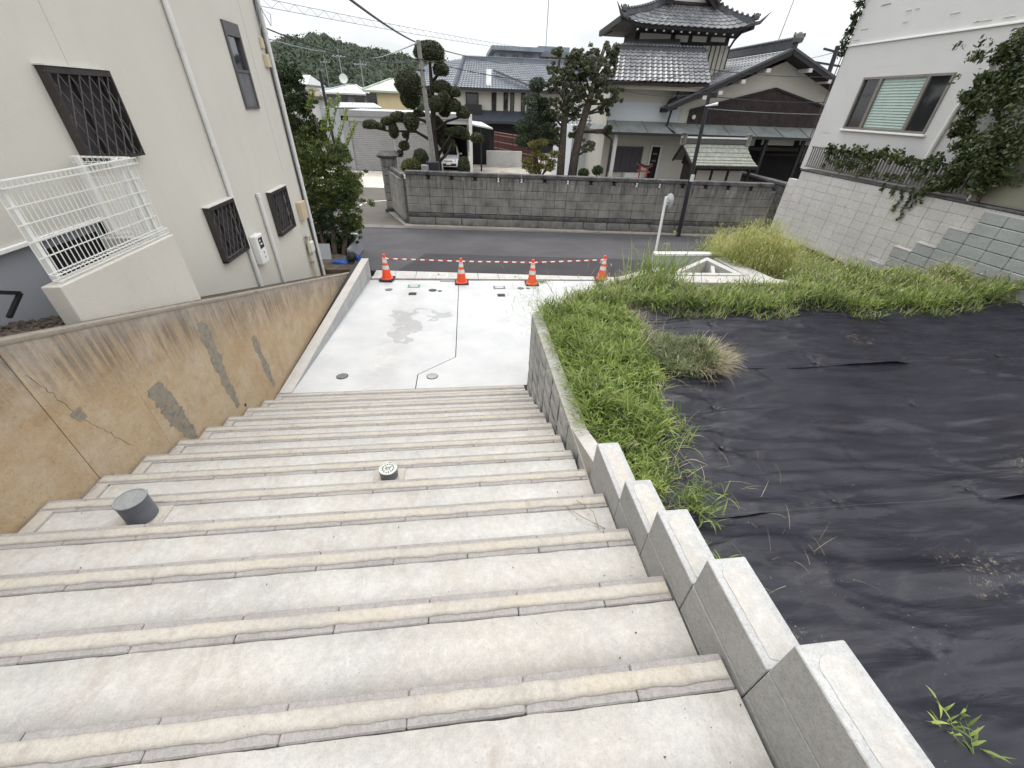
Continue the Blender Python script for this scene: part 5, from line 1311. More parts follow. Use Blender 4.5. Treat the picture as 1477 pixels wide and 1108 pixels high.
bL, bR = Vector((eL.x, 20.2, eL.z + .0)), Vector((eR.x, 20.2, eR.z))
MB().hexa([rL_ + Vector((0, 0, -.03)), rR_ + Vector((0, 0, -.03)), bR, bL, rL_ + Vector((0, 0, .02)), rR_ + Vector((0, 0, .02)), bR + Vector((0, 0, .05)), bL + Vector((0, 0, .05))]).build('rear_slope', M['slate'], gs)
MB().bar(rL_ + Vector((-.05, 0, .08)), rR_ + Vector((.05, 0, .08)), .16, .18).build('ridge_beam', M['frame_grey'], gs)
MB().bar(rL_ + Vector((-.1, 0, .20)), rR_ + Vector((.1, 0, .20)), .2, .05).build('ridge_cap', M['reflect'], gs)
for p in (rL_, rR_):
    m = MB(); m.cbox(-.10, .10, -.12, .12, -.1, .3, .03); m.lathe([(.13, .3), (.13, .36), (.05, .4)], (0, 0, 0), 10); obj_from(m.mesh('ridge_end', M['oya']), 'ridge_end', gs, p)
m = MB(); m.bar(eL + Vector((0, .02, -.05)), rL_ + Vector((0, .02, -.09)), .06, .1); m.bar(rL_ + Vector((0, .02, -.09)), bL, .06, .1); m.bar(eL + Vector((0, 0, -.06)), eR + Vector((0, 0, -.06)), .06, .09); m.build('barge_board', M['dkwood'], gs)
MB().box(eL.x + .35, eR.x - .35, 18.7, 19.8, -4.1, eL.z - .02).build('body', M['dkwood'], gs)
for k in range(3):
    a_ = eL.x + .5 + k * .75; MB().box(a_, a_ + .62, 18.66, 18.7, eL.z - .62, eL.z - .22).build('paper_panel', M['plaster_y'], gs)
for X in (eL.x + .2, eR.x - .2): MB().box(X - .05, X + .05, 18.35, 18.45, -4.1, eL.z).build('post', M['dkwood'], gs)
MB().ext([(eL.x + .34, 18.4, eL.z - .1), (eL.x + .34, 20.0, eL.z - .1), (rL_.x + .3, 19.2, rL_.z - .1)], (.05, 0, 0)).build('gable_end', M['dark'], gs)
to = empty('torii', (7.8, 18.4, -4.1), 'small red torii gate with a dark curved top behind the stone wall', 'torii')
a_, b_ = fp(921, 238, 18.4), fp(938, 241, 18.4)
m = MB(); pts = [a_ + Vector((-.08, 0, .10)), a_ + Vector((.1, 0, .03)), a_.lerp(b_, .5) + Vector((0, 0, -.0)), b_ + Vector((-.1, 0, .03)), b_ + Vector((.08, 0, .10))]
for p, q in zip(pts, pts[1:]): m.bar(p, q, .1, .06)
m.build('lintel', M['beam'], to)
m = MB()
for p, q in zip(pts, pts[1:]): m.bar(p + Vector((0, 0, -.05)), q + Vector((0, 0, -.05)), .07, .05)
m.build('under_lintel', M['torii_red'], to); m = MB(); m.bar(a_ + Vector((-.02, 0, -.2)), b_ + Vector((.02, 0, -.2)), .05, .06); m.build('tie_beam', M['torii_red'], to)
for p in (a_.lerp(b_, .2), a_.lerp(b_, .8)): MB().tube([(p.x, 18.4, -4.1), (p.x, 18.4, p.z)], .035, 8).build('pillar', M['torii_red'], to)

m = MB(); m.ext([(11.6, 16.6, -4.09), (24, 15.2, -4.09), (24, 23, -4.09), (11.2, 23, -4.09)], (0, 0, .03)); m.build('dark_yard_part', simple('dark_yard_ground', (.045, .042, .04), .9, .3, 2), kind='structure')  # right part of the yard ground, simply coloured near black
ew = empty('entrance_wall', (13.3, 18, -4.1), 'dark stone side wall receding beside the gate opening of the old house', 'wall')
for r_ in range(5):
    for c_ in range(5): MB().cbox(13.25, 13.5, 16.6 + c_ * .9, 16.6 + c_ * .9 + .885, -4.1 + .33 * r_, -4.1 + .33 * r_ + .318, .012, 0, .004).build('stone', M['oya_dark'], ew)
MB().cbox(13.2, 13.55, 16.55, 21.1, -2.45, -2.33, .02).build('coping_stone', M['oya_dark'], ew)
for k_ in range(26):
    x_, y_ = rnd.uniform(11.9, 13.2), rnd.uniform(15.9, 16.6); q_ = rnd.uniform(.06, .16); V0, F0 = ICO1
    obj_from(npmesh('rubble_stone', V0 * np.array([q_ * 1.3, q_, q_ * .8]) * npr.uniform(.75, 1.2, V0.shape), None, F0, M['oya']), 'rubble_stone', ew, (x_, y_, -4.08 + q_ * .4))

# ================================================================== MIDDLE DISTANCE BUILDINGS
def hip_house(name, px0, px1, py_e, py_t, Y, depth, wmat, rmat, lab, ridge_f=.35, wins=(), over=.5, group=None, skew=0):
    """hipped house: eave at py_e between two pixels at distance Y, roof top at py_t"""
    a_, b_ = at(px0, py_e, Y=Y), at(px1, py_e, Y=Y); ze = (a_.z + b_.z) / 2; zt = at((px0 + px1) / 2, py_t, Y=Y + depth / 2).z
    e = empty(name, ((a_.x + b_.x) / 2, Y + depth / 2, -4.3), lab, 'house', group)
    x0, x1 = a_.x, b_.x; o = over
    MB().box(x0 + o, x1 - o, Y + o, Y + depth - o, -4.4, ze + .05).build('wall', wmat, e)
    L_ = (x1 - x0); r0_, r1_ = x0 + L_ * ridge_f, x1 - L_ * ridge_f; ym = Y + depth / 2
    m = MB(); V = [(x0, Y, ze), (x1, Y, ze), (x1, Y + depth, ze), (x0, Y + depth, ze), (r0_, ym, zt), (r1_, ym, zt), (x0, Y, ze - .15), (x1, Y, ze - .15), (x1, Y + depth, ze - .15), (x0, Y + depth, ze - .15)]
    m.add(V, [(0, 1, 5, 4), (1, 2, 5), (2, 3, 4, 5), (3, 0, 4), (6, 7, 1, 0), (7, 8, 2, 1), (8, 9, 3, 2), (9, 6, 0, 3), (6, 9, 8, 7)])
    m.build('roof', rmat, e)
    m = MB()
    for p, q in ((V[0], V[4]), (V[1], V[5]), (V[4], V[5])): m.bar(Vector(p) + Vector((0, 0, .04)), Vector(q) + Vector((0, 0, .04)), .14, .1)
    m.build('roof_ridge', rmat, e)
    for (wa_, wt_, wb_, wc_) in wins:
        p, q = at(wa_, wc_, Y=Y + o), at(wb_, wt_, Y=Y + o); fr = MB().box(p.x - .05, q.x + .05, Y + o - .06, Y + o - .01, p.z - .05, q.z + .05).build('window', M['frame_grey'], e)
        MB().box(p.x, q.x, Y + o - .08, Y + o - .061, p.z, q.z).build('pane', M['glass'], fr)
    return e
# two-storey house with a big slate-blue tiled roof
MY = 47.0
mh = empty('tiled_house', (6, 40, -4.2), 'two storey house with a large slate blue tiled hip roof behind the clipped tree', 'house')
mw = MB(); a_, b_ = at(610, 128, Y=MY), at(860, 134, Y=MY); zE = at(700, 128, Y=MY).z
MB().box(a_.x + .8, b_.x, MY + .8, MY + 9, -4.3, zE + .1).build('wall', M['plaster_y'], mh)
rl, rr2 = at(669, 85, Y=MY + 4.2), at(812, 101, Y=MY + 4.2); zt = rl.z
EL, ER = Vector((a_.x, MY, zE)), Vector((b_.x, MY, zE)); RL2, RR2 = Vector((rl.x, MY + 4.2, zt)), Vector((rr2.x, MY + 4.2, zt)); BL, BR = Vector((a_.x, MY + 9.5, zE)), Vector((b_.x, MY + 9.5, zE))
hipx = at(659, 124, Y=MY).x
EL.x = hipx - .2 + (rl.x - hipx) * 0; ELL = Vector((a_.x, MY + 3, zE + .2))
tile_roof(EL, ER, RR2, RL2, 46, 16, .05, .04).build('roof_tiles', M['roof_blue'], mh, kind='stuff')
tile_roof((a_.x - 3, MY + 2.0, zE), EL, RL2, (a_.x + .5, MY + 6, zt - .5), 22, 12, .05, .04).build('roof_tiles', M['roof_blue'], mh, kind='stuff')
MB().hexa([EL + Vector((0, .1, -.2)), ER + Vector((0, .1, -.2)), BR, BL, EL + Vector((0, .1, -.02)), ER + Vector((0, .1, -.02)), RR2, RL2]).build('roof_deck', M['beam'], mh)
ridge([RL2 + Vector((0, 0, .1)), RR2 + Vector((0, 0, .1))], .25, .25, M['roof_blue'], mh); ridge([EL + Vector((0, 0, .1)), RL2 + Vector((0, 0, .1))], .2, .15, M['roof_blue'], mh, 'hip_ridge')
q = at(712, 103, Y=MY + 1.9); q2 = at(768, 128, Y=MY - .1); ridge([q + Vector((0, 0, .05)), q2 + Vector((0, 0, .1))], .2, .15, M['roof_blue'], mh, 'hip_ridge')
p, q = at(701, 126, Y=MY + .3), at(709, 102, Y=MY + 1.8); m = MB(); m.hexa([Vector((p.x, p.y, p.z)), Vector((p.x + .5, p.y, p.z)), Vector((q.x, q.y, q.z)), Vector((q.x - .5, q.y, q.z)), Vector((p.x, p.y, p.z + .12)), Vector((p.x + .5, p.y, p.z + .12)), Vector((q.x, q.y, q.z + .12)), Vector((q.x - .5, q.y, q.z + .12))]); m.build('roof_saddle', M['pale_roof'], mh)
MB().box(EL.x, ER.x, MY - .1, MY + .0, zE - .2, zE + .02).build('gutter', M['dkpole'], mh)
WYm = MY + .8
for (x0, x1, t_, b2) in ((672, 690, 134, 152), (709, 716, 134, 165), (726, 733, 134, 165), (735.5, 742, 134, 165), (751, 758, 134, 163)):
    p, q = at(x0, b2, Y=WYm), at(x1, t_, Y=WYm); fr = MB().box(p.x, q.x, WYm - .06, WYm - .01, p.z, q.z).build('window', M['beam'], mh)
    MB().box(p.x + .08, q.x - .08, WYm - .08, WYm - .061, p.z + .1, q.z - .1).build('pane', M['glass'], fr)
p, q = at(671, 165, Y=MY), at(695, 151, Y=MY); MB().box(p.x, q.x, MY, MY + .75, p.z, q.z).build('balcony', M['black'], mh)
p, q = at(676, 176, Y=MY - .8), at(790, 165, Y=MY + .8); MB().hexa([(p.x, MY - .8, p.z), (q.x + 2, MY - .8, p.z), (q.x + 2, MY + .79, q.z), (p.x, MY + .79, q.z), (p.x, MY - .8, p.z + .15), (q.x + 2, MY - .8, p.z + .15), (q.x + 2, MY + .79, q.z + .15), (p.x, MY + .79, q.z + .15)]).build('lower_roof', simple('navy_lower_roof', (.03, .034, .045), .5), mh)
p = at(690, 180, Y=WYm - .1); MB().box(p.x - 1, ER.x - 1, WYm - .12, WYm - .02, -4.3, p.z + .1).build('shaded_ground_floor', simple('painted_wall_shade', (.02, .018, .02), .8), mh)  # near-black sheet paints in the shade below the lower roof
# bluish apartment block
ab = empty('apartment_block', (9, 75, -4.2), 'bluish concrete apartment block with a flat roof beyond the tiled house', 'apartment building')
AY = 68; p, q = at(715, 100, Y=AY), at(778, 76, Y=AY); r_2 = at(840, 88, Y=AY + 4)
MB().box(p.x, q.x, AY, AY + 12, -4.3, q.z).build('wall', M['blue_conc'], ab)
MB().box(q.x, r_2.x + 2, AY + 3, AY + 14, -4.3, q.z - .1).build('wing_wall', M['blue_conc'], ab)
MB().box(p.x - .6, q.x + .5, AY - .7, AY + 12, q.z, q.z + .45).build('roof_slab', M['blue_conc'], ab)
MB().box(q.x + .5, r_2.x + 2.6, AY + 2.4, AY + 14, q.z - .2, q.z + .4).build('roof_slab', M['house_grey'], ab)
for (x0, x1, t_, b2, Yw) in ((721, 729, 79, 88, AY), (739, 748, 80, 90, AY), (755, 768, 79, 90, AY), (789, 797, 80, 93, AY + 3), (801, 806, 81, 93, AY + 3), (815, 822, 84, 94, AY + 3)):
    p, q2 = at(x0, b2, Y=Yw), at(x1, t_, Y=Yw); fr = MB().box(p.x, q2.x, Yw - .15, Yw - .02, p.z, q2.z).build('window', M['frame_grey'], ab); MB().box(p.x + .12, q2.x - .12, Yw - .2, Yw - .16, p.z + .1, q2.z - .1).build('pane', M['glass'], fr)
p = at(720, 92, Y=AY - .8); q2 = at(785, 88, Y=AY - .8); m = MB(); m.box(p.x, q2.x, AY - 1.2, AY - .7, p.z - 3, p.z + .3); m.build('balcony', simple('pale_blue_balcony', (.30, .34, .37), .7), ab)
for i in range(9): x = p.x + i * (q2.x - p.x) / 8; MB().box(x, x + .25, AY - 1.3, AY - 1.2, p.z - .9, p.z + .55).build('balcony_fin', M['house_white'], ab)
p = at(790, 72, Y=AY + 6); MB().box(p.x - 1.5, p.x + 3, AY + 5, AY + 9, p.z - 1.5, p.z + .3).build('lift_room', M['blue_conc'], ab)
antenna('television_antenna', (p.x - .3, AY + 6, p.z + .2), 6.4, 'tall thin aerial on the roof of the bluish apartment block', 3, .06, s_=1.6)

# shutter garage and carport
sg_ = empty('shutter_garage', (-4, 35, -4.2), 'grey garage building with two wide roller shutters and an open carport bay', 'garage')
GY = 32.4; zt = at(600, 163, Y=GY).z; zs = at(560, 176, Y=GY).z
X0 = at(505, 200, Y=GY).x; XS1, XS2 = at(567, 200, Y=GY).x, at(571, 200, Y=GY).x; X3 = at(634, 200, Y=GY).x; X4 = at(677, 200, Y=GY).x
lw_ = at(462, 171, Y=GY + 6)
MB().hexa([(X0 - .3, GY, -4.25), (X0 - .05, GY, -4.25), (lw_.x + .2, GY + 7, -4.25), (lw_.x, GY + 7, -4.25), (X0 - .3, GY, zt), (X0 - .05, GY, zt), (lw_.x + .2, GY + 7, zt), (lw_.x, GY + 7, zt)]).build('side_wall', M['grey_paint'], sg_)
m = MB(); m.box(X0 - .35, X0 + .1, GY - .1, GY + .3, -4.25, zt - .1); m.build('corner_pier', M['fascia'], sg_)
MB().box(X0 - .35, X4 + .1, GY - .1, GY + .4, zs, zt).build('fascia', M['shutter'], sg_)
MB().box(X0 - .4, X4 + .2, GY - .2, GY + .45, zt - .28, zt + .03).build('fascia_trim', M['fascia'], sg_)
MB().box(X0 - .3, X4, GY + .4, GY + 7, zt - .1, zt + .0).build('roof_slab', M['pale_roof'], sg_)
MB().box(XS1, XS2, GY - .06, GY + .2, -4.2, zs).build('shutter_post', M['fascia'], sg_)
MB().box(X3, X3 + .12, GY - .06, GY + 6, -4.2, zs).build('bay_divider', M['shutter'], sg_)
def shutter(x0, x1):
    m = MB(); z = -4.15; sm = MB().hexa([(0, .0, 0), (x1 - x0, .0, 0), (x1 - x0, .05, 0), (0, .05, 0), (0, -.035, .085), (x1 - x0, -.035, .085), (x1 - x0, .05, .105), (0, .05, .105)]).mesh('shutter_slat', M['shutter'])
    while z < zs: obj_from(sm, 'shutter_slat', sg_, (x0, GY, z)); z += .11
shutter(X0 + .1, XS1); shutter(XS2, X3)
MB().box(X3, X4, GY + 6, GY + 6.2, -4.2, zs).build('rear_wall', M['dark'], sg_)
m = MB()
for k in range(16): y = GY + .3 + k * .34; MB().box(X4 - .16, X4 - .1, y, y + .30, -4.2, zs - .05).build('corrugated_panel', simple('blue_grey_cladding', (.09, .10, .12), .6) if k == 0 else bpy.data.materials['blue_grey_cladding'], sg_)
p = at(678, 168, Y=GY - .4); MB().box(p.x - .1, p.x + .12, GY - .5, GY - .28, -4.2, p.z + .1).build('gate_post', M['plaster'], sg_)
MB().box(X3 - .02, X4, GY + .41, GY + 6, zs - .02, zs).build('bay_ceiling', M['dark'], sg_)
cp = empty('carport', (3, 34, -4.2), 'small open carport with a pale roof beside the grey garage', 'carport')
p, q = at(680, 181, Y=33.0), at(711, 187, Y=33.0); p2, q2 = at(680, 176, Y=36), at(695, 178, Y=36)
MB().hexa([p, q, q2, p2, p + Vector((0, 0, .08)), q + Vector((0, 0, .08)), q2 + Vector((0, 0, .08)), p2 + Vector((0, 0, .08))]).build('carport_roof', M['pale_roof'], cp)
x = at(694, 200, Y=33.2).x; MB().box(x - .06, x + .06, 33.15, 33.27, -4.2, q.z).build('carport_post', M['black'], cp)
MB().box(p.x, q.x, 37.0, 37.1, -4.2, p.z).build('carport_back', M['dark'], cp)
MB().box(p.x + 1.2, q.x + 2.5, 36, 36.2, -4.2, -3.1).build('low_concrete_wall', M['gutter'], cp)

def bike(loc, lab):
    e = empty('bicycle', loc, lab, 'bicycle'); b = Vector(loc)
    for dx in (-.52, .52):
        m = MB(); pts = [b + Vector((dx + .33 * math.cos(t), 0, .34 + .33 * math.sin(t))) for t in np.linspace(0, 2 * math.pi, 21)]; m.tube(pts, .018, 5)
        for k in range(6): t = k * math.pi / 3; m.tube([b + Vector((dx, 0, .34)), b + Vector((dx + .33 * math.cos(t), 0, .34 + .33 * math.sin(t)))], .004, 4)
        m.build('wheel', M['black'], e)
    m = MB(); J_ = dict(h=(.38, 0, .86), s=(-.15, 0, .82), b=(-.05, 0, .3), r=(-.52, 0, .34), f=(.52, 0, .34))
    J_ = {k: b + Vector(v) for k, v in J_.items()}
    for a_, c_ in ('hs', 'sb', 'bh', 'br', 'sr', 'hf'): m.tube([J_[a_], J_[c_]], .018, 6)
    m.build('frame', M['reflect'], e)
    m = MB(); m.tube([J_['h'], J_['h'] + Vector((-.03, 0, .16))], .014, 6); m.tube([J_['h'] + Vector((-.1, -.25, .15)), J_['h'] + Vector((-.02, -.1, .18)), J_['h'] + Vector((-.02, .1, .18)), J_['h'] + Vector((-.1, .25, .15))], .014, 6); m.build('handlebar', M['black'], e)
    MB().cbox(J_['s'].x - .13, J_['s'].x + .12, b.y - .07, b.y + .07, J_['s'].z + .04, J_['s'].z + .11, .03).build('saddle', M['black'], e)
    m = MB(); q_ = J_['h'] + Vector((.2, 0, 0)); m.hexa([q_ + Vector(v) for v in ((-.1, -.12, -.12), (.12, -.12, -.12), (.12, .12, -.12), (-.1, .12, -.12), (-.14, -.16, .1), (.17, -.16, .1), (.17, .16, .1), (-.14, .16, .1))]); m.build('basket', M['frame_grey'], e)
bp = at(688, 236, Z=-4.18); bike((bp.x, bp.y, -4.18), 'bicycle parked under the pale carport roof')
# brown bamboo fence
bf = empty('bamboo_fence', (5, 36, -4.2), 'dark red brown bamboo screen fence at the back of the garden yard', 'fence')
f0, f1 = at(713, 225, Z=-4.18), at(775, 240, Z=-4.18)
htop = at(713, 190, Y=f0.y).z; fv = f1 - f0; nb = int(fv.length / .11)
pm = MB().tube([(0, 0, 0), (0, 0, htop + 4.18)], .048, 5).mesh('bamboo_cane', M['brownfence'])
for i in range(nb): q = f0 + fv * (i / nb); obj_from(pm, 'bamboo_cane', bf, (q.x, q.y, -4.18))
for h in (.1, .36, .62, .88, .99):
    z = -4.18 + (htop + 4.18) * h; MB().bar((f0.x, f0.y - .07, z), (f1.x, f1.y - .07, z), .05, .07).build('cross_pole', simple('pinkish_pole', (.22, .13, .12), .7) if h == .1 else bpy.data.materials['pinkish_pole'], bf)
for t in (.1, .45, .8): q = f0 + fv * t; MB().box(q.x - .05, q.x + .05, q.y - .13, q.y - .05, -4.18, htop + .03).build('fence_post', M['brownfence'], bf)

# white compact car under the garage bay
def car(loc, lab):
    e = empty('parked_car', loc, lab, 'car'); b = Vector(loc); Wd, Ln = 1.66, 3.7
    # side profile (distance from the nose, height); nose faces the street
    prof = [(0.0, .28), (0.0, .62), (.06, .76), (.70, .96), (1.35, 1.46), (2.2, 1.54), (3.2, 1.46), (3.62, 1.0), (3.68, .3)]
    m = MB(); sec = []
    for d, h in prof:
        ins = .0 if h < .8 else (.06 if h < 1.0 else .17); tuck = .10 * max(0, 1 - d / .35); ins += tuck
        sec.append([b + Vector((s_ * (Wd / 2 - ins), d, h)) for s_ in (-1, 1)])
    V = [p for s_ in sec for p in s_] + [b + Vector((s_ * Wd / 2, d, .28)) for d, h in prof for s_ in (-1, 1)]; k = len(prof)
    F = [(2 * i, 2 * i + 1, 2 * i + 3, 2 * i + 2) for i in range(k - 1)] + [(2 * k - 2, 2 * k - 1, 1, 0)]
    for s_ in (0, 1): F.append(tuple(2 * i + s_ for i in range(k)))
    m.add(V[:2 * k], F); o = m.build('body', M['car'], e); bv = o.modifiers.new('b', 'BEVEL'); bv.width = .05; bv.segments = 3; bv.limit_method = 'ANGLE'
    m = MB(); m.hexa([b + Vector(v) for v in ((-.64, .72, .97), (.64, .72, .97), (.56, 1.29, 1.44), (-.56, 1.29, 1.44), (-.64, .70, .99), (.64, .70, .99), (.56, 1.27, 1.46), (-.56, 1.27, 1.46))]); m.build('windscreen', M['glass'], e)
    for s_ in (-1, 1):
        m = MB(); m.hexa([b + Vector((s_ * x_, y_, z_)) for x_, y_, z_ in ((.45, -.02, .63), (.74, .06, .66), (.76, .2, .80), (.50, .06, .76), (.45, .05, .63), (.72, .12, .66), (.74, .24, .79), (.50, .10, .76))]); m.build('headlight', M['glass'], e)
        m = MB(); m.tube([b + Vector((s_ * .62, .62, .30)), b + Vector((s_ * .82, .62, .30))], .30, 16); w_o = m.build('wheel', M['rubber'], e)
        m = MB(); m.tube([b + Vector((s_ * .62, 3.05, .30)), b + Vector((s_ * .82, 3.05, .30))], .30, 16); m.build('wheel', M['rubber'], e)
        m = MB(); m.cbox(b.x + s_ * .90 - .09, b.x + s_ * .90 + .09, b.y + 1.0, b.y + 1.1, b.z + .98, b.z + 1.1, .03); m.build('wing_mirror', M['car'], e)
    MB().cbox(b.x - .56, b.x + .56, b.y - .02, b.y + .05, b.z + .33, b.z + .50, .02).build('grille', M['black'], e)
    MB().cbox(b.x - .30, b.x + .30, b.y - .02, b.y + .04, b.z + .63, b.z + .68, .01).build('badge_bar', M['black'], e)
    MB().cbox(b.x - .165, b.x + .165, b.y - .035, b.y + .0, b.z + .42, b.z + .58, .006).build('number_plate', M['white'], e)
cpnt = at(649, 236, Z=-4.18); car((cpnt.x, GY + .5, -4.2), 'white compact car parked nose out in the open garage bay')

# houses farther off
hip_house('small_house', 461, 530, 134, 122, 55, 10, M['house_grey'], M['pale_roof'], 'dark grey house with a pale hipped roof beyond the garage', .42, ((494, 137, 499, 148), (513, 138, 524, 147)))
hip_house('small_house', 523, 596, 131, 114, 46, 9, M['yellow_wall'], M['pale_green'], 'yellow house with a pale green hipped roof beyond the garage', .45, ((531, 136, 542, 150),))
e = empty('flat_shed', (-9, 42, -4.2), 'low building with a white ribbed metal roof just behind the garage', 'shed')
p, q = at(484, 157, Y=40.5), at(552, 158, Y=40.5); p2, q2 = at(492, 150, Y=44), at(540, 151, Y=44)
MB().box(p.x, q.x, 41, 44, -4.2, p.z).build('wall', M['house_grey'], e); nn = 14
for i in range(nn):
    a0, a1, b0, b1 = p.lerp(q, i / nn), p.lerp(q, (i + .85) / nn), p2.lerp(q2, i / nn), p2.lerp(q2, (i + .85) / nn)
    MB().hexa([a0, a1, b1, b0, a0 + Vector((0, 0, .12)), a1 + Vector((0, 0, .12)), b1 + Vector((0, 0, .12)), b0 + Vector((0, 0, .12))]).build('roof_rib', M['pale_roof'], e)
MB().hexa([p, q, q2, p2, p + Vector((0, 0, .04)), q + Vector((0, 0, .04)), q2 + Vector((0, 0, .04)), p2 + Vector((0, 0, .04))]).build('roof', M['fascia'], e)
hip_house('small_house', 426, 462, 138, 130, 62, 9, M['house_white'], M['house_brown'], 'cream house with a brown roof left of the dark grey house', .35, ((447, 141, 452, 146),))
hip_house('small_house', 440, 486, 131, 126, 85, 12, M['house_grey'], M['house_grey'], 'distant grey flat fronted house at the foot of the wooded hill', .3, ((462, 132, 466, 135),))
hip_house('small_house', 418, 444, 121, 108, 110, 14, M['house_white'], M['pale_roof'], 'distant whitish house with a glassy roof high at the foot of the wooded hill', .3, ((424, 122, 430, 127), (434, 123, 439, 127)))
hip_house('small_house', 405, 425, 134, 126, 70, 8, M['house_white'], M['house_brown'], 'distant pale house half hidden by the leafy tree at the corner', .3, ())
hip_house('small_house', 576, 600, 112, 103, 140, 14, M['house_white'], M['pale_roof'], 'tiny distant pale house against the wooded hill left of the clipped tree', .3, ())
for px_, py_, Y, h, lab in ((496, 124, 58, 3.2, 'antenna with a round dish on the dark grey house'), (476, 130, 80, 4.2, 'distant aerial beside the dark grey house'), (525, 126, 60, 2.6, 'thin aerial between the grey and yellow houses')):
    p = at(px_, py_, Y=Y); antenna('television_antenna', p, h, lab, 4, .05, s_=1.2)
p = at(495, 113, Y=57.8); e = empty('satellite_dish', p, 'white satellite dish on the mast of the dark grey house', 'satellite dish')
m = MB(); m.lathe([(.001, .0), (.25, .05), (.45, .16), (.45, .17), (.25, .07), (.001, .02)], (0, 0, 0), 14); o = obj_from(m.mesh('reflector', M['white_metal']), 'reflector'); o.parent = e; o.rotation_euler = (R(100), 0, R(20))
m = MB(); m.tube([(0, 0, 0), (0, .2, -.35), (0, .2, -.8)], .03, 6); o = obj_from(m.mesh('bracket', M['cable_grey']), 'bracket'); o.parent = e

# ================================================================== WOODED HILL
prof = [(330, 82), (395, 76), (430, 70), (460, 69), (485, 73), (510, 82), (540, 86), (575, 95), (600, 96), (650, 100), (720, 104), (800, 108), (900, 115), (1000, 125)]
Vh = []; 
for px_, py_ in prof:
    top = at(px_, py_ + 3, Y=230.0); 
    for t in (0, .35, .7, 1.0, 1.3): Vh.append((top.x * (.62 + .38 * t), 125 + 105 * t, -4.5 + (top.z + 4.5) * min(1, (t ** .75)) * (1 if t <= 1 else .8)))
k = 5; Fh = [(i * k + j, (i + 1) * k + j, (i + 1) * k + j + 1, i * k + j + 1) for i in range(len(prof) - 1) for j in range(k - 1)]
hill_me = npmesh('hill', Vh, Fh, None, M['core'], True); obj_from(hill_me, 'hill', kind='structure')
def hillpt(u, t):
    i = min(int(u), len(prof) - 2); f = u - i; j = min(t * (k - 1), k - 1.001); a_ = int(j); g = j - a_
    P = lambda ii, jj: Vector(Vh[ii * k + jj])
    return P(i, a_).lerp(P(i + 1, a_), f).lerp(P(i, a_ + 1).lerp(P(i + 1, a_ + 1), f), g)
Vs, Fs, LVs, LFs = [], [], [], []; o = 0; V0, F0 = ICO1; cnt = 0
for i in range(1500):
    u = rnd.uniform(0, 7.5) if i < 1200 else rnd.uniform(6, 12.9); t = rnd.uniform(.02, .8); c = hillpt(u, t); s_ = rnd.uniform(1.8, 4.4) * (.8 + .3 * t)
    q = V0 * npr.uniform(.75, 1.2, V0.shape) * np.array([s_, s_, s_ * .95]) + np.array(c) + np.array([0, 0, s_ * .3]); Vs.append(q); Fs.append(F0 + o); o += len(V0)
    P = ball_pts(46, (c.x, c.y, c.z + s_ * .45), (s_ * 1.05, s_ * 1.05, s_ * 1.0), .8); lv, lf = leaves(P, .75, .7); LVs.append(lv); LFs.append(lf + cnt); cnt += len(lv)
LV = np.concatenate(LVs); LF = np.concatenate(LFs); CV = np.concatenate(Vs); CF = np.concatenate(Fs)
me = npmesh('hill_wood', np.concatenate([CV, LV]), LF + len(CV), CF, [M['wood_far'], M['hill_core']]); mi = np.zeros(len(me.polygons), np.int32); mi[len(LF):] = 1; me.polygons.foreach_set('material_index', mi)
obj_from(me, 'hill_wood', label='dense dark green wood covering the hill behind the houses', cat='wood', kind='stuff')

# ================================================================== TREES
def trunk_mb(paths):
    m = MB()
    for pts, r in paths: m.tube(pts, r, 8)
    return m
# clipped cloud tree
TYc = 20.4
ct = empty('clipped_tree', (-.6, TYc, -4.1), 'tall clipped cloud tree with many rounded dark green pads behind the wall', 'tree')
base = at(634, 268, Y=TYc); base.z = -4.1
def tp(px_, py_, dy=0): return at(px_, py_, Y=TYc + dy)
spine = [base, tp(632, 240), tp(626, 205, .1), tp(625, 170), tp(623, 130, .1), tp(620, 90)]
paths = [(spine, [.2, .17, .14, .11, .09, .05])]
br = [((626, 205), (600, 190), (560, 189), (533, 184)), ((625, 180), (600, 170), (578, 172)), ((590, 180), (588, 200), (578, 222)), ((632, 225), (650, 195), (668, 200), (688, 202)), ((626, 190), (645, 175), (668, 168)), ((624, 160), (640, 150), (655, 138)), ((623, 140), (605, 135), (590, 125)), ((622, 120), (630, 110), (637, 104)), ((632, 235), (645, 222), (651, 208))]
for b_ in br: paths.append(([tp(x_, y_, rnd.uniform(-.3, .3)) for x_, y_ in b_], [.07, .05, .035, .02][:len(b_)]))
trunk_mb(paths).build('trunk', M['bark_dark'], ct, smooth=True)
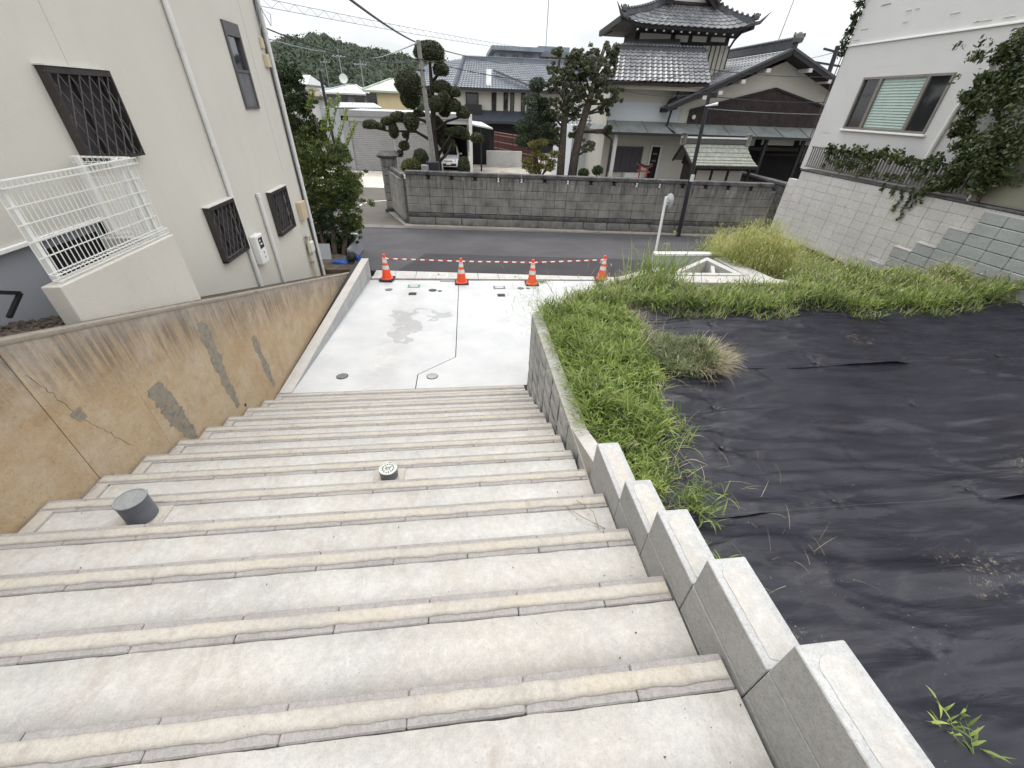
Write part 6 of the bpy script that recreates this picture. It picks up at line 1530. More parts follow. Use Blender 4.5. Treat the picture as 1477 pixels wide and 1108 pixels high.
pads = [(619, 77, 21, 14, 0, .35), (636, 101, 11, 9, 0, .6), (589, 121, 19, 17, 0, .0), (592, 143, 14, 12, .3, 0), (637, 127, 14, 9, 0, .5), (655.5, 134, 9, 7.5, 0, .5), (640, 140, 8, 8, -.3, 0), (629.5, 150.5, 10, 10, -.4, 0), (654, 154, 12, 10, 0, .5), (641, 161, 9, 7, .4, 0), (668, 164, 10, 9.5, 0, .5),
        (575, 170, 12, 8, 0, .5), (560, 176, 11, 7, .2, .5), (535, 181, 12, 7.5, 0, .4), (550, 184, 6, 5, 0, .4), (593, 176, 11, 12, -.3, 0), (568, 189, 7.5, 9.5, 0, 0), (585, 195, 5, 4, 0, 0), (583, 210, 8, 6.5, 0, 0), (577, 221.5, 5, 4.5, 0, 0), (633, 190, 13, 16, .5, 0), (626, 175, 11, 8, .3, 0), (640, 205, 9, 10, .4, 0), (661, 190, 15, 7, 0, .5), (650, 193, 9, 8, .2, .2), (671, 196, 7, 8, 0, .2), (688, 200, 10, 8, 0, .5), (650, 208, 7, 9, .1, 0), (604, 165, 9, 6, .4, .3)]
dpx = (tp(620, 150) - tp(610, 150)).length / 10
for (x_, y_, rx, ry, dy, fb) in pads:
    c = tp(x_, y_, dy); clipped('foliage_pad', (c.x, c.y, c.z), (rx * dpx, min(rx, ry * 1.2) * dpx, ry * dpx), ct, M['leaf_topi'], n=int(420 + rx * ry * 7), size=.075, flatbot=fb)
def bush(name, px_, py_, rx, ry, Y, lab, cat='shrub', mt='leaf_topi', size=.07, n=1500, group=None):
    c = at(px_, py_, Y=Y); s_ = (at(px_ + 10, py_, Y=Y) - c).length / 10
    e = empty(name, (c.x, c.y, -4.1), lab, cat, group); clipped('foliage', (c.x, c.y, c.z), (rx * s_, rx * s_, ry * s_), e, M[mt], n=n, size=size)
    m = MB(); m.tube([(c.x, c.y, -4.12), (c.x, c.y, c.z)], .05, 6); m.build('stem', M['bark_dark'], e)
bush('round_shrub', 607, 230, 11, 14, 19.4, 'dark round clipped shrub left of the utility pole')
bush('yellow_shrub', 594, 241, 15, 11, 19.0, 'low yellowish clipped shrub beside the gate pillar', mt='leaf_yel')
bush('cone_shrub', 669, 241, 9, 13, 19.6, 'small cone shaped clipped shrub right of the clipped tree trunk')
# pines and the big gnarled tree
pt = empty('pine_tree', (4.5, 21.5, -4.1), 'dark pine with layered needle pads left of the gnarled tree', 'tree')
PY_ = 21.5
def qp(px_, py_, dy=0, Y=PY_): return at(px_, py_, Y=Y + dy)
b0 = qp(775, 262); b0.z = -4.1
trunk_mb([([b0, qp(772, 215), qp(778, 165), qp(776, 125)], [.12, .10, .07, .04]), ([qp(773, 200), qp(755, 195)], [.05, .03]), ([qp(775, 180), qp(795, 172)], [.05, .03])]).build('trunk', M['bark_dark'], pt, smooth=True)
s_ = (qp(780, 150) - qp(770, 150)).length / 10
for (x_, y_, rx, ry) in ((775, 122, 12, 9), (768, 145, 15, 9), (785, 150, 10, 8), (772, 165, 18, 10), (755, 182, 14, 9), (780, 185, 18, 11), (755, 202, 13, 10), (772, 207, 15, 10), (795, 200, 12, 10), (792, 170, 12, 8)):
    c = qp(x_, y_, rnd.uniform(-.3, .4)); P = ball_pts(1100, (c.x, c.y, c.z), (rx * s_, rx * s_, ry * s_), .35); leaf_obj('needle_pad', P, .13, M['leaf_pine'], pt, aspect=.22)
gt = empty('gnarled_tree', (7, 21, -4.1), 'tall pruned tree with thick bare twin trunks and tufted branch ends beside the old house', 'tree')
GYt = 20.8
def gp_(px_, py_, dy=0): return at(px_, py_, Y=GYt + dy)
g0_ = gp_(808, 262); g0_.z = -4.1; g1_ = gp_(822, 262); g1_.z = -4.1
limbs = [([g0_, gp_(810, 225), gp_(813, 185), gp_(816, 150), gp_(812, 115), gp_(806, 95)], [.20, .18, .15, .12, .08, .04]), ([g1_, gp_(830, 220), gp_(838, 185), gp_(849, 150), gp_(858, 115), gp_(866, 85), gp_(870, 70)], [.24, .2, .17, .15, .11, .07, .03])]
tufts = []
def limb(a_, b_, r0_=.06, mid=None):
    pts = [gp_(*a_)]; 
    if mid: pts.append(gp_(*mid, rnd.uniform(-.2, .2)))
    pts.append(gp_(*b_, rnd.uniform(-.5, .5))); limbs.append((pts, [r0_, r0_ * .7, r0_ * .35][:len(pts)])); tufts.append(pts[-1])
for a_, b_ in (((845, 165), (886, 145)), ((845, 165), (870, 160)), ((838, 190), (880, 186)), ((838, 190), (872, 192)), ((852, 140), (880, 105)), ((858, 115), (884, 85)), ((862, 100), (885, 75)), ((866, 85), (875, 68)), ((866, 85), (858, 74)), ((858, 115), (838, 92)), ((850, 145), (832, 110)), ((849, 150), (828, 128)), ((816, 150), (800, 120)), ((812, 115), (795, 130)), ((812, 115), (825, 90)), ((806, 95), (808, 76)), ((812, 105), (832, 80)), ((813, 185), (795, 165)), ((813, 180), (830, 168)), ((816, 150), (832, 140)), ((810, 215), (798, 205)), ((832, 215), (850, 208)), ((832, 225), (850, 215)), ((858, 120), (872, 128)), ((849, 150), (862, 145)), ((806, 95), (798, 100)), ((845, 130), (822, 120)), ((838, 160), (820, 155)), ((862, 105), (850, 88)), ((846, 150), (880, 150)), ((855, 130), (890, 130)), ((852, 135), (842, 105)), ((840, 180), (826, 195)), ((812, 200), (800, 188)), ((812, 160), (798, 150))): limb(a_, b_, .05)
trunk_mb(limbs).build('trunk', M['bark'], gt, smooth=True)
s_ = (gp_(780, 150) - gp_(770, 150)).length / 10
P = []
for c in tufts:
    for _ in range(8):
        d = Vector((rnd.gauss(0, 4.6), rnd.gauss(0, 3), rnd.gauss(1, 2.8))) * s_; P.append(ball_pts(70, c + d, (3.6 * s_, 3.6 * s_, 2.9 * s_), .1))
for (a_, b_, n_) in ((825, 100, 12), (850, 95, 10), (812, 125, 9), (840, 130, 8), (868, 95, 8), (870, 118, 6), (806, 165, 6), (826, 150, 6)):
    for _ in range(n_ * 4): c = gp_(a_ + rnd.gauss(0, 10), b_ + rnd.gauss(0, 11), rnd.gauss(0, .45)); P.append(ball_pts(48, c, (3.4 * s_, 3.4 * s_, 2.6 * s_), .1))
leaf_obj('foliage', np.concatenate(P), .10, M['leaf_olive'], gt, aspect=.5)
ys_ = empty('garden_shrub', (4.8, 20, -4.1), 'loose yellowish green layered shrub in front of the pine', 'shrub')
P = []
m = MB()
for (x_, y_) in ((762, 232), (775, 222), (785, 228), (795, 235), (770, 208), (782, 205), (760, 240), (800, 222), (792, 242), (778, 240), (768, 246)):
    c = qp(x_, y_, 0, 20.0); P.append(ball_pts(330, c, (.30, .28, .16), .1)); m.tube([qp(778, 258, 0, 20.0), c], [.03, .012], 5)
leaf_obj('foliage', np.concatenate(P), .085, M['leaf_yel'], ys_); m.build('stems', M['bark'], ys_)
for (x_, y_, r_, lab) in ((842, 250, 9, 'low dark shrub at the foot of the gnarled tree'), (862, 246, 9, 'dark potted shrub against the white wall of the old house')):
    c = qp(x_, y_, 0, 20.6); e = empty('low_shrub', (c.x, c.y, -4.1), lab, 'shrub'); leaf_obj('foliage', ball_pts(900, c, (r_ * s_, r_ * s_, r_ * .8 * s_), .1), .09, M['leaf_dark'], e)
    m = MB(); m.tube([(c.x, c.y, -4.1), c], .03, 6); m.build('stem', M['bark_dark'], e)

# leafy tree at the corner of the cream building
lt = empty('leafy_tree', (-4.2, 13, -4.2), 'tall multi stemmed leafy tree squeezed beside the corner of the cream building', 'tree')
LY = 13.4
def lp(px_, py_, dy=0): return at(px_, py_, Y=LY + dy)
b_ = [lp(478, 398, -1.2), lp(487, 398, -1.1), lp(496, 396, -1.0)]
paths = []
for q, (mid, top) in zip(b_, (((462, 330), (430, 200)), ((478, 310), (455, 170)), ((500, 320), (492, 250)))):
    q.z = -4.25; paths.append(([q, lp(*mid), lp(*top)], [.085, .06, .03]))
trunk_mb(paths).build('trunk', M['bark'], lt, smooth=True)
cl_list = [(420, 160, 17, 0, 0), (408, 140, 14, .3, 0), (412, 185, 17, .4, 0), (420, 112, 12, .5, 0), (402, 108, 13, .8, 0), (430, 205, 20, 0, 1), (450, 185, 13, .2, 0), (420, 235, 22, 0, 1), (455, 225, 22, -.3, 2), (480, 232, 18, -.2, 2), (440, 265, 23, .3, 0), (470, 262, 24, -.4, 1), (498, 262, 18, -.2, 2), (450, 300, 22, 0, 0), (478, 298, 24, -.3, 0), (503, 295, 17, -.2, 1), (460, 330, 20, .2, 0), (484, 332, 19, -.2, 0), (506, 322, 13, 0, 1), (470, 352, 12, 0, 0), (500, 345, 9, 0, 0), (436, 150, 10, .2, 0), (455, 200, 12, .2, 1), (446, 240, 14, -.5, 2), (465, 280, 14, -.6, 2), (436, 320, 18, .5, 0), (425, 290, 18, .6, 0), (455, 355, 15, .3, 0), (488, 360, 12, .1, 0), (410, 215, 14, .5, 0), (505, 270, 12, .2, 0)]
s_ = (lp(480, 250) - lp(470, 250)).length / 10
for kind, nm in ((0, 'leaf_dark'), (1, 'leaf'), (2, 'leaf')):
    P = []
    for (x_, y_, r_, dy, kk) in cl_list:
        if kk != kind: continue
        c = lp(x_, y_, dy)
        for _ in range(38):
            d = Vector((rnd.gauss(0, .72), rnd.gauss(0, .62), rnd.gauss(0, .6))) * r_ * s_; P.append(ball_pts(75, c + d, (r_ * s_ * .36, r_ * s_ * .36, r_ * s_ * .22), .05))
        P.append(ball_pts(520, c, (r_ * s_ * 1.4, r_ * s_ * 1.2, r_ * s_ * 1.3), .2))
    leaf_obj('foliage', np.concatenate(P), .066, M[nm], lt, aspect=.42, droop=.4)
P = []
m = MB()
for (x0, y0_, x1, y1_) in ((470, 215, 489, 138), (480, 225, 500, 160), (462, 210, 476, 145), (490, 230, 513, 178), (498, 300, 520, 330), (495, 250, 517, 265), (440, 170, 452, 130)):
    a_, c_ = lp(x0, y0_), lp(x1, y1_); m.tube([a_, a_.lerp(c_, .5) + Vector((.05, 0, .03)), c_], [.014, .009, .004], 5)
    for k_ in range(9): P.append(ball_pts(16, a_.lerp(c_, .35 + .65 * k_ / 8), (.08, .08, .07), .1))
m.build('twigs', M['bark'], lt); leaf_obj('young_leaves', np.concatenate(P), .075, leafmat('young_leaf', (.16, .24, .04), (.34, .42, .09), .5, .35), lt)
cb = empty('round_conifer', (-7, 24, -4.2), 'dark clipped conifer pads rising behind the leafy tree', 'tree')
P = []; m = MB()
for (x_, y_, r_) in ((404, 106, 13), (399, 128, 12), (416, 120, 9), (425, 148, 9), (437, 145, 9), (408, 150, 13), (430, 128, 6)):
    c = at(x_, y_, Y=17); q = (at(x_ + 10, y_, Y=17) - c).length / 10; P.append(ball_pts(1000, c, (r_ * q, r_ * q, r_ * .75 * q), .4)); m.tube([at(408, 170, Y=17), c], [.05, .02], 5)
c = at(408, 170, Y=17); m.tube([(c.x, 17, -4.2), c], [.12, .06], 7); m.build('trunk', M['bark_dark'], cb); leaf_obj('foliage', np.concatenate(P), .09, M['leaf_dark'], cb)
bush('dark_shrub', 488, 220, 15, 12, 20, 'dark rounded shrub behind the leafy tree by the garage side wall', mt='leaf_dark', size=.1)

# ================================================================== STREET THINGS
def padpt(px_, py_):
    d = fwd + (px_ - CX) / FPX * cr - (py_ - CY) / FPX * cu
    t = (-3.86 + .058 * 5.42) / (d.z + .058 * d.y); return d * t
cone_pos = [padpt(559, 404.5), padpt(666, 408.5), padpt(767, 410), padpt(867, 405)]
labs = ['leftmost orange traffic cone with two white bands beside the grey kerb wall', 'second orange traffic cone from the left at the pad joint', 'third orange traffic cone from the left with a weed at its foot', 'rightmost orange traffic cone half behind the weeds']
proto = None
for i, p in enumerate(cone_pos):
    if proto is None:
        e = empty('traffic_cone', (0, 0, 0))
        m = MB(); m.cbox(-.19, .19, -.19, .19, 0, .035, .012); m.build('base', M['rubber'], e)
        def cr__(z): return .135 - (.135 - .032) * (z - .03) / .67
        m = MB(); m.lathe([(.165, .034), (.16, .05), (cr__(.06), .062)] + [(cr__(z), z) for z in (.15, .3, .45, .6, .70)] + [(.02, .705)], (0, 0, 0), 24); m.build('body', M['orange'], e, smooth='auto')
        for z0, z1 in ((.30, .405), (.475, .575)):
            m = MB(); m.lathe([(cr__(z0) + .0015, z0), (cr__(z1) + .0015, z1)], (0, 0, 0), 24, cap=False); m.build('reflective_band', M['reflect'], e, smooth='auto')
        m = MB(); m.tube([(0.052 * math.cos(t), .052 * math.sin(t), .60) for t in np.linspace(0, 2 * math.pi, 15)], .007, 6); m.build('bar_ring', M['white'], e, smooth='auto')
        proto = e; c_ = e
    else: c_ = copy_tree(proto)
    c_.location = (p.x, p.y, p.z + (.035 if i in (0, 3) else 0)); c_.rotation_euler.z = rnd.uniform(-.15, .15)
    tag(c_, labs[i], 'traffic cone', 'traffic cones across the end of the parking pad')
blab = ['red and white striped bar between the first two traffic cones', 'red and white striped bar between the middle two traffic cones', 'red and white striped bar between the last two traffic cones']
for i in range(3):
    a_, b_ = cone_pos[i] + Vector((0, 0, .615)), cone_pos[i + 1] + Vector((0, 0, .615)); e = empty('cone_bar', (a_ + b_) / 2, blab[i], 'barrier bar', 'striped bars linking the cones')
    n = 17
    for k in range(n): MB().tube([a_.lerp(b_, k / n), a_.lerp(b_, (k + 1) / n)], .017, 8).build('red_segment' if k % 2 else 'white_segment', M['red'] if k % 2 else M['white'], e, smooth=True)

e = empty('traffic_mirror', (5.9, 11.7, ZR), 'round traffic mirror seen from behind on a thin white pole by the road', 'traffic mirror')
b_, t_ = at(940.5, 390, Y=11.7), at(961, 284, Y=11.7); bb = b_ + (b_ - t_).normalized() * .3
MB().tube([bb, t_], .038, 12).build('pole', M['white_metal'], e, smooth='auto')
m = MB(); m.lathe([(.001, -.05), (.12, -.045), (.19, -.02), (.215, 0), (.215, .012), (.001, .04)], (0, 0, 0), 28); c = at(965, 291, Y=11.75); o = obj_from(m.mesh('mirror_shell', M['mirror'], True), 'mirror_shell', e, c, (R(84), 0, R(-82)))
m = MB(); m.bar(t_ + Vector((0, 0, -.1)), c, .03, .03); m.bar(t_ + Vector((0, 0, -.2)), c + Vector((0, 0, -.06)), .02, .02); m.build('bracket', M['white_metal'], e)

e = empty('lamp_pole', (8.6, 15.7, ZR), 'slim dark utility pole with a small white lamp in front of the old house', 'utility pole')
b_ = at(978, 341, Z=ZR); t_ = at(1025, 128, Y=b_.y)
MB().tube([b_, t_], [.085, .06], 12).build('pole', M['dkpole'], e, smooth='auto')
p = at(998, 257, Y=b_.y - .08); MB().cbox(p.x - .07, p.x + .07, p.y - .04, p.y, p.z - .12, p.z + .12, .01).build('number_plate', M['reflect'], e)
p = at(1024, 152, Y=b_.y - .2); m = MB(); m.tube([p + Vector((-.06, .15, -.02)), p, p + Vector((.22, -.1, .05))], [.02, .03, .05], 8); m.build('lamp', M['white'], e)
p = at(1028, 137, Y=b_.y); MB().cbox(p.x - .02, p.x + .14, p.y - .08, p.y + .08, p.z - .08, p.z + .08, .01).build('terminal_box', M['dkpole'], e)
LT = t_

e = empty('utility_pole', (-1.3, 19, -4.1), 'slender leaning grey utility pole in front of the clipped tree', 'utility pole')
UY = 18.9; b_ = at(629, 262, Y=UY); t_ = at(603, 58, Y=UY); bb = b_ + (b_ - t_).normalized() * 1.7
MB().tube([bb, t_], [.12, .075], 12).build('pole', M['pole'], e, smooth='auto')
m = MB(); q0, q1 = at(625.5, 246, Y=UY), at(624, 229, Y=UY); m.cbox(q0.x - .27, q0.x + .24, UY - .2, UY + .15, q0.z, q1.z - .1, .02); m.build('collar_box', M['dkpole'], e)
q0 = at(614, 252, Y=UY); m = MB(); m.cbox(q0.x - .14, q0.x + .16, UY - .3, UY, -4.1, at(614, 237, Y=UY).z, .02); m.build('cabinet', M['fascia'], e)
for py_ in (118, 96, 82): q = at(CX, py_, Y=UY); f = (py_ - 58) / 204; p = t_.lerp(b_, f); m = MB(); m.tube([p + Vector((-.16, -.05, 0)), p + Vector((.12, -.05, 0))], .03, 6); m.build('insulator', M['dkpole'], e)
UT = t_; UB = b_
def upt(py_): return UT.lerp(UB, (py_ - 58) / 204)
def wire(pts, r, lab, sag=.15, mat_='cable', spiral=False):
    pts = [Vector(p) for p in pts]; out = []
    for a_, c_ in zip(pts, pts[1:]):
        n = 14
        for i in range(n + (1 if c_ is pts[-1] else 0)): t = i / n; out.append(a_.lerp(c_, t) - Vector((0, 0, 4 * sag * t * (1 - t))))
    m = MB(); m.tube(out, r, 5); mid = out[len(out) // 2]; e = empty('overhead_cable', mid, lab, 'cable')
    m.build('cable', M[mat_], e)
    if spiral:
        m = MB(); m.tube([p + Vector((0, 0, .13)) for p in out], r, 5); m.build('messenger_wire', M[mat_], e)
        m = MB(); L_ = sum((q - p).length for p, q in zip(out, out[1:])); n = int(L_ / .22); z = []
        for i in range(n + 1):
            t = i / n * (len(out) - 1); a_ = min(int(t), len(out) - 2); z.append(out[a_].lerp(out[a_ + 1], t - a_) + Vector((0, 0, .13 if i % 2 else 0)))
        m.tube(z, r * .7, 4); m.build('spiral_hanger', M[mat_], e)
wire([at(366, 7, Y=11.2), at(760, 74, Y=26)], .006, 'pale spiral wrapped cable pair crossing the sky above the hill', .05, 'cable_grey', True)
wire([at(372, 36, Y=11.2), upt(84)], .014, 'dark cable from the cream building to the leaning utility pole', .25)
wire([at(498, -6, Y=9), UT + Vector((-.1, 0, -.05))], .022, 'thick dark cable rising steeply left from the utility pole top', .05)
wire([upt(82), at(875, 120, Y=22), LT + Vector((0, 0, -.1))], .013, 'dark cable from the leaning pole to the slim dark pole', .25)
wire([upt(62), at(735, 92, Y=44)], .02, 'thin cable from the utility pole top towards the slate blue roof', .1)
wire([at(384, 55, Y=11.5), at(470, 74, Y=30)], .01, 'thin pale cable over the wooded hill at left', .05, 'cable_grey')
wire([UT + Vector((-.1, 0, -.1)), at(536, 84, Y=60)], .022, 'thin cable running down left from the pole top to the hill', .1, 'cable_grey')
wire([LT + Vector((0, 0, -.2)), at(1260, 146, Y=14.5)], .013, 'upper dark cable from the slim pole across the brown gable boards', .1)
wire([LT + Vector((0, 0, -.55)), at(1260, 166, Y=14.5)], .009, 'lower thin cable from the slim pole across the brown gable boards', .05, 'cable_grey')
wire([at(880, 118, Y=20), at(1022, 100, Y=20.6), at(1240, 110, Y=20.6)], .012, 'dark cable across the white gable of the old house', .12)
e = empty('utility_pole', (22, 27, -4.2), 'distant dark utility pole with a crossarm behind the right end of the gable', 'utility pole')
b_, t_ = at(1180, 150, Y=30), at(1209, 66, Y=30); MB().tube([b_ + (b_ - t_) * 1.6, t_], .13, 8).build('pole', M['dkpole'], e)
for py_, l_ in ((74, .9), (92, 1.6)): f = (py_ - 66) / 84; p = t_.lerp(b_, f); MB().bar(p + Vector((-l_, 0, .1)), p + Vector((l_ * .7, 0, -.1)), .1, .1).build('crossarm', M['dkpole'], e)
wire([t_ + Vector((0, 0, -.3)), at(1150, 86, Y=60)], .03, 'thin cable left of the distant crossarm pole', .1, 'cable_grey')
e = empty('street_light_pole', (-9, 28, -4.2), 'thin black pole leaning behind the leafy tree by the garage', 'pole')
b_, t_ = at(487, 232, Y=27), at(461, 104, Y=27); MB().tube([b_ + (b_ - t_) * .2, t_], .075, 8).build('pole', M['black'], e)
MB().bar(t_, t_ + Vector((.1, 0, .06)), .35, .05).build('pole_cap', M['dkpole'], e)

# corner by the tree: low side walls, blue tarp and bags, leaning board
e = empty('side_wall', (-3.3, 13, ZR), 'low pale boundary wall behind the leafy tree trunks beside the road', 'wall')
m = MB(); m.box(-3.5, -3.4, 12.6, 14.2, -4.4, -3.75); m.build('wall', M['grey_found'], e); m = MB(); m.box(-6, -3.5, 14.1, 14.2, -4.4, -3.7); m.build('rear_wall', M['cream_rough'], e)
def crumple(name, c, r, mt, lab, cat, seed):
    V0, F0 = ICO3; V = []
    for v in V0: v = Vector(v); k = 1 + .5 * noise.noise(v * 1.6 + Vector((seed, 0, 0))) + .18 * noise.noise(v * 5 + Vector((seed, 1, 0))); V.append((c[0] + v.x * r[0] * k, c[1] + v.y * r[1] * k, max(c[2] + v.z * r[2] * k, c[2] - r[2] * .8)))
    return tag(obj_from(npmesh(name, V, None, F0, M[mt]), name), lab, cat)
p = at(492, 381, Y=11.75); crumple('blue_tarp', (p.x, p.y, p.z), (.30, .16, .13), 'blue', 'crumpled blue tarp at the foot of the leafy tree', 'tarp', 3)
p = at(508, 372, Y=11.75); crumple('dark_bag', (p.x, p.y, p.z + .02), (.14, .12, .14), 'rubber', 'dark bag beside the blue tarp behind the grey kerb wall', 'bag', 8)
p = at(518, 376, Y=11.7); crumple('blue_bag', (p.x, p.y, p.z), (.07, .08, .18), 'blue', 'small blue bag squeezed behind the end of the grey kerb wall', 'bag', 5)
MB().ext([(-3.9, 11.2, -4.3), (-2.98, 11.2, -4.3), (-2.98, 12.1, -4.3), (-6, 13.9, -4.3), (-6, 11.2, -4.3)], (0, 0, .42)).build('corner_soil', M['soil'], kind='structure')
e = empty('leaning_board', (-3.9, 12, -3.9), 'grey board leaning against the wall behind the tree trunks', 'board')
p = at(468, 392, Y=11.9); q = at(462, 352, Y=12.3); m = MB(); m.hexa([p + Vector((-.15, 0, 0)), p + Vector((.25, 0, 0)), p + Vector((.25, .03, 0)), p + Vector((-.15, .03, 0)), q + Vector((-.15, 0, 0)), q + Vector((.25, 0, 0)), q + Vector((.25, .03, 0)), q + Vector((-.15, .03, 0))]); m.build('board', M['grey_found'], e)

# ================================================================== WEEDS
def region_pts(n, inside, bx):
    out = []
    while len(out) < n:
        x = npr.uniform(bx[0], bx[1], n * 2); y = npr.uniform(bx[2], bx[3], n * 2)
        for a_, b_ in zip(x, y):
            if inside(a_, b_): out.append((a_, b_))
            if len(out) >= n: break
    return np.array(out)
def wn(x, y, s=1.0, k=0): return noise.noise(Vector((x * s, y * s, k)))
GZ = -2.60
# strip along the low wall
def in1(x, y):
    r_ = 1.55 + .26 * max(0, y - 1.6) + .16 * wn(x, y, 2.5) + .1 * wn(x, y, 6); r_ = min(r_, 2.35 + .12 * wn(x, y, 3))
    if y < 2.3: r_ -= (2.3 - y) * .35
    return 1.10 < x < r_ and y > 1.45 + .2 * wn(x, y, 3)
def mound(P, edge, hmax): return np.array([max(.05, hmax * min(1, e_ / .3)) for e_ in edge])
def weeds(name, n, inside, bx, H, L, wd, mats, lab, lean=1.25, hb=None, z0=GZ, straw=.06, cat='weeds', heads=0):
    B = region_pts(n, inside, bx); hz = npr.uniform(0, 1, n) ** .7
    hh = np.array([H * (.65 + .5 * wn(a_, b_, 1.7, 5) + .25 * wn(a_, b_, 5, 2)) for a_, b_ in B])
    if hb is not None: hh = hh * np.array([hb(a_, b_) for a_, b_ in B])
    hh = np.maximum(hh, .03)
    B3 = np.column_stack([B, z0 + hz * hh * .75])
    sets = []; Ls = npr.uniform(L * .55, L * 1.3, n) * np.clip(hh / H * 1.3, .5, 1.15)
    k = int(n * (1 - straw)); V, F4, F3 = blades(B3[:k], Ls[:k], wd, lean, seg=3); sets.append((V, F4, F3, 0))
    V, F4, F3 = blades(B3[k:], Ls[k:], wd * .6, lean, seg=3); sets.append((V, F4, F3, 1))
    # stalks that carry the leaves
    ns = n // 14; Bs = np.column_stack([B[:ns], np.full(ns, z0)]); V, F4, F3 = blades(Bs, hh[:ns] * 1.35, .004, .5, seg=3); sets.append((V, F4, F3, 0))
    if heads:
        Bh = np.column_stack([B[-heads:], z0 + hh[-heads:] * .6]); V, F4, F3 = blades(Bh, npr.uniform(.2, .38, heads), .0035, .5, seg=3); sets.append((V, F4, F3, 1))
        tips = V.reshape(heads, 7, 3)[:, 6]; V, F4, F3 = blades(tips - np.array([0, 0, .02]), npr.uniform(.05, .09, heads), .012, .9, seg=3); sets.append((V, F4, F3, 1))
    return grass_obj(name, sets, mats, label=lab, cat=cat, kind='stuff')
weeds('weeds', 11500, in1, (1.05, 2.6, 1.3, 5.5), .36, .165, .0185, [M['grass'], M['straw']], 'bright green weeds spilling along the low wall beside the stairs', lean=1.35, straw=.05, hb=lambda x, y: .35 + .65 * min(1, (y - 1.3) / 1.6))
def in2(x, y):
    lo = 5.45 + .22 * wn(x, y, 1.2, 3) + (.0 if x < 5 else -.15 * min(1, (x - 5) / 2)) + (.25 * (x - 7.8) if x > 7.8 else 0); hi = 6.25 + (.2 if x < 3.4 else (-.1 if x < 6.0 else .6))
    diag = 5.2 + (x - 1.0) * .98
    return lo < y < min(hi, max(diag, 5.35)) and x > 1.3
# ragged runners past the edges of the weed band
def near(inside, x, y, d):
    return (not inside(x, y)) and any(inside(x + dx * d, y + dy * d) for dx, dy in ((1, 0), (-1, 0), (0, 1), (0, -1), (.7, .7), (-.7, .7), (.7, -.7), (-.7, -.7)))
for ins, bx_, n_, lab in ((in1, (1.1, 3.0, 1.2, 5.4), 700, 'ragged weed runners creeping onto the sheeting from the strip beside the stairs'), (in2, (1.3, 9.7, 4.6, 5.8), 900, 'ragged weed runners creeping onto the sheeting from the far weed band')):
    B = region_pts(n_, lambda x, y: near(ins, x, y, .22 if noise.noise(Vector((x * 2.3, y * 2.3, 8))) > -.05 else .08), bx_); k = len(B) * 2 // 3; S = []
    for sl_, mi_ in ((slice(0, k), 0), (slice(k, None), 1)):
        q = B[sl_]; V, F4, F3 = blades(np.column_stack([q, np.full(len(q), GZ + .015)]), npr.uniform(.1, .28, len(q)), .011 if mi_ == 0 else .006, 1.5, seg=3); S.append((V, F4, F3, mi_))
    grass_obj('weed_runners', S, [M['grass'], M['straw']], label=lab, cat='weeds', kind='stuff')
# overhang above the wall coping
n = 420; ys = npr.uniform(2.6, 5.35, n); B = np.column_stack([npr.uniform(1.0, 1.15, n), ys, npr.uniform(-2.5, -2.3, n)]); V, F4, F3 = blades(B, npr.uniform(.12, .3, n), .009, 1.1, az=npr.normal(math.pi, .6, n), droopk=1.4, seg=4)
grass_obj('overhanging_weeds', [(V, F4, F3, 0)], [M['grass']], label='weed blades drooping over the low wall towards the stairs', cat='weeds', kind='stuff')
n = 46; B = np.column_stack([npr.uniform(.95, 1.3, n), npr.uniform(4.2, 5.6, n), npr.uniform(-2.5, -2.35, n)]); V, F4, F3 = blades(B, npr.uniform(.35, .65, n), .004, 1.0, az=npr.normal(math.pi, .5, n), droopk=.7, seg=5)
tips = V.reshape(n, 11, 3)[:, 6]; S = [(V, F4, F3, 0)]
for q in (4, 6, 8, 10): tt = V.reshape(n, 11, 3)[:, q]; v, f4, f3 = blades(tt, npr.uniform(.08, .17, n), .006, 1.5, az=npr.normal(math.pi, 1.1, n), seg=3); S.append((v, f4, f3, 0))
grass_obj('leaning_stalks', S, [M['straw_green'] if 'straw_green' in M else M['grass']], label='sparse weed stalks leaning left over the corner of the pad', cat='weeds', kind='stuff')
weeds('weeds', 15000, in2, (1.2, 9.7, 5.1, 7.05), .40, .22, .018, [M['grass'], M['straw']], 'band of thick green weeds across the far edge of the black sheeting', straw=.12, heads=900)
def in3(x, y): return 6.3 + .3 * wn(x, y, 2) < x < 9.78 and 6.9 < y < 10.5 + .3 * (x - 6.4)
weeds('tall_weeds', 11000, in3, (6.0, 9.78, 6.5, 11.6), .36, .24, .016, [M['grass'], M['straw_lime']], 'tall seeding weeds between the white block wall and the road', z0=-3.2, straw=.2, heads=1500, hb=lambda x, y: 1.0 if x < 8.6 else 1.0 - (x - 8.6) * .5)
def in4(x, y): return (x - 6.35) ** 2 + (y - 8.3) ** 2 < .85
weeds('bushy_weeds', 9500, in4, (5.2, 7.4, 7.2, 9.4), 2.1, .21, .016, [M['grass_lime'], M['straw_lime']], 'rounded clump of lime yellow seeding weeds beside the triangular planter', z0=-3.1, straw=.30, heads=2600, hb=lambda x, y: max(.3, 1.1 - .75 * ((x - 6.35) ** 2 + (y - 8.3) ** 2)))
def in5(x, y): return ((x - 2.66) / .52) ** 2 + ((y - 4.08) / .46) ** 2 < 1 + .35 * wn(x, y, 3)
weeds('weed_clump', 3000, in5, (1.8, 3.7, 3.3, 4.9), .36, .22, .011, [leafmat('dull_weed', (.075, .115, .035), (.20, .23, .10)), M['straw']], 'round clump of dull green weed growing through the black sheeting', straw=.24, cat='weed clump')
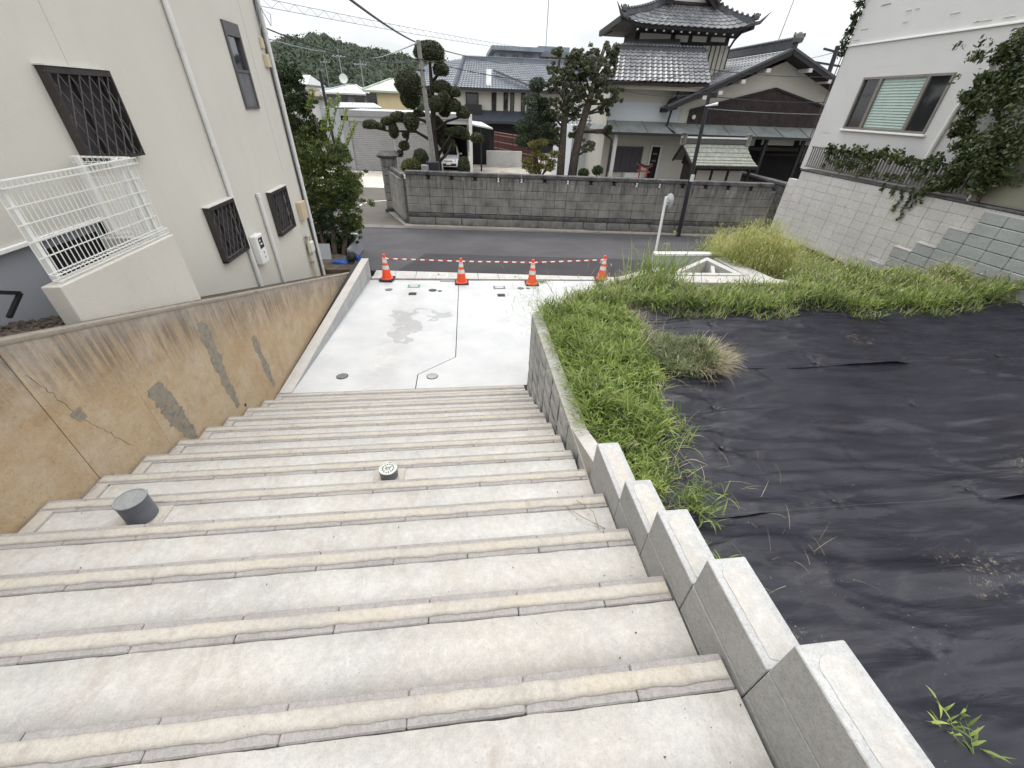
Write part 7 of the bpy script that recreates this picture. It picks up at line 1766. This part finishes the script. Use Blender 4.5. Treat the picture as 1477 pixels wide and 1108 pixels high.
n = 380; an = npr.normal(-.5, .7, n); rr = npr.uniform(.3, .6, n); B = np.column_stack([2.72 + rr * .8 * np.cos(an), 3.98 + rr * .7 * np.sin(an), np.full(n, GZ + .1)]); V, F4, F3 = blades(B, npr.uniform(.15, .34, n), .0055, 1.3, az=an + npr.normal(0, .4, n), droopk=1.3, seg=4)
grass_obj('dry_grass_fringe', [(V, F4, F3, 0)], [M['straw']], label='bleached straw fringe at the right edge of the weed clump on the sheeting', cat='dry grass', kind='stuff')
n = 900; B = np.column_stack([npr.normal(2.35, .16, n), npr.normal(5.1, .5, n), np.full(n, GZ + .03)]); V, F4, F3 = blades(B, npr.uniform(.12, .3, n), .004, 1.4, seg=3)
grass_obj('dry_grass', [(V, F4, F3, 0)], [M['straw']], label='pale dead grass between the green strip and the weed clump', cat='dry grass', kind='stuff')
n = 170; B = np.column_stack([npr.normal(3.45, .28, n), npr.normal(6.75, .12, n), np.full(n, GZ)]); V, F4, F3 = blades(B, npr.uniform(.45, .95, n), .016, .55, droopk=.75, seg=6)
S = [(V, F4, F3, 0)]; hb_ = np.array([[3.55, 6.8, -2.0], [3.75, 6.9, -2.1], [3.3, 6.7, -2.15], [4.9, 6.9, -2.3]]); v, f4, f3 = blades(hb_ - [0, 0, .5], [.75, .65, .6, .5], .006, .15, droopk=.3, seg=5); S.append((v, f4, f3, 0)); tp_ = v.reshape(4, 11, 3)[:, 10]
for _ in range(7): v, f4, f3 = blades(tp_ + npr.normal(0, .01, (4, 3)), .10, .018, 1.2, seg=3); S.append((v, f4, f3, 1))
grass_obj('tall_grass_tuft', S, [M['grass'], M['grass_lime']], label='taller arching grass tuft with nodding seed heads near the traffic mirror', cat='grass tuft', kind='stuff')
# sprigs
def sprig(name, x, y, n, L_, lab, wd=.012):
    B = np.column_stack([npr.normal(x, .05, n), npr.normal(y, .05, n), np.full(n, GZ + .01)]); V, F4, F3 = blades(B, npr.uniform(L_ * .6, L_ * 1.2, n), wd * .5, .9, droopk=.9, seg=5); S = [(V, F4, F3, 0)]
    for q in (3, 5, 7, 9): tt = V.reshape(n, 11, 3)[:, q]; v, f4, f3 = blades(tt, npr.uniform(.3, .55, n) * L_, wd, 1.3, seg=4); S.append((v, f4, f3, 0))
    grass_obj(name, S, [M['grass']], label=lab, cat='weed', kind='stuff')
sprig('weed_sprig', 1.50, 1.50, 26, .26, 'weed sprig leaning over the black sheeting behind the stepped block wall'); sprig('weed_sprig', 1.38, 1.22, 16, .2, 'small weed tuft tucked against the back of the stepped block wall')
sprig('weed_sprig', 1.72, 1.85, 34, .28, 'weed tuft trailing from the green strip onto the sheeting beside the stepped wall'); sprig('weed_sprig', 1.42, 1.38, 22, .24, 'lowest trailing weed tuft by the third wall block from the bottom')
sprig('weed_sprig', 2.42, .40, 7, .20, 'young broad bladed weed at the bottom right corner of the sheeting', .014)
n = 60; B = np.column_stack([npr.uniform(1.5, 2.6, n), npr.uniform(1.2, 2.4, n), np.full(n, GZ + .02)]); V, F4, F3 = blades(B, npr.uniform(.1, .3, n), .003, 1.5, seg=4); grass_obj('fallen_straws', [(V, F4, F3, 0)], [M['straw']], label='thin dry straws lying on the black sheeting near the stepped wall', cat='straw', kind='stuff')
cz = cone_pos[2]; n = 60; B = np.column_stack([npr.normal(cz.x + .28, .12, n), npr.normal(cz.y + .1, .05, n), np.full(n, cz.z)]); V, F4, F3 = blades(B, npr.uniform(.08, .2, n), .008, 1.2, seg=4); grass_obj('gutter_weed', [(V, F4, F3, 0)], [M['grass']], label='small weed growing in the gutter beside the third cone', cat='weed', kind='stuff')
# dead twigs on the steps at the right
m = MB(); z = sz(3) + .004
for a_, b_, c_ in (((.62, 1.70, 0), (.70, 1.58, .03), (.84, 1.50, 0)), ((.70, 1.72, .02), (.78, 1.60, .05), (.80, 1.45, .0)), ((.60, 1.45, 0), (.72, 1.40, .02), (.88, 1.42, .0))):
    m.tube([Vector((p[0], p[1], z + p[2])) for p in (a_, b_, c_)], .0025, 5)
o = m.build('dry_twig', M['straw']); tag(o, 'dry curled weed stems lying on the steps against the block wall', 'twig', kind='stuff')

# crumbs and leaf bits on the steps
m = MB()
for _ in range(150):
    k = rnd.randrange(0, 12); x = rnd.choice([rnd.uniform(-2.7, .9), rnd.uniform(.55, .9), rnd.uniform(-2.8, -2.4)]); y = rnd.uniform(sy(k - 1) + .02, sy(k) - .13); z = sz(k) + .001; q = rnd.uniform(.0015, .0042); t = rnd.uniform(0, 3.1)
    m.bar((x, y, z + q * .3), (x + q * 2 * math.cos(t), y + q * 2 * math.sin(t), z + q * .3), q, q * .6)
tag(m.build('step_debris', M['bark']), 'tiny crumbs of dirt and leaf scattered on the step treads', 'debris', kind='stuff')
# ---- ivy and the big shrub on the right
iv = empty('ivy', (9.8, 9.5, -1.3), 'ivy climbing over the slatted railing and hanging down the white block wall', 'ivy')
P = []
for _ in range(185):
    y = rnd.uniform(7.3, 11.35); zt = -.62 - .10 * wn(y, 0, 1.3) - (.12 if y < 8.3 else 0); z = rnd.uniform(-1.15 if rnd.random() < .6 else -.85, zt); P.append(ball_pts(10, (9.80 - rnd.uniform(-.03, .06), y, z), (.07, .12, .09), .1))
for y, l_ in ((8.55, .65), (8.75, .5), (8.3, .3), (9.3, .22), (9.0, .28), (8.42, .42)):
    for k_ in range(int(l_ / .05)): P.append(ball_pts(3, (9.76, y + .03 * math.sin(k_), -1.25 - k_ * .05), (.03, .05, .03), .1))
leaf_obj('ivy_leaves', np.concatenate(P), .085, M['ivy'], iv, aspect=.75, droop=.5)
m = MB()
for y, l_ in ((8.55, .65), (8.75, .5), (9.0, .28), (8.42, .42)): m.tube([(9.79, y, -1.2), (9.77, y + .02, -1.25 - l_ * .5), (9.765, y - .01, -1.25 - l_)], .004, 4)
m.tube([(9.84, 11.3, -.8), (9.84, 9.5, -.7), (9.84, 7.3, -.75)], .012, 5); m.build('ivy_stems', M['bark'], iv)
bs = empty('wall_shrub', (9.7, 7.6, -1.3), 'large dark leafy shrub billowing against the white building at the right edge', 'shrub')
P = []
for (px_, py_, r_) in ((1425, 130, .34), (1450, 105, .36), (1470, 140, .45), (1405, 170, .30), (1440, 185, .42), (1475, 190, .5), (1400, 215, .30), (1425, 225, .36), (1460, 230, .42), (1390, 245, .22), (1445, 75, .26), (1475, 75, .40), (1490, 110, .5), (1385, 190, .16), (1410, 120, .2), (1415, 255, .22), (1370, 262, .16), (1395, 145, .14), (1350, 268, .14)):
    c = at(px_, py_, X=9.75)
    for _ in range(8): d = Vector((rnd.gauss(0, .25), rnd.gauss(0, .5), rnd.gauss(0, .5))) * r_; P.append(ball_pts(85, c + d, (r_ * .4, r_ * .5, r_ * .42), .1))
for _ in range(60): c = at(rnd.uniform(1375, 1480), rnd.uniform(55, 265), X=9.6); P.append(ball_pts(7, c, (.08, .1, .1), .1))
leaf_obj('foliage', np.concatenate(P), .085, M['ivy'], bs, aspect=.45, droop=.5)
m = MB(); c = at(1440, 180, X=9.8)
for px_, py_ in ((1425, 130), (1470, 110), (1400, 215), (1450, 80)): m.tube([Vector((9.85, 7.3, -1.28)), c, at(px_, py_, X=9.75)], [.03, .02, .008], 6)
m.build('branches', M['bark'], bs)
e = empty('corner_ivy', (10.15, 12.7, 1.5), 'dark ivy strip clinging to the far corner of the white building near the sky', 'ivy')
P = []
for _ in range(60): z = rnd.uniform(1.3, 3.6); P.append(ball_pts(14, (10.12 + rnd.gauss(0, .05), 12.72 + rnd.gauss(0, .06), z), (.07, .09, .09), .1))
leaf_obj('ivy_leaves', np.concatenate(P), .09, M['leaf_dark'], e, aspect=.7, droop=.5)
m = MB(); m.tube([(10.14, 12.68, -1.2), (10.14, 12.68, 3.6)], .012, 5); m.build('ivy_stem', M['bark'], e)
